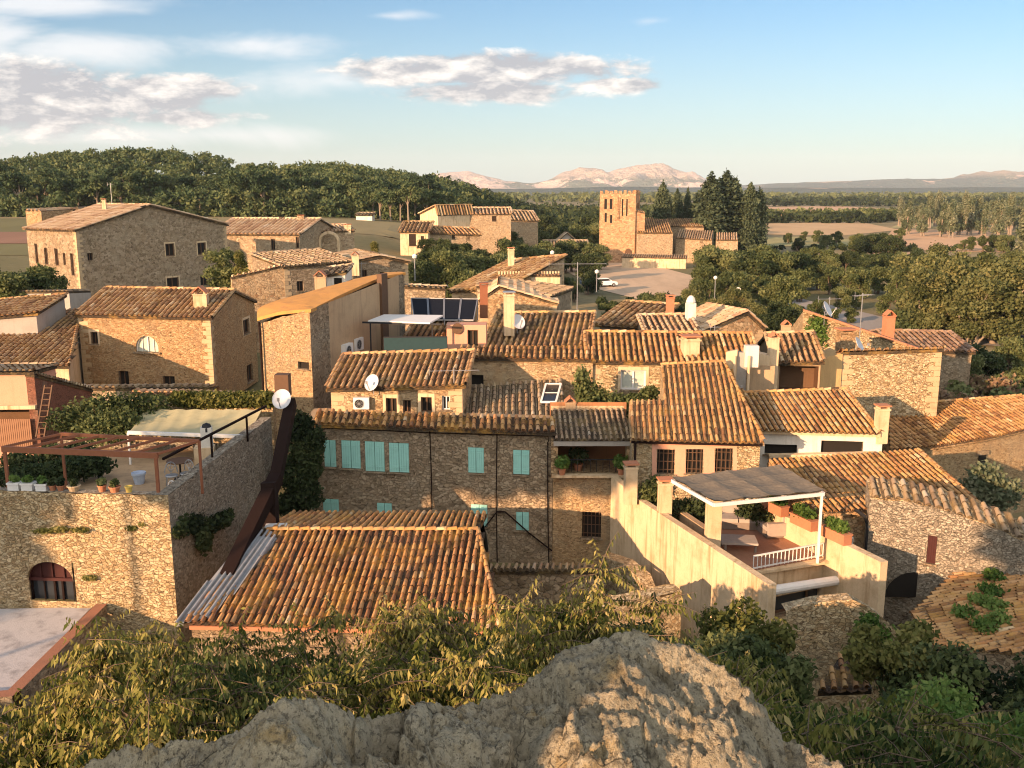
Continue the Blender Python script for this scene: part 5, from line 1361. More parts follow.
# cluster around the crenellated wall
r = house('brown_tile_house', 'house under ragged brown tile roof with a lit round topped chimney', (452, 291, 82), (507, 287, 80), 8, 1, kind='mono', slope=.27, wall=ST_WARM, tile=TL_BROWN, pitch=.42, over=.2, turn=-.3)
chimney(r, 508, 514, 249, 266, 86, PL_CREAM, 'flat')
r = house('crenellated_wall', 'sunlit wall with a row of small tile battlements along its top', (498, 276, 83), (560, 276, 82), 1, 1, kind='mono', slope=0, wall=PL_CREAM, tile=TL_PALE, pitch=.3, edges=False, cat='wall', over=0)
mb = MB()
for i in range(22):
    p = P(499 + i * 2.85, 275, 82.6); mb.box((p.x, 83.2, p.z + .1), (.13, .3, .35))
mb.build('battlement', PL_CREAM, r)
r = house('rubble_terrace_house', 'low pale rubble roof with clutter in front of the battlement wall', (480, 300, 70), (557, 304, 70), 7, 1, ridge=287, kind='gable', wall=ST_WARM, tile=TL_PALE, pitch=.4, over=.1, ridge_frac=.25, rough=0)
r = house('grey_end_house', 'narrow grey stone house end beside the battlement wall', (551, 297, 72), (572, 289, 78), 6, 1, kind='mono', slope=.1, wall=ST_GREY, tile=TL_GREY, pitch=.4, over=.1)
r = house('lane_wall', 'dark red brown wall beside the lane behind the ochre house', (405, 287, 74), (445, 289, 74), .6, 1, kind='mono', slope=.05, wall=ST_GREY, tile=TL_GREY, pitch=.4, over=.1, cat='wall')
# house with the solar roof
r = house('solar_roof_house', 'house with wide tile roof, solar panels and pink dormer block', (487, 346, 52), (586, 345.5, 51.5), 4.6, 1.5, kind='mono', slope=.26, wall=ST_GREY, tile=TL_BROWN, pitch=.31, over=.2, edges=True, turn=-.06)
chimney(r, 504, 514, 294, 330, 53, PL_CREAM, 'flat', M_METAL)
chimney(r, 480, 487.5, 285, 313, 58, M_RUST, 'flat', M_RUST)
solid(r, [P(446.5, 325, 50.5), P(486, 325, 50.3), P(487, 322, 52.5), P(447, 322, 52.5)], 3, PL_PINK, {0: [(467.5, 330, 478, 346, 'dark')]}, name='dormer')
mb = MB(); c = P(457.5, 328.5, 50.4); mb.tube([c, c + V(0, -.08, 0)], .3, 14); mb.build('round_vent', M_WOOD, r)
q = house('panel_roof_house', 'low wing with steep tile strip under the solar array', (405, 341, 52), (447, 341, 51.5), 3, 1.5, kind='mono', slope=.38, wall=ST_GREY, tile=TL_BROWN, pitch=.31, over=.1)
sp = [P(414, 320.5, 53.5), P(474, 321, 53), P(478, 298.5, 55.5), P(411, 300.5, 56)]
sp[2].z = sp[3].z = (sp[2].z + sp[3].z) / 2
for i in range(4):
    f0, f1 = i / 4 + .008, (i + 1) / 4 - .008
    a, b, c, d = sp[0].lerp(sp[1], f0), sp[0].lerp(sp[1], f1), sp[3].lerp(sp[2], f1), sp[3].lerp(sp[2], f0)
    t_ = empty('photovoltaic_module', a, 'tilted dark blue solar panel in a row of four on the roof', 'solar panel', 'solar panels on the roof')
    n_ = (b - a).cross(d - a).normalized() * .05; mk('glass', [a + n_, b + n_, c + n_, d + n_, a, b, c, d], [(0, 1, 2, 3), (7, 6, 5, 4), (0, 4, 5, 1), (1, 5, 6, 2), (2, 6, 7, 3), (3, 7, 4, 0)], M_SOLAR, t_)
    m = MB(); 
    for x_, y_ in ((a, b), (b, c), (c, d), (d, a)): m.bar(x_ + n_, y_ + n_, .045, .08)
    m.build('frame', M_METAL, t_)
    m = MB(); m.bar(d, d - UP * 1.2, .06); m.bar(c, c - UP * 1.2, .06); m.bar(a, a - UP * .4, .06); m.build('support', M_METAL, t_)
# white canopy
pc = [P(367, 320.5, 49.5), P(432, 322.5, 49.5), P(443, 315, 53), P(383, 314.5, 53)]
for p in pc: p.z = zrow(318, 51)
pc = [Pz(px, py, pc[0].z) for px, py in ((368, 320.5), (430, 322.5), (443, 315), (384, 314.3))]
r = empty('roof_canopy', pc[0] - UP * 2.2, 'flat white canopy on thin dark posts beside the ochre rendered wall', 'canopy')
mb = MB(); mb.add(pc + [p - UP * .08 for p in pc], [(0, 1, 2, 3), (7, 6, 5, 4), (0, 4, 5, 1), (1, 5, 6, 2), (2, 6, 7, 3), (3, 7, 4, 0)]); mb.build('canopy_sheet', M_WHITE, r)
for p in (pc[0], pc[1]):
    mb = MB(); mb.bar(p + V(.1, .1, -.05), V(p.x + .1, p.y + .1, p.z - 2.2), .07); mb.build('post', M_BLACK, r)
mb = MB(); mb.bar(pc[0] + V(-.3, 0, -.1), pc[1] + V(.6, 0, -.1), .07, .09); mb.build('beam', M_BLACK, r)
r = empty('balcony_screen', P(410, 352, 47.5), 'dark teal balcony screen under the white canopy', 'screen')
mb = MB(); a, b = P(384, 345, 47.8), P(447, 344.5, 47.8); mb.bar(a, b, .06, .75); mb.build('panel', M_BLUE, r)
mb = MB(); mb.bar(a + UP * .4, b + UP * .4, .06); [mb.bar(a.lerp(b, f) + UP * .4, a.lerp(b, f) - UP * .5, .05) for f in (0, .25, .5, .75, 1)]; mb.build('rail', M_BLACK, r)
# houses behind the long roof
house('blue_wall_house', 'house end with bluish white wall under a rusty brown roof', (600, 324, 60), (648, 327, 60), 5, 1, kind='mono', slope=.17, wall=PL_GREY, tile=TL_BROWN, pitch=.36, over=.3, turn=-.5)
r = house('rubble_roof_house', 'low irregular pale tile roof with a white cone and two chimneys', (646, 333, 56), (698, 332, 56), 3.4, 1, kind='mono', slope=.16, wall=ST_WARM, tile=TL_PALE, pitch=.34, over=.1)
chimney(r, 666.5, 673.5, 297, 319, 61, M_TERRA, 'flat')
chimney(r, 686, 695, 303, 322, 58.5, PL_WHITE, 'dome', PL_WHITE)
r = house('pale_gable_house', 'low pale tiled gable with its end wall in full sun', (697, 333, 58), (763, 328, 60), 4, 1, ridge=312, kind='gable', ridge_frac=.72, wall=ST_WARM, tile=TL_PALE, pitch=.36, over=.15)

# ---- church
r = empty('church', (36, 238, 0), 'golden stone church with a square bell tower and low tiled nave', 'church')
t0, t1 = P(600, 194, 228), P(636, 194, 226); n_ = away(t0, t1)
mb = MB(); dz = 0
bell = [(604.3, 199, 607.0, 209, 'hole'), (609.8, 199, 612.4, 209, 'hole'), (604.6, 213, 606.8, 222, 'hole'), (610, 215, 612.2, 223, 'hole'), (621.8, 199, 623.2, 216, 'hole'), (626.2, 199, 627.6, 216, 'hole')]
t2, t3 = t1 + n_ * 9, t0 + n_ * 9
wall_faces(mb, t0, t1, 0, bell, r, rough=.25); wall_faces(mb, t1, t2, 0, [(2, 14, 3.4, 17, '@deep'), (5, 14, 6.4, 17, '@deep')], r, rough=.25); wall_faces(mb, t2, t3, 0); wall_faces(mb, t3, t0, 0)
mb.build('bell_tower', ST_CHURCH, r)
mb = MB()
for i in range(8):
    p = t0.lerp(t1, (i + .35) / 7.6); mb.box((p.x, p.y + .4, p.z + .3), (.55, .7, .9 + .3 * (i % 2)))
    p = t1.lerp(t2, (i + .5) / 8); mb.box((p.x - .3, p.y, p.z + .25), (.7, .55, .8))
    p = t3.lerp(t2, (i + .5) / 8); mb.box((p.x, p.y, p.z + .25), (.55, .7, .9))
mb.build('battlement', ST_CHURCH, r)
mb = MB()
for px in (617.5, 619, 631): p = P(px, 206, 226.6); mb.box((p.x, 226.75, p.z - .5), (.25, .35, 5))
mb.build('pilaster', ST_CHURCH, r)
mb = MB(); mb.box((P(650, 250, 228).x + 1, 233, zrow(234, 229) / 2), (1, 1, 1)) if False else None
def blk(name, L, R, d, rise, mat, tl, ops=()):
    a, b = P(*L), P(*R); n = away(a, b); mb = MB(); c, e = b + n * d + UP * rise, a + n * d + UP * rise
    wall_faces(mb, a, b, 0, ops, r); wall_faces(mb, b, c, 0); wall_faces(mb, c, e, 0); wall_faces(mb, e, a, 0); wl = mb.build(name, mat, r)
    o = .3; tiled([a - n * o + UP * .05, b - n * o + UP * .05, c + UP * .05, e + UP * .05], c - b, .55, tl, 'roof', wl, 1.2)
blk('porch_wall', (635, 211, 226.5), (645, 213, 226.5), 5, .5, ST_CHURCH, TL_PALE)
blk('nave_wall', (637, 233, 225), (673, 233, 224.5), 12, 2.6, ST_FAR, TL_BROWN)
blk('aisle_wall', (646, 226, 240), (704, 227, 239), 12, 1.6, ST_FAR, TL_BROWN)
blk('chapel_wall', (676, 238, 229), (712, 240, 227), 10, 1.6, ST_FAR, TL_PALE, [(700, 238, 703, 243, 'dark')])
blk('parish_wall', (716, 240, 222), (738, 240, 221), 6, 1.3, ST_FAR, TL_PALE)
mb = MB(); p = P(628, 254, 225.9); mb.add([(p.x + .8 * math.cos(a), 225.85, p.z + 1.3 * math.sin(a)) for a in np.linspace(0, math.pi, 9)] + [(p.x - .8, 225.85, p.z - 2), (p.x + .8, 225.85, p.z - 2)], [tuple(list(range(9)) + [9, 10])[::-1]]); mb.build('door', M_WOOD, r)
house('churchyard_wall', 'long bright lit plaster wall with tile coping before the church', (622, 257, 213), (686, 258.5, 210), 4, 0, kind='mono', slope=.1, wall=PL_CREAM, tile=TL_PALE, pitch=.5, rows=1.2, edges=False, cat='wall', over=.15)
# far white farm
house('white_farm', 'long low white farm building far across the brown fields', (774, 217.5, 560), (793, 217.5, 560), 8, 0, kind='ridge', slope=.3, wall=PL_WHITE, tile=TL_PALE, pitch=2, rows=4, over=.4, cat='farm building')

# ---- cars in the square
def car(px, py, rz, paint, label):
    c = Pz(px, py, .1); root = empty('parked_car', c, label, 'car', 'cars parked in the church square'); ux = V(math.cos(rz), math.sin(rz), 0); uy = V(-math.sin(rz), math.cos(rz), 0)
    def q(x, y, z): return c + ux * x + uy * y + UP * z
    prof = [(-2.05, .35), (-2.1, .75), (-1.95, 1.0), (-1.55, 1.5), (.35, 1.52), (1.05, 1.02), (1.95, .88), (2.1, .6), (2.05, .32)]
    m = MB(); vs = [q(x, sy * (.85 if z < 1.1 else .68), z) for sy in (-1, 1) for (x, z) in prof]; n = len(prof)
    m.add(vs, [tuple(range(n)), tuple(range(2 * n - 1, n - 1, -1))] + [(i, i + n, (i + 1) % n + n, (i + 1) % n) for i in range(n)]); m.build('body', paint, root)
    for sy in (-1, 1):
        m = MB(); m.add([q(x, sy * .8, z) + uy * sy * .02 for (x, z) in ((-1.7, 1.05), (-1.4, 1.42), (.3, 1.44), (.85, 1.05))], [(0, 1, 2, 3)]); m.build('side_window', M_GLASS, root)
    m = MB(); m.add([q(1.03, -.62, 1.08), q(1.03, .62, 1.08), q(.42, .6, 1.49), q(.42, -.6, 1.49)], [(0, 1, 2, 3)]); m.build('windscreen', M_GLASS, root)
    m = MB(); m.add([q(-1.94, -.62, 1.06), q(-1.94, .62, 1.06), q(-1.62, .6, 1.45), q(-1.62, -.6, 1.45)], [(3, 2, 1, 0)]); m.build('rear_window', M_GLASS, root)
    for sx in (-1.3, 1.3):
        for sy in (-1, 1):
            w_ = q(sx, sy * .8, .32); m = MB(); m.tube([w_ - uy * sy * .1, w_ + uy * sy * .1], .33, 14); wo_ = m.build('wheel', M_BLACK, root); m = MB(); m.tube([w_ + uy * sy * .1, w_ + uy * sy * .115], .19, 10); m.build('rim', M_METAL, wo_)
    for sy in (-.6, .6): m = MB(); m.box(q(2.07, sy, .72), (.08, .3, .15), rz); m.build('headlight', M_WHITE, root)
    return root
car(605, 286.5, .3, M_CAR_W, 'white hatchback parked at the edge of the church square')
car(592, 286, .35, M_CAR_B, 'dark blue grey car parked beside the white hatchback')
car(711, 293.5, .1, plain('silver_car', (.45, .47, .5), .25, .4, .05, spec=.5), 'silver car half hidden by trees near the road')

# ---- street lamps
def lamp(px, y0, y1, Y, label):
    a = P(px, y1, Y); b = P(px, y0, Y); b.x = a.x; root = empty('street_lamp', a, label, 'street lamp', 'street lamps around the village')
    m = MB(); m.tube([a, b], .06, 6); m.build('pole', M_METAL, root); m = MB(); m.lathe(b, [(.05, -.1), (.22, 0), (.28, .25), (.1, .42), (.01, .44)], 8); m.build('lantern', M_WHITE, root)
lamp(415, 258, 281, 100, 'pale street lamp beside the lane left of the olive trees')
lamp(552, 254, 276, 118, 'pale street lamp standing in front of the yellowing shrubs')
lamp(596.5, 273, 292, 120, 'short street lamp in front of the parked cars')
lamp(714.5, 279, 300, 130, 'street lamp beside the silver car')
# road signs
r = empty('road_sign', P(738, 300, 128), 'small white road sign by the trees near the silver car', 'road sign')
m = MB(); a = P(738, 290, 128); m.bar(V(a.x, 128, 0), a, .07); m.build('post', M_METAL, r); m = MB(); m.tube([a + V(0, -.06, 0), a + V(0, -.1, 0)], .38, 12); m.build('sign_plate', M_WHITE, r)

# ---- antennas, dishes, air conditioners
dish(371.5, 382.5, 42.0, .36, 'round grey satellite dish on the front wall of the middle house', az=-.5, pole=.5)
dish(281.5, 399, 36.5, .37, 'large grey satellite dish at the top of the brown chute', az=-.1, pole=.8)
dish(518.5, 321.5, 53, .40, 'satellite dish on the tile roof beside the tall pale chimney', az=.5, pole=.6)
dish(734, 387, 42.6, .38, 'satellite dish beside the stair block above the shared roof edge', az=.9, pole=.6)
dish(828, 309, 56.5, .46, 'tilted satellite dish on top of the ivy patched gable wall', az=1.0, pole=.9)
dish(860, 345, 49, .42, 'satellite dish on the tall sunlit stone block beside its chimney', az=1.0, pole=.7)
ac_unit(361.5, 403, 42.25, 'white wall air conditioner beside the cream patched window', V(1, 0, 0), .75)
_d = (mid2 - mid); _d.z = 0; _d.normalize()
ac_unit(346.5, 350, 49.4, 'nearer white air conditioner on the ochre rendered wall', _d, .95)
ac_unit(357, 344, 50.9, 'farther white air conditioner on the ochre rendered wall', _d, .95)
antenna(454, 368, 385, 42.1, 'thin tv antenna at the corner of the middle house roof', wid=2.2, rz=.1)
antenna(577, 262, 312, 60, 'tall tv antenna mast with long cross arm above the brown roofs', wid=3.6, rz=.05)
antenna(714, 325, 345, 49, 'thin bare antenna mast on the long tile roof', bars=2, wid=.5)
antenna(858.5, 293, 352, 50, 'tall antenna with curved grid above the tall stone block', bars=7, wid=1.3, rz=.6)
antenna(829, 297, 310, 57, 'small antenna above the ivy patched gable wall', bars=3, wid=1.4, rz=.1)
antenna(362, 262, 280, 84, 'slender mast on the ruined grey house', bars=3, wid=.8)
antenna(112, 183, 204, 102, 'thin pale antenna on the manor roof', bars=2, wid=.6)
antenna(55, 371, 402, 47, 'dark antenna post with lamp by the pink house', bars=2, wid=.4)

# ---- brown chute down the terrace wall
r = empty('rubble_chute', Pz(232, 590, 1), 'dark brown metal chute slanting down the terrace wall to the roof corner', 'chute')
ca, cb = P(291, 402, 37.0), P(228, 578, 29.2)
c_mid = P(276, 478, 33.8)
mb = MB(); mb.bar(ca, c_mid, .4, .45); mb.bar(c_mid, cb, .44, .48); mb.build('trough', M_BROWN, r)
mb = MB(); a = P(269, 482, 33.2); mb.bar(a, P(271, 525, 33.0), .5, .5); mb.build('support_leg', M_BROWN, r)
mb = MB(); a = P(283, 385, 37.3); mb.box(a, (.55, .5, .9)); mb.build('chimney_box', M_WOOD, r)
# corrugated flashing along the roof edge
r = empty('corrugated_sheet', P(225, 600, 28), 'rusted grey corrugated flashing sheet along the lichen roof edge', 'metal sheet')
tiled([P(176, 628, 27.0) + UP * .2, P(211, 621, 27.2) + UP * .2, P(277, 543, 31.0) + UP * .22, P(247, 543, 31.2) + UP * .32], V(.2, 1, .3), .17, plain('galvanised', (.30, .31, .32), .6, .2, .6, 4), 'sheet', r, rows=5, slab=True, rmul=.3)
# patch of pink tile flashing + folded table at the top of front roof
r = empty('white_board', P(275, 526, 32), 'small white board lying at the head of the chute', 'board'); mb = MB(); mb.box(P(276, 525.5, 32.3), (.75, .35, .05), .1); mb.build('panel', M_WHITE, r)

# ---- left terrace: pergola, rail, awning, furniture
r = empty('steel_pergola', P(80, 487, 32), 'rusty steel pergola frame with bare rafters over the left terrace', 'pergola')
f0, f1 = P(2, 449, 32.2), P(158, 455, 31.6); b0, b1 = P(61, 434, 36.5), P(199, 440, 36.0); f0.z = f1.z = zrow(452, 31.9); 
f0 = P(2, 449, 31.9); f1 = P(158, 455.5, 31.3)
zz = f1.z
b0, b1 = Pz(61, 434, zz + .25), Pz(199, 441, zz + .15)
mb = MB(); mb.bar(f0, f1, .1, .2); mb.build('beam', M_RUST, r); mb = MB(); mb.bar(b0, b1, .08, .12); mb.build('rear_beam', M_RUST, r)
for i in range(8):
    mb = MB(); a, b = f0.lerp(f1, i / 7), b0.lerp(b1, i / 7); mb.bar(a + UP * .06, b, .06, .08); mb.build('rafter', M_RUST, r)
for p, px, py in ((f0 + V(.08, 0, 0), 4, 490), (f1 - V(.08, 0, 0), 160, 494)):
    mb = MB(); mb.bar(p, V(p.x, p.y, zrow(py, p.y)), .1); mb.build('post', M_RUST, r)
mb = MB(); mb.bar(b0, V(b0.x, b0.y, ztr), .08); mb.build('post', M_RUST, r); mb = MB(); mb.bar(b1, V(b1.x, b1.y, zrow(467, 36)), .08); mb.build('post', M_RUST, r)
r = empty('handrail', P(200, 470, 34), 'dark handrail climbing the side wall of the terrace house', 'handrail')
mb = MB(); ra_, rb_ = P(163, 459, 31.8), P(266, 406, 38.6); mb.bar(ra_, rb_, .08, .08); mb.build('rail', M_BROWN, r)
for f in (.42, .78): p = ra_.lerp(rb_, f); mb = MB(); mb.bar(p, p - UP * 1.05, .07); mb.build('post', M_BROWN, r)
aw_ = [P(128, 432.5, 37.6), P(243, 436.5, 37.2), P(262, 409.5, 40.6), P(142, 409.5, 41.2)]
r = empty('terrace_awning', P(200, 450, 38), 'pale green striped awning stretched over the dining part of the terrace', 'awning')
vs = []; fs = []; n1_, n2_ = 24, 10
for i in range(n1_ + 1):
    for j in range(n2_ + 1):
        p = aw_[0].lerp(aw_[1], i / n1_).lerp(aw_[3].lerp(aw_[2], i / n1_), j / n2_); vs.append(p + UP * (-.14 * math.sin(j / n2_ * math.pi) + .025 * math.sin(i * 1.9)))
fs = [(i * (n2_ + 1) + j, (i + 1) * (n2_ + 1) + j, (i + 1) * (n2_ + 1) + j + 1, i * (n2_ + 1) + j + 1) for i in range(n1_) for j in range(n2_)]
N_ = len(vs); vs += [p - UP * .02 for p in vs]; fs += [tuple(q_ + N_ for q_ in f[::-1]) for f in fs[:]]
mk('fabric', vs, fs, M_AWN, r, smooth=True)
mb = MB(); mb.bar(aw_[0], aw_[1], .1, .14); mb.build('front_bar', M_WHITE, r)
for p in (aw_[0], aw_[1] - V(.1, 0, 0)): mb = MB(); mb.bar(p, V(p.x, p.y, ztr), .08); mb.build('post', M_WHITE, r)
r = empty('terrace_chimney', P(208, 468, 33.5), 'white plaster barbecue chimney with arched dark cap on the terrace', 'chimney')
mb = MB(); p = P(205, 455, 36.0); mb.box((p.x, p.y, ztr + .6), (.75, .6, 1.2), .2); mb.build('hearth', PL_CREAM, r)
mb = MB(); q_ = P(207, 440, 36.0); mb.box((q_.x, q_.y, q_.z - .1), (.42, .38, 1.25), .2); mb.build('shaft', PL_WHITE, r)
mb = MB(); q_ = P(206.5, 427, 36.0); mb.lathe((q_.x, q_.y, q_.z - .05), [(.2, -.12), (.2, .03), (.15, .16), (.01, .22)], 10); mb.build('chimney_cap', M_BLACK, r)
def chair(px, py, Y, rz, mat, label, group='chairs on the left terrace'):
    c = P(px, py, Y); c.z = ztr; root = empty('terrace_chair', c, label, 'chair', group); ux = V(math.cos(rz), math.sin(rz), 0); uy = V(-math.sin(rz), math.cos(rz), 0)
    q = lambda x, y, z: c + ux * x + uy * y + UP * z
    m = MB(); m.lathe(q(0, 0, .44), [(.01, .02), (.22, .03), (.24, 0), (.22, -.03)], 12); m.build('seat', mat, root)
    for sx in (-1, 1):
        for sy in (-1, 1): m = MB(); m.tube([q(sx * .17, sy * .17, .44), q(sx * .2, sy * .21, 0)], .018, 5); m.build('leg', mat, root)
    m = MB(); arc = [q(.23 * math.cos(a), .2, .5 + .42 * math.sin(a)) for a in np.linspace(0, math.pi, 9)]; m.tube(arc, .022, 5)
    for k in (2, 4, 6): m.tube([q(0, .2, .5), arc[k]], .013, 4)
    m.tube([q(.1 * math.cos(a), .2, .7 + .1 * math.sin(a)) for a in np.linspace(0, 6.28, 9)], .012, 4); m.build('backrest', mat, root)
chair(176, 484, 32.6, 2.8, M_WHITE, 'white ornate metal chair standing alone near the side wall')
chair(171, 468, 34.6, .4, M_METAL, 'grey metal chair at the near side of the dark table')
chair(186, 468, 34.9, -.3, M_METAL, 'grey metal chair beside the chimney hearth')
chair(226, 462, 36.5, .6, M_METAL, 'grey metal chair half hidden under the awning edge')
def table(px, py, Y, label, r_=.5):
    c = P(px, py, Y); c.z = ztr; root = empty('terrace_table', c, label, 'table'); m = MB(); m.lathe(c + UP * .72, [(.01, .03), (r_, .03), (r_, 0), (.01, 0)], 18); m.build('tabletop', M_WOOD, root)
    m = MB(); m.tube([c, c + UP * .72], .04, 8); m.build('pedestal', M_BLACK, root); m = MB(); m.lathe(c, [(.01, .05), (.25, .03), (.26, 0)], 12); m.build('foot', M_BLACK, root)
table(180, 466, 35.6, 'round dark table between grey chairs under the pergola'); table(232, 458, 37.3, 'round dark table at the far end under the awning', .45)
# laundry basket/white-blue tub
pot(P(138, 466, 35).x, 35, ztr, .26, .45, plain('pale_blue', (.42, .48, .58), .6), 'pale blue tub on the terrace floor under the pergola', kind='storage_tub')
# pots along the parapet
zt0 = A.z
pl = [(14, .19, .27, M_WHITE, 1, 'square white planter with green plant, first by the pergola post'), (28, .19, .27, M_WHITE, 1, 'square white planter between two other white planters'), (42.5, .18, .26, M_WHITE, 1, 'square white planter beside the small terracotta pots'),
      (53, .13, .19, M_TERRA, 0, 'small terracotta pot beside the white planter'), (61.5, .14, .19, M_TERRA, 0, 'small terracotta pot beside the wide bowl'), (75, .22, .2, PL_CREAM, 0, 'wide cream bowl pot on the parapet'),
      (104, .15, .23, M_TERRA, 0, 'round terracotta pot with pale lid standing apart'), (117, .2, .2, M_TERRA, 0, 'wide brownish bowl pot beside the terracotta one'), (131.5, .13, .22, M_YELLOW, 0, 'yellow cylindrical pot on the parapet')]
for (px, rad, hh, mt, sq, lb) in pl:
    p = P(px, 495, 31.5); p.y = A.y + (B.y - A.y) * (p.x - A.x) / (B.x - A.x) + .22
    pot(p.x, p.y, zt0, rad, hh, mt, lb, (LF_BRIGHT if sq else LF_DARK, .16, 60) if px not in (131.5,) else None, bool(sq), 'pots along the terrace parapet')
# ladder by the pink house
r = empty('ladder', P(42, 437, 42), 'wooden ladder leaning by the pink house', 'ladder'); mb = MB(); a0, a1, c0_, c1_ = P(36, 437, 42), P(41, 437, 42), P(45, 385, 43), P(49, 385, 43)
mb.bar(a0, c0_, .06); mb.bar(a1 + V(.15, 0, 0), c1_ + V(.15, 0, 0), .06); mb.build('side_rail', M_WOOD, r)
for i in range(9): mb = MB(); f = (i + .5) / 9; mb.bar(a0.lerp(c0_, f), a1.lerp(c1_, f) + V(.15, 0, 0), .04); mb.build('rung', M_WOOD, r)
# ---- loggia plants
for px, lab in ((562, 'terracotta pot with leafy plant at the shaded end of the loggia ledge'), (621, 'terracotta pot with yellow green plant beside the lit pillar of the loggia')):
    p = P(px, 472, 38.65); pot(p.x, 38.62, LW0.z + .1, .17, .28, M_TERRA, lab, (LF_BRIGHT, .38, 260), False, 'pots on the loggia ledge')
p = P(578, 470, 39.6); pot(p.x, 39.6, LW0.z, .2, .3, M_TERRA, 'dark leafy potted plant inside the loggia', (LF_DARK, .5, 260), False, 'pots on the loggia ledge')
# ---- right terrace: planters, sofa, table
for px, py, lab in ((775, 507, 'terracotta trough under the pergola edge'), (804, 521, 'terracotta trough with upright green plant on the parapet'), (836, 534.5, 'terracotta trough with leafy plant at the railing corner')):
    c = Pz(px, py + 3, zp + .1); root = empty('planter_trough', (c.x, c.y, zp), lab, 'planter', 'terracotta troughs on the parapet'); dd = (RT[1] - RT[0]).normalized(); side_ = Vector((-dd.y, dd.x, 0))
    m = MB(); m.box(V(c.x, c.y, zp + .2) , (1.15, .36, .38), 0, .5, dd, side_, UP); m.box(V(c.x, c.y, zp + .37), (1.2, .41, .06), 0, .5, dd, side_, UP); m.build('trough', M_TERRA, root)
    cc = V(c.x, c.y, zp + .55); leaves('plant', [(tuple(cc + dd * k * .3), (.25, .2, .3)) for k in (-1, 0, 1)], 420, .1, LF_BRIGHT, root)
def sofa(cx, cy, w_, d_, rz, label):
    root = empty('garden_sofa', (cx, cy, zfl), label, 'sofa'); ux = V(math.cos(rz), math.sin(rz), 0); uy = V(-math.sin(rz), math.cos(rz), 0); c = V(cx, cy, zfl)
    f = M_CUSH
    m = MB(); m.box(c + UP * .16, (w_, d_, .28), rz); m.build('base', M_CUSHD, root)
    for k in (-1, 1): m = MB(); m.box(c + ux * k * w_ * .24 + UP * .37 - uy * .05, (w_ * .46, d_ * .9, .15), rz); m.build('seat_cushion', f, root)
    m = MB(); m.box(c + uy * d_ * .44 + UP * .5, (w_, .18, .6), rz); m.build('backrest', f, root)
    for k in (-1, 1): m = MB(); m.box(c + ux * k * w_ * .5 + UP * .36, (.16, d_, .5), rz); m.build('armrest', f, root)
M_CUSH = plain('beige_cushion', (.40, .34, .29), .95); M_CUSHD = plain('wicker_base', (.25, .20, .16), .9)
s0 = Pz(738, 528, zfl); sofa(s0.x, s0.y + .2, 2.3, .85, -.1, 'beige two seat garden sofa under the pergola'); s1 = Pz(722, 540, zfl)
sofa(Pz(765, 527, zfl).x, Pz(765, 527, zfl).y - .5, 1.5, .8, -1.4, 'beige single garden sofa turned sideways on the terrace')
root = empty('coffee_table', Pz(745, 550, zfl), 'low square beige table before the garden sofas', 'table'); c = Pz(738, 549, zfl); m = MB(); m.box(c + UP * .36, (1.3, .9, .08), -.1); m.build('tabletop', M_CUSH, root)
for sx in (-.55, .55):
    for sy in (-.35, .35): m = MB(); m.box(c + V(sx, sy, .17), (.08, .08, .33), -.1); m.build('leg', M_CUSHD, root)
# low walls at the foot of the shuttered house
house('yard_coping_wall', 'low shaded wall with curved tile coping below the shuttered house', (488, 571, 34.8), (606, 570, 34.2), .45, .4, kind='mono', slope=.0, wall=ST_GREY, tile=TL_GREY, pitch=.24, edges=False, cat='wall', over=.08)
r = empty('curved_retaining_wall', P(620, 590, 33), 'curved rough retaining wall below the stained cream wall', 'wall')
pts = [P(600, 556, 36), P(622, 563, 34.5), P(640, 578, 33), P(648, 600, 32)]
mb = MB()
for i in range(3): wall_faces(mb, pts[i + 1] + V(0,0,0), pts[i], .2, (), None, rough=.05) if False else wall_faces(mb, pts[i], pts[i + 1], .2, (), None, rough=.05)
mb.add(pts + [p + V(.45, .4, 0) for p in pts], [(0, 1, 5, 4), (1, 2, 6, 5), (2, 3, 7, 6)])
mb.build('wall', ST_RUBBLE, r)
r = empty('path_wall', P(626, 602, 28.5), 'low stone wall running toward the rock with lit rounded top', 'wall')
a, b = P(572, 613, 27.5), P(682, 591, 29.5); nn_ = away(a, b) * .45; solid(r, [a, b, b + nn_ + UP * .08, a + nn_ + UP * .08], .5, ST_RUBBLE, rough=.07)
# ruined wall and small roof below the patio
r = empty('crumbling_wall', P(850, 620, 25), 'crumbling sunlit wall with plants and a small rusty roof fragment', 'wall')
pts = [P(786, 611, 25.5), P(818, 603, 25.6), P(853, 600, 25.5), P(880, 616, 25.2), P(900, 636, 24.8), P(915, 668, 24.4)]
mb = MB()
for i in range(5): wall_faces(mb, pts[i], pts[i + 1], .2, (), None, rough=.09)
bk_ = [p + V(0, .5, 0) for p in pts]
for i in range(5): mb.add([pts[i], pts[i + 1], bk_[i + 1], bk_[i]], [(0, 1, 2, 3)])
mb.build('wall', ST_RUBBLE, r)
leaves('ivy', [(tuple(P(px, py, 25.1)), (rr, .25, rr)) for px, py, rr in ((868, 625, .4), (885, 640, .5), (893, 655, .5), (862, 640, .3))], 2400, .09, LF_BRIGHT, r)
r = empty('roof_fragment', P(850, 665, 22.5), 'small rusty tiled roof fragment sunk among the bushes', 'roof')
a, b, c = P(822, 664, 22.6), P(876, 682, 22.0), P(850, 645, 23.8); tiled([P(818, 690, 21.8), P(872, 688, 21.8), P(866, 652, 23.6), P(846, 645, 24)], V(.25, 1, .5), .23, TL_ORANGE, 'tiles', r, rows=.4)
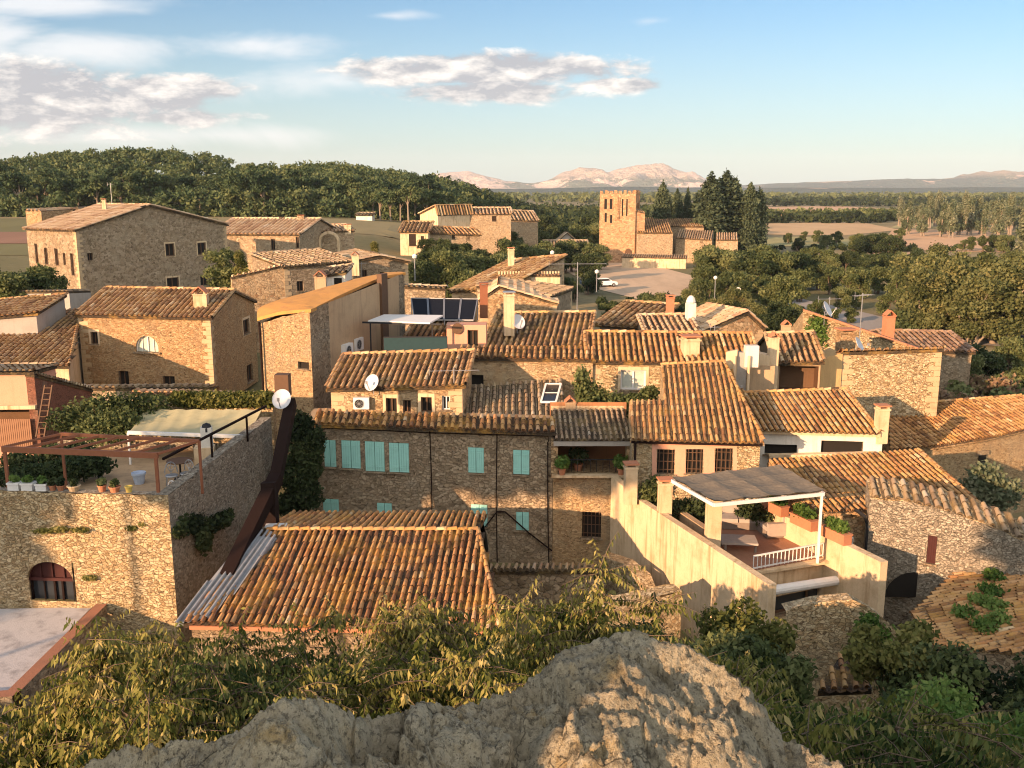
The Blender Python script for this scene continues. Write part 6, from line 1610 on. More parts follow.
# climbing ivy on walls as things of their own
def ivy(label, blobs, n, mat=LF_DARK, size=.11):
    o = leaves('climbing_ivy', blobs, n, size, mat, None, blobs[0][0]); tag(o, label, 'climbing plant')
ivy('dense dark creeper hanging over the corner between chute and shutters', [(tuple(P(px, py, 38.4)), (rx, .4, rz_)) for px, py, rx, rz_ in ((300, 428, .7, .8), (305, 450, .8, 1.0), (298, 475, .9, 1.0), (305, 495, .8, .9), (290, 505, .6, .7), (312, 465, .5, .8), (315, 440, .5, .7))], 9000, LF_DARK)
ivy('green tuft of creeper growing from the shaded side wall', [(tuple(P(px, py, Y)), (.25, .9, rz_)) for px, py, Y, rz_ in ((182, 525, 31.8, .4), (195, 523, 32.5, .35), (205, 535, 33, .7), (216, 522, 33.8, .3), (226, 519, 34.6, .3))], 2600, LF_DARK)
ivy('small weeds sprouting from the sunlit front wall', [(tuple(P(px, py, 31.1)), (rx, .12, .1)) for px, py, rx in ((45, 531, .5), (60, 529, .4), (80, 530, .35), (132, 528, .25), (142, 524, .2), (90, 578, .3))], 700, LF_YEL, .08)
ivy('creeper over the broken courtyard wall behind the loggia roof', [(tuple(P(px, py, 43.6)), (rx, .5, rz_)) for px, py, rx, rz_ in ((582, 385, .5, 1), (590, 398, .8, .9), (604, 402, .9, .7), (622, 405, .8, .6), (640, 398, .9, .3), (650, 392, .5, .3))], 4200, LF_OLIVE)
ivy('large green creeper bush covering the back of the left terrace', [((P(px, py, Y)), (rx, .9, rz_)) for px, py, Y, rx, rz_ in ((70, 420, 40, 1.2, .7), (90, 415, 40.5, 1.3, .9), (110, 412, 41, 1.3, 1.0), (130, 410, 41, 1.2, .9), (150, 405, 41.5, 1.2, .6), (100, 430, 39.5, 1.2, .8), (120, 425, 39.5, 1.2, .8))], 6500, LF_OLIVE, .11)
ivy('yellow green hedge lit along the garden wall behind the awning', [((P(px, 399, 42)), (.65, .4, .42)) for px in range(182, 276, 11)], 6500, LF_YEL, .11)
ivy('bushy flowering plants behind the white planters on the terrace', [((P(px, py, Y)), (.8, .5, .5)) for px, py, Y in ((15, 478, 33.5), (40, 475, 34), (62, 470, 34.5), (80, 468, 35), (95, 465, 35.5), (52, 455, 36.5), (78, 452, 37), (20, 462, 36))], 7000, LF_DARK, .1)
ivy('dark shrub behind the low planter wall of the right terrace', [((Pz(px, py, zfl + .6)), (.6, .5, .55)) for px, py in ((676, 512), (688, 510), (700, 512), (764, 515), (750, 512))], 3200, LF_DARK, .1)
ivy('dry grass tuft on the slope under the right hand roof', [((P(px, py, 39)), (.9, .6, .8)) for px, py in ((975, 490), (990, 500), (1005, 492), (985, 478))], 3000, LF_GREY, .12)
ivy('weed tuft by the first white pillar of the outer wall', [((P(px, py, 36.3)), (.5, .25, .5)) for px, py in ((648, 492), (654, 486), (650, 500))], 1000, LF_OLIVE, .09)
# ------------------------------------------------------------------ trees
def protos(name, kind, h, mat, bark, leaf, count, n, label, **kw):
    return [make_tree(name, kind, h, mat, bark, leaf, count, label, **kw) for _ in range(n)]
p_ol = protos('olive_tree', 'round', 7, LF_OLIVE, M_BARK, .24, 5600, 3, 'olive green tree')
p_dk = protos('evergreen_oak', 'round', 7, LF_DARK, M_BARK, .24, 5600, 2, 'dark oak')
p_cy = protos('cypress_tree', 'cypress', 14, LF_CYP, M_BARK, .30, 11000, 3, 'cypress')
p_pi = protos('pine_tree', 'pine', 12, LF_PINE, M_BARKP, .42, 2400, 5, 'pine')
p_po = protos('poplar_tree', 'poplar', 11, LF_GREY, M_BARKP, .34, 2400, 3, 'poplar')
p_ye = protos('yellow_ash_tree', 'poplar', 9, LF_YEL, M_BARKP, .2, 8000, 2, 'ash')
p_sh = protos('round_shrub', 'shrub', 2.6, LF_OLIVE, M_BARK, .17, 1500, 2, 'shrub')
p_ysh = protos('yellow_shrub', 'shrub', 2.6, LF_YEL, M_BARK, .17, 1500, 1, 'shrub')
p_rs = protos('russet_shrub', 'shrub', 3.2, LF_REDB, M_BARK, .16, 1800, 1, 'shrub')
def at(px, Y): return (px - 512) / F / .98 * Y
def put_tree(pr, px, Y, s, label, group=None, sz=None, dz=0):
    x = at(px, Y); return place(random.choice(pr) if not isinstance(pr, int) else pr, x, Y, gz(x, Y) + dz - .1, s, label, group, sz)
# cypresses behind the church: (px, top py, Y, width factor)
for (px, ty, Y, wf, lb) in ((657, 180, 252, 1.15, 'dark cypress right behind the church nave, nearest to the tower'), (671, 187, 262, .9, 'narrow cypress second behind the nave'), (681, 186, 266, .6, 'thin pointed cypress in the middle of the row behind the nave'), (690, 191, 270, .9, 'low dark cypress filling the gap before the tall pair'),
                            (703, 171, 244, 1.5, 'tall broad cypress with ragged top'), (718, 168.5, 248, 1.6, 'tallest broad cypress beside the ragged one'), (727, 176, 262, 1.1, 'cypress in the shade behind the tallest pair'), (741, 181, 246, 1.15, 'separate cypress with a narrow pointed crown'), (750, 186, 248, 1.1, 'last cypress at the field side of the churchyard')):
    h = zrow(ty, Y); x = at(px, Y); o = place(random.choice(p_cy), x, Y, 0, 1, lb, 'cypresses around the church'); o.scale = (h / 14 * wf * .85, h / 14 * wf * .85, h / 14)
p_ro = protos('ash_tree', 'round', 8, LF_ASH, M_BARKP, .20, 8500, 3, 'ash')
TL = {'ro': (p_ro, ''), 'ol': (p_ol, 'olive_tree'), 'dk': (p_dk, ''), 'po': (p_po, ''), 'ye': (p_ye, ''), 'pi': (p_pi, '')}
def belt(kinds, px0, px1, Y0, Y1, n, s0, s1, label, group, sz=None):
    for i in range(n):
        px = px0 + (px1 - px0) * (i + random.random()) / n; Y = random.uniform(Y0, Y1)
        put_tree(TL[random.choice(kinds)][0], px, Y, random.uniform(s0, s1), label, group, sz)
belt(['ol', 'ol', 'dk'], 690, 800, 150, 178, 12, .95, 1.2, 'olive green tree in the belt between church and road', 'trees between the church and the road')
belt(['ol', 'ol'], 690, 785, 122, 146, 8, .7, .9, 'rounded olive green tree just beyond the village roofs', 'rounded trees just beyond the roofs')
belt(['dk', 'ol', 'dk'], 785, 915, 180, 205, 14, .58, .78, 'dark tree in the bank before the brown fields', 'dark trees before the fields')
belt(['ol'], 792, 915, 146, 165, 10, .68, .82, 'olive crowned tree standing over the road', 'olive crowned trees over the road')
belt(['dk'], 838, 893, 236, 250, 5, .75, .95, 'dark tree in the far clump by the yellow field', 'dark trees by the yellow field')
belt(['ol', 'dk'], 775, 895, 262, 340, 14, .5, .8, 'small tree on the dry meadow before the far fields', 'small trees on the dry meadow')
belt(['ol'], 820, 900, 128, 138, 4, .45, .55, 'small bushy tree beside the road', 'small trees beside the road')
belt(['ro'], 925, 1060, 96, 116, 11, 1.1, 1.35, 'tall yellow green ash at the edge of the shrubs', 'yellow ashes right of the barn')
belt(['ro', 'ol'], 905, 1060, 122, 150, 13, .95, 1.25, 'yellow green tree in the second rank behind the ashes', 'second rank of yellow green trees')
belt(['ol', 'dk'], 915, 1060, 72, 86, 9, .5, .7, 'dark bushy tree in the hollow by the long barn', 'bushy trees in the hollow')
belt(['ol'], 885, 1000, 165, 190, 9, .6, .8, 'grey green tree close to the brown field', 'grey green trees by the brown field')
belt(['po'], 885, 1060, 340, 460, 46, 1.0, 1.4, 'pale bare poplar in the plantation beyond the brown field', 'poplar plantation')
belt(['po', 'ol'], 1005, 1070, 195, 260, 8, 1.1, 1.5, 'tall pale tree at the field corner', 'pale trees at the field corner')
belt(['ol', 'dk'], 945, 1000, 262, 275, 6, .5, .8, 'round bush tree at the edge of the brown field', 'trees at the brown field edge')
belt(['dk', 'ol'], 455, 600, 225, 300, 34, 1.0, 1.5, 'dark tree in the woods between farmhouse and church', 'woods left of the church')
belt(['dk', 'ol'], 500, 600, 180, 215, 14, .8, 1.1, 'dark tree before the church tower', 'dark trees before the church')
belt(['ol'], 440, 550, 112, 148, 16, .7, 1.0, 'broad grey olive by the lane', 'olives by the lane')
belt(['ol', 'dk'], 425, 530, 165, 172, 9, .5, .65, 'leafy tree before the long stone barn', 'trees before the long stone barn')
belt(['ol', 'dk'], 440, 530, 150, 162, 9, .6, .8, 'bushy tree below the cream farmhouse', 'trees below the cream farmhouse')
belt(['ol', 'dk'], 515, 600, 128, 160, 8, .5, .7, 'shrubby tree around the low cottage', 'trees around the low cottage')
belt(['dk'], 418, 450, 125, 135, 4, .8, .95, 'round dark oak below the lit gable house', 'oaks below the lit gable')
belt(['ol', 'dk'], 605, 700, 100, 122, 14, .5, .7, 'leafy tree in front of the church square', 'trees in front of the square')
belt(['ro'], 655, 760, 108, 125, 7, .55, .7, 'yellowish young tree by the silver car', 'young trees by the car')
belt(['ol', 'dk'], 755, 805, 100, 118, 5, .5, .7, 'dark leafy tree behind the pale gable', 'trees behind the pale gable')
belt(['pi'], 385, 480, 262, 300, 12, .75, 1.0, 'pine at the low end of the wood', 'pines at the low end of the wood')
for i in range(9):
    px = 508 + i * 9; Y = random.uniform(102, 112); put_tree(p_ysh, px, Y, random.uniform(1.0, 1.5), 'golden green garden shrub behind the battlement wall', 'garden shrubs behind the battlement wall')
for i in range(22):
    px = 905 + random.random() * 110; Y = random.uniform(58, 72); put_tree(p_rs if i % 2 else p_sh, px, Y, random.uniform(.9, 1.5), 'russet and green shrub around the collapsed barn', 'shrubs around the collapsed barn')
for i in range(16):
    px = 885 + random.random() * 90; Y = random.uniform(58, 64); put_tree(p_rs if i % 3 else p_sh, px, Y, random.uniform(.9, 1.35), 'tangled russet shrub crowding the collapsed barn wall', 'tangled shrubs against the collapsed barn')
for i in range(14):
    px = 940 + random.random() * 100; Y = random.uniform(52, 58); put_tree(p_sh, px, Y, random.uniform(1.0, 1.4), 'dark round shrub behind the long orange roof', 'shrubs behind the long orange roof')
# fig and trees among the houses, top left
x = at(247, 90); place(p_ye[0], x, 90, zrow(283, 90) - 1, .55, 'rusty yellow fig tree beside the manor wall', sz=.75)
x = at(232, 93); place(p_ol[0], x, 93, zrow(285, 93) - 1, .72, 'olive green tree against the manor wall')
x = at(378, 104); place(p_ye[1], x, 104, zrow(252, 104) - 1.5, .42, 'bright yellow green tree beside the arch wall house', sz=.7)
for i, px in enumerate((-20, 0, 18, 36, 52, 65)):
    put_tree(p_dk if i % 2 else p_ol, px, random.uniform(78, 86), random.uniform(.55, .75), 'leafy tree crowded below the golden manor wall', 'trees below the manor wall', dz=.3)
x = at(470, 140)
# ---- the pine wood: individual pines along its edge, mass behind
def wood_edge():
    for i in range(74):
        px = -30 + 500 * (i + random.random() * .9) / 74; Y = random.uniform(280, 305) + (12 if px > 380 else 0); x = at(px, Y)
        if px > 450: continue
        place(random.choice(p_pi), x, Y, gz(x, Y), random.uniform(.7, 1.25), 'tall pine with bare pale trunk at the edge of the wood', 'pines along the edge of the wood')
wood_edge()
cen = []
for i in range(620):
    Y = random.uniform(276, 300); px = random.uniform(-40, 455); x = at(px, Y); k = random.uniform(1.0, 2.4); cen.append(((x, Y, gz(x, Y) + k * .7), (k, k, k * .85)))
    if random.random() < .8: cen.append(((x, Y, gz(x, Y) + random.uniform(2.5, 7.5)), (k * 1.25, k, k)))
for i in range(1500):
    Y = random.uniform(300, 400); px = random.uniform(-140, 470); x = at(px, Y); z = gz(x, Y)
    k = random.uniform(1.6, 3.1); cen.append(((x, Y, z + random.uniform(6.0, 9.5)), (k, k, k * .72)))
    if random.random() < .55: cen.append(((x, Y, z + random.uniform(2, 5.5)), (k * .8, k * .8, k * .7)))
o = leaves('pine_wood', cen, 190000, .62, LF_PINE, None, (at(170, 340), 340, gz(at(170, 340), 340)), shell=.5); tag(o, kind='stuff', label='dense pine wood covering the hill', cat='wood')
# ---- far woodland bands across the plain
def band(name, label, px0, px1, Y0, Y1, n, h, mat, leaf, cnt):
    c = []
    for i in range(n):
        Y = random.uniform(Y0, Y1); x = at(random.uniform(px0, px1), Y); k = random.uniform(.5, 1) * h
        c.append(((x, Y, gz(x, Y) + k * .5), (k * .75, k * .75, k * .6)))
    o = leaves(name, c, cnt, leaf, mat, None, c[0][0], shell=.5); tag(o, label, 'wood', kind='stuff')
band('far_wood', 'dark wood band beyond the fields', 720, 1060, 1000, 1500, 700, 9, LF_DARK, 2.2, 20000)
band('far_hedges', 'grey hedges between the far fields', 745, 900, 500, 560, 70, 6, LF_DARK, 1.3, 6000)
band('far_wood', 'dark trees behind the village to the hills', 430, 735, 320, 640, 800, 9, LF_DARK, 1.4, 42000)
band('distant_wood', 'distant flat woods before the hills', 380, 1200, 1300, 3000, 1500, 12, LF_OLIVE, 5, 24000)
band('field_scrub', 'scrub along the near field edges', 740, 1060, 212, 232, 110, 2.4, LF_OLIVE, .6, 9000)
band('meadow_scrub', 'low bushes around the church square', 600, 720, 128, 146, 60, 1.6, LF_DARK, .35, 12000)
band('field_hedges', 'thin hedges between the brown fields', 760, 1060, 268, 285, 60, 1.8, LF_DARK, .5, 5000)
band('field_hedges', 'thin green tree line across the middle of the plain', 740, 1060, 590, 640, 170, 6, LF_OLIVE, 1.3, 12000)
belt(['ol'], 785, 850, 112, 124, 5, .35, .5, 'small leafy tree between the ivy gable and the road', 'small trees at the near road edge')
band('roadside_scrub', 'low bushes along the road', 885, 1000, 108, 128, 90, 2.0, LF_OLIVE, .32, 18000)
band('lane_scrub', 'low bushes by the near lane', 640, 800, 92, 112, 80, 1.8, LF_OLIVE, .28, 16000)
# unseen trees added on the castle hill so their crowns shade the walls
def shading_tree(x, y, zc0, zc1, rad, label, mat=LF_PINE, n=5200):
    g0 = gz(x, y); root = empty('shade_caster_tree', (x, y, g0), label, 'tree'); B = []
    for i in range(16):
        an = random.uniform(0, 6.28); rr = rad * math.sqrt(random.random()) * .8; B.append(((x + rr * math.cos(an), y + rr * math.sin(an), random.uniform(zc0 + .7, zc1 - .7)), (rad * .42, rad * .42, (zc1 - zc0) * .3)))
    m = MB(); m.tube([(x, y, g0 - .3), (x + .2, y, (g0 + zc0) / 2), (x, y, zc0 + 1)], [.12, .1, .08], 8)
    for b_ in B[:7]: m.tube([(x, y, zc0 + .3), b_[0]], [.07, .03], 5)
    m.build('trunk', M_BARK, root); leaves('crown', B, n, .34, mat, root)
for (x, y, a, b_, r_, lb) in ((-28.5, 5, 14.9, 18.2, 2.6, 'umbrella pine added out of view to shade the shuttered house'), (-32.5, 4.5, 14.9, 18.4, 2.7, 'second umbrella pine added out of view to shade the shuttered house'), (-36.8, 5, 14.8, 18.2, 2.6, 'third umbrella pine added out of view to shade the shuttered house'), (-24.8, 5.5, 15.3, 17.6, 1.8, 'smallest umbrella pine added out of view to shade the shuttered house')):
    shading_tree(x, y, a, b_, r_, lb)
shading_tree(-43.5, 5, 10.5, 17, 3.3, 'broad oak added out of view to shade the terrace house front', LF_DARK, 7000)
# ---- shrubs with drooping leaves below the rock
def hackberry(x, y, z, r, h, n, label, mat=LF_HACK, group='shrubs below the rock', size=.05):
    root = empty('drooping_shrub', (x, y, z), label, 'shrub', group); B = []
    for i in range(12):
        an = random.uniform(0, 6.28); rr = r * math.sqrt(random.random()) * .8; zz = h * random.uniform(.35, .95) * (1 - .35 * (rr / r) ** 2)
        k = random.uniform(.22, .36) * r; B.append(((x + rr * math.cos(an), y + rr * math.sin(an), z + zz), (k, k, k * .9)))
    m = MB()
    for b_ in B:
        c = Vector(b_[0]); b0 = V(x + random.uniform(-.1, .1) * r, y + random.uniform(-.1, .1) * r, z - .3); md = b0.lerp(c, .5) + V(0, 0, .15 * h)
        m.tube([b0, md, c, c + V(random.uniform(-.2, .2), random.uniform(-.2, .2), .25) * r], [.022, .014, .007, .002], 5)
    for i in range(14):   # long upright sprigs above the mass
        b_ = random.choice(B); c = np.array(b_[0]) + np.array([0, 0, b_[1][2] * .8]); B.append((tuple(c + np.array([random.gauss(0, .12), random.gauss(0, .12), random.uniform(.0, .14)])), (.06, .06, .14)))
    # leaves hang in two rows along twigs
    vs = []; ts = []
    ntw = n // 12
    for t_ in range(ntw):
        b_ = random.choice(B); d = np.array([random.gauss(0, 1) for _ in range(3)]); d /= np.linalg.norm(d) + 1e-9
        if d[2] < -.3: d[2] = -d[2]
        st = np.array(b_[0]) + d * np.array(b_[1]) * random.uniform(.3, 1.0)
        hd = np.array([d[0] + random.gauss(0, .4), d[1] + random.gauss(0, .4), random.uniform(-.1, .5)]); hd /= np.linalg.norm(hd)
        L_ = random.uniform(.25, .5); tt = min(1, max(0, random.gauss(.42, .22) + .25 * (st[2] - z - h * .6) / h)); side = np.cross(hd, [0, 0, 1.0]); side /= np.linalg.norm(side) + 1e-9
        if t_ % 3 == 0: m.tube([st - hd * .12, st + hd * L_ * .5 - np.array([0, 0, .05 * L_]), st + hd * L_ - np.array([0, 0, .25 * L_])], [.006, .004, .002], 3, cap=False)
        for k in range(12):
            p = st + hd * L_ * k / 12 + np.array([0, 0, -.25 * L_ * (k / 12) ** 2]); sg = 1 if k % 2 else -1
            ax = side * sg * random.uniform(.2, .6) + hd * random.uniform(.0, .4) + np.array([0, 0, -random.uniform(.5, 1.1)]); ax /= np.linalg.norm(ax)
            w_ = np.cross(ax, [random.gauss(0, 1), random.gauss(0, 1), random.gauss(0, .4)]); w_ /= np.linalg.norm(w_) + 1e-9
            sz = size * random.uniform(.7, 1.35); ln = sz * 1.75
            nrm_ = np.cross(ax, w_)
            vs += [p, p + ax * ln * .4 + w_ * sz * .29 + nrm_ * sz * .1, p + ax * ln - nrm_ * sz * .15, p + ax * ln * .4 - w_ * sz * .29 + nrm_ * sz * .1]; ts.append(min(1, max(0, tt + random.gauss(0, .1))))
    m.build('branches', M_BARK, root, smooth=True)
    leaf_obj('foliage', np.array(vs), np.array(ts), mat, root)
    return root
shr = [(14, 690, 7.0, .9, 1.3, 'leafy shrub at the very edge below the pale annexe roof'), # px, top py, Y, radius, height
 (60, 690, 7.2, .9, 1.3, 'yellow tipped shrub at the lower left corner'), (130, 655, 8.0, .95, 1.5, 'shrub with pale drooping leaves beside the flat annexe'), (200, 645, 8.4, 1.0, 1.6, 'bushy drooping shrub below the lichened eave'),
 (120, 720, 6.0, .8, 1.1, 'near shrub with yellowing leaves beside the rock ledge'), (270, 640, 8.6, 1.0, 1.6, 'dark green shrub under the left half of the front roof'), (335, 612, 8.8, 1.0, 1.8, 'tall leafy shrub rising against the front roof'),
 (400, 615, 8.6, 1.0, 1.7, 'pale leaved shrub against the middle of the front roof'), (460, 618, 8.4, .95, 1.7, 'leafy shrub reaching the lower right corner of the front roof'), (520, 628, 8.0, .9, 1.5, 'shrub behind the shoulder of the grey rock'),
 (575, 605, 8.6, .7, 1.7, 'slender sprigs rising before the low yard wall'), (230, 690, 6.8, .9, 1.2, 'dark shrub directly behind the left rocks'), (330, 665, 6.9, .95, 1.3, 'dense shrub behind the centre rocks'), (430, 660, 6.8, .95, 1.3, 'yellow and green shrub behind the rock saddle'),
 (640, 640, 8.2, .9, 1.3, 'dark shrub just behind the rock summit'), (700, 640, 8.0, .9, 1.3, 'shrub beyond the right shoulder of the rock'), 
 (792, 690, 7.2, .9, 1.3, 'drooping shrub with sunlit leaves beside the rock edge'), (850, 728, 6.2, .95, 1.2, 'dark shrub with pale tips right of the rock'), (930, 738, 6.2, 1.0, 1.3, 'dark drooping shrub in the lower right shade'),
 (1010, 735, 6.2, .9, 1.3, 'drooping shrub at the lower right corner'), (800, 730, 5.2, .6, .8, 'small sunlit shrub hugging the rock flank'), (900, 745, 5.2, .7, .8, 'low shade shrub at the bottom right of the rock')]
for i, (px, ty, Y, r_, h_, lb) in enumerate(shr):
    p = P(px, ty, Y); mt = LF_HACK
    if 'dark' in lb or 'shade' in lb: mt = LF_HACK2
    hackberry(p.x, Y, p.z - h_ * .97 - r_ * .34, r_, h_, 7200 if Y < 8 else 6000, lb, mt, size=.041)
def bushy(px, ty, Y, r_, h_, n, lb, mat, sz=.09):
    p = P(px, ty, Y); root = empty('broad_bush', (p.x, Y, p.z - h_), lb, 'bush', 'bushes on the lower slope'); B = []
    for i in range(12):
        an = random.uniform(0, 6.28); rr = r_ * math.sqrt(random.random()) * .8; B.append(((p.x + rr * math.cos(an), Y + rr * math.sin(an) * .8, p.z - h_ * random.uniform(.12, .7) - .25 * rr), (r_ * .34, r_ * .34, r_ * .3)))
    m = MB()
    for b_ in B: m.tube([(p.x, Y, p.z - h_ - .3), Vector(b_[0]).lerp(Vector((p.x, Y, p.z - h_)), .4), b_[0]], [.05, .03, .01], 5)
    m.build('branches', M_BARK, root); leaves('foliage', B, n, sz, mat, root, elong=1.7)
for a_ in ((700, 622, 21, 1.7, 2.2, 5200, 'green bush at the foot of the stained wall', LF_OLIVE), (745, 605, 23, 1.6, 2.6, 5200, 'yellow lit bush at the near corner of the stained wall', LF_YEL), (772, 640, 20, 1.2, 2.0, 4200, 'bush between the wall corner and the roof fragment', LF_OLIVE),
           (905, 622, 20.5, 1.3, 2.2, 4600, 'yellow green bush beside the crumbling wall', LF_YEL), (960, 655, 19, 2.0, 2.4, 6000, 'deep green bush in the hollow below the broken roof', LF_OLIVE), (1030, 655, 19, 2.2, 2.6, 6000, 'dark bush at the picture edge below the broken roof', LF_DARK),
           (905, 690, 17, 1.8, 2.4, 5600, 'dark bush under the roof fragment', LF_DARK), (985, 690, 14, 1.7, 2.2, 8600, 'bright leaved bush low on the shaded slope', LF_BRIGHT, .065), (905, 705, 13, 1.5, 2, 7600, 'green bush with large leaves in the slope shade', LF_BRIGHT, .065),
           (640, 628, 22, 1.6, 1.6, 4200, 'dark bush along the path wall', LF_DARK), (585, 632, 20, 1.7, 1.8, 4600, 'dark bush below the low path wall', LF_DARK), (520, 625, 21, 1.8, 2.2, 5200, 'dark bush at the corner of the front house', LF_DARK),
           (815, 725, 13, 1.6, 2, 5000, 'olive bush on the slope right of the rock', LF_OLIVE), (140, 668, 20, 1.4, 1.6, 4200, 'dark bush in the yard of the terrace house', LF_DARK)):
    bushy(*a_)
g_ = []
for i in range(500):
    x = random.uniform(-16, 17); y = random.uniform(5.2, 23.5); g_.append(((x, y, gz(x, y) + .15), (.6, .6, .28)))
o = leaves('slope_undergrowth', g_, 90000, .075, LF_DARK, None, (0, 14, 6), elong=2.2); tag(o, 'dark undergrowth covering the castle slope', 'undergrowth', kind='stuff')
# remove prototypes never placed
for lst in (p_ro, p_ol, p_dk, p_cy, p_pi, p_po, p_ye, p_sh, p_ysh, p_rs):
    for o in lst:
        if id(o) not in place.__defaults__[-1]:
            for c in list(o.children): bpy.data.objects.remove(c)
            bpy.data.objects.remove(o)
# ------------------------------------------------------------------ the rock in front
SIL = [(20, 800), (78, 766), (100, 752), (130, 742), (175, 737), (215, 738), (245, 722), (262, 706), (290, 697), (318, 697), (345, 705), (372, 713), (400, 706), (420, 702), (455, 702), (485, 695), (505, 690), (530, 677), (548, 664), (556, 652), (575, 645), (600, 637), (618, 628), (635, 629), (655, 636), (690, 643), (715, 658), (735, 672), (750, 686), (762, 702), (772, 718), (785, 733), (815, 748), (845, 764), (880, 790), (900, 810)]
sx_ = np.array([p[0] for p in SIL], float); sy_ = np.array([p[1] for p in SIL], float)
def ysil(px): return np.interp(px, sx_, sy_)
def edgeY(px): return 3.3 + .5 * math.exp(-((px - 640) / 170) ** 2) - .35 * math.exp(-((px - 250) / 140) ** 2)
nu, nv = 520, 300; vs = []
for i in range(nu):
    px = 10 + 900 * i / (nu - 1); e = P(px, float(ysil(px)), edgeY(px)); k = e.x / e.y
    for j in range(nv):
        f = j / (nv - 1); Yv = 1.25 + f * (e.y + 1.3 - 1.25)
        x = k * Yv; d = Yv - e.y
        q = Vector((x, Yv, 0))
        big = mnoise.fractal(q * 1.1 + Vector((5, 0, 0)), .8, 2, 3); med = mnoise.fractal(q * 3.6, .85, 2.1, 5); fine = mnoise.fractal(q * 14, .7, 2.1, 5)
        vv = mnoise.voronoi(q * 2.1 + Vector((mnoise.noise(q * 2) * .5, mnoise.noise(q * 2 + Vector((9, 9, 9))) * .5, 0)))[0]; crack = min(1, (vv[1] - vv[0]) * 5)
        v2 = mnoise.voronoi(q * 6.5 + Vector((mnoise.noise(q * 5) * .6, mnoise.noise(q * 5 + Vector((7, 3, 1))) * .6, 0)))[0]; crack2 = min(1, (v2[1] - v2[0]) * 4)
        if d < 0:
            z = e.z + .20 * d * (1 if px > 480 else .6) - .05 * (1 - math.exp(-(-d) * 2)); amp = min(1, -d / .5)
            z += (big * .10 + med * .035) * amp; s_l = 1 / (1 + math.exp((px - 500) / 40))
            v3 = mnoise.voronoi(q * 3.4 + Vector((mnoise.noise(q * 3) * .4, mnoise.noise(q * 3 + Vector((9, 9, 9))) * .4, 4)))[0]; dome = min(1, (v3[1] - v3[0]) * 2.2)
            z += s_l * (.09 * math.sqrt(max(0, dome)) - .07) * min(1, -d / .15 + .25) + (crack - 1) * (.05 * s_l + .02) * min(1, -d / .2) + (crack2 - 1) * .012 * min(1, -d / .1)
        else: z = e.z - .02 - d * 1.1 - d * d * 1.5
        fin2 = mnoise.fractal(q * 34, .7, 2.1, 4); strat = mnoise.noise(Vector((x * 1.3, Yv * 6.5 + x * 2.2 + med * .6, 2.0))); 
        # fractured facets: each cell of stone tilts its own way
        for (sc_, am_) in ((1.7, .16), (4.6, .13), (11.0, .07)):
            qq_ = q * sc_ + Vector((mnoise.noise(q * sc_ * .8) * .35, mnoise.noise(q * sc_ * .8 + Vector((5, 5, 5))) * .35, sc_)); dd_, pp_ = mnoise.voronoi(qq_)
            h_ = mnoise.cell_vector(pp_[0] * 7.3); f_ = (qq_ - pp_[0]) / sc_
            z += ((h_[0] - .5) * f_.x + (h_[1] - .5) * f_.y) * 2 * am_ * (2.2 if sc_ > 4 else 1.2) * min(1, abs(d) / .12 + .15)
            if dd_[1] - dd_[0] < .07: z -= .012 * (1 - (dd_[1] - dd_[0]) / .07)
        z += fine * .014 - abs(fin2) * .014 + med * .01 + (abs(strat) - .25) * .035 * min(1, max(0, -d / .15))
        vs.append((x, Yv, z))
fs = [(i * nv + j, (i + 1) * nv + j, (i + 1) * nv + j + 1, i * nv + j + 1) for i in range(nu - 1) for j in range(nv - 1)]
m, t, b = new_mat('lichen_rock'); co = objco(t)
n1, _ = t.noise(co, 2.2, 7, .68, .3); n2, _ = t.noise(co, 9, 7, .7, .3); n3, _ = t.noise(co, 42, 5, .75); n4, _ = t.noise(co, 3.6, 6, .7, .6)
c = t.ramp(n1, [(.3, (.32, .28, .20)), (.45, (.52, .47, .36)), (.6, (.64, .59, .46)), (.72, (.50, .41, .26))])
c = t.mix(t.m('MULTIPLY', t.sstep(n2, .50, .64), .7), c, (.60, .56, .46)); c = t.mix(t.m('MULTIPLY', t.sstep(n4, .54, .66), .65), c, (.46, .33, .14))
vo = t.voro(co, 13, 'F1'); c = t.mix(t.m('MULTIPLY', t.m('SUBTRACT', 1.0, t.sstep(vo.outputs['Distance'], .12, .3)), .35), c, (.55, .55, .50))
c = t.mix(t.m('MULTIPLY', t.sstep(n3, .51, .62), .75), c, (.10, .092, .075)); n5, _ = t.noise(co, 5.2, 6, .75); c = t.mix(t.m('MULTIPLY', t.sstep(n5, .56, .66), .55), c, (.17, .16, .13))
nw, nwc = t.noise(co, 4, 3, .6); wv_ = t.node('ShaderNodeVectorMath', operation='SCALE'); t.put(wv_.inputs[0], nwc); wv_.inputs['Scale'].default_value = .35
ve = t.voro(t.vm('ADD', co, wv_.outputs[0]), 3.4, 'DISTANCE_TO_EDGE'); ck = t.m('SUBTRACT', 1.0, t.sstep(ve.outputs['Distance'], .0, .022)); nm, _ = t.noise(co, 1.7, 3, .5); ck = t.m('MULTIPLY', ck, t.sstep(nm, .47, .6))
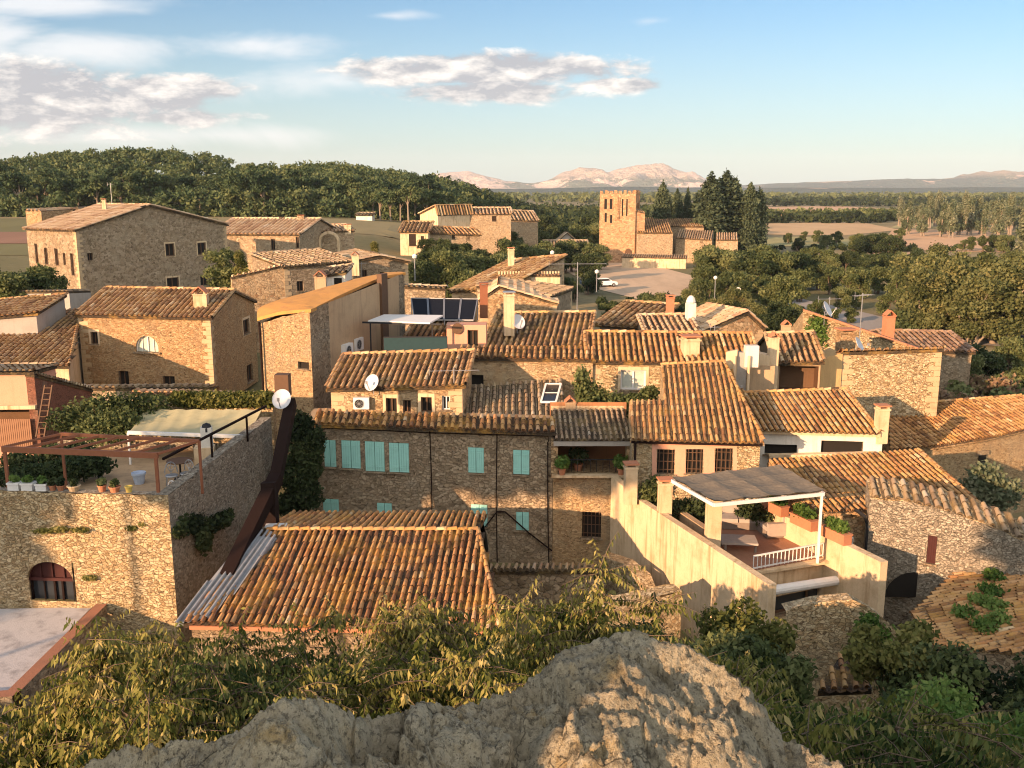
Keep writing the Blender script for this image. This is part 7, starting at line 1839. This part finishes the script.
c = t.mix(t.m('MULTIPLY', ck, .85), c, (.05, .045, .035)); n7, _ = t.noise(co, 20, 5, .75); c = t.mix(t.m('MULTIPLY', t.sstep(n7, .52, .62), .55), c, (.22, .20, .15))
n6, _ = t.noise(co, 90, 4, .8); c = t.mix(t.m('MULTIPLY', t.sstep(n6, .5, .7), .5), c, (.62, .56, .44)); c = t.mix(1.0, c, (1.0, .95, .84), 'MULTIPLY'); t.put(b.inputs['Base Color'], c); b.inputs['Roughness'].default_value = .95; bump(t, b, t.m('ADD', t.m('ADD', n3, t.m('MULTIPLY', n6, .6)), t.m('MULTIPLY', n2, 1.5)), 1.0, .045)
vc = Vector((.4, 3, 15.2)); o = mk('rock_outcrop', vs, fs, m, None, vc, smooth=True); tag(o, 'large lichen spotted grey rock in front of the shrubs', 'rock', kind='thing')
# masonry pier added out of view beside the camera to shade the rock
r = empty('rock_shading_pier', (-5.9, -2.8, 15), 'unseen rubble pier added beside the viewpoint to shade the rock', 'ruin')
ca_ = math.radians(42); pu = V(math.cos(ca_), -math.sin(ca_), 0); pv_ = V(-math.sin(ca_), -math.cos(ca_), 0); pc_ = V(-4.01, -4.46, 0) + pu * -2.85
cs = [pc_ + pu * a + pv_ * b + UP * z for a, b, z in ((-.85, -.5, 20.5), (.8, -.5, 19.2), (.8, .6, 19.4), (-.85, .6, 20.8))]
solid(r, cs[::-1], 13.5, ST_RUBBLE, rough=.12)
# ------------------------------------------------------------------ haze
hz_ = bpy.data.materials.new('haze_air'); hz_.use_nodes = True; T = NT(hz_.node_tree); pv = T.node('ShaderNodeVolumePrincipled'); pv.inputs['Color'].default_value = (.74, .87, 1.0, 1); pv.inputs['Density'].default_value = 0.000055; pv.inputs['Anisotropy'].default_value = -0.1
oo = T.node('ShaderNodeOutputMaterial'); T.l.new(pv.outputs[0], oo.inputs['Volume'])
mb = MB(); mb.box((0, 6000, 210), (16000, 12800, 436)); o = mb.build('haze', hz_, None, (0, 6000, -8)); tag(o, kind='stuff', label='thin blue haze over the plain', cat='haze')
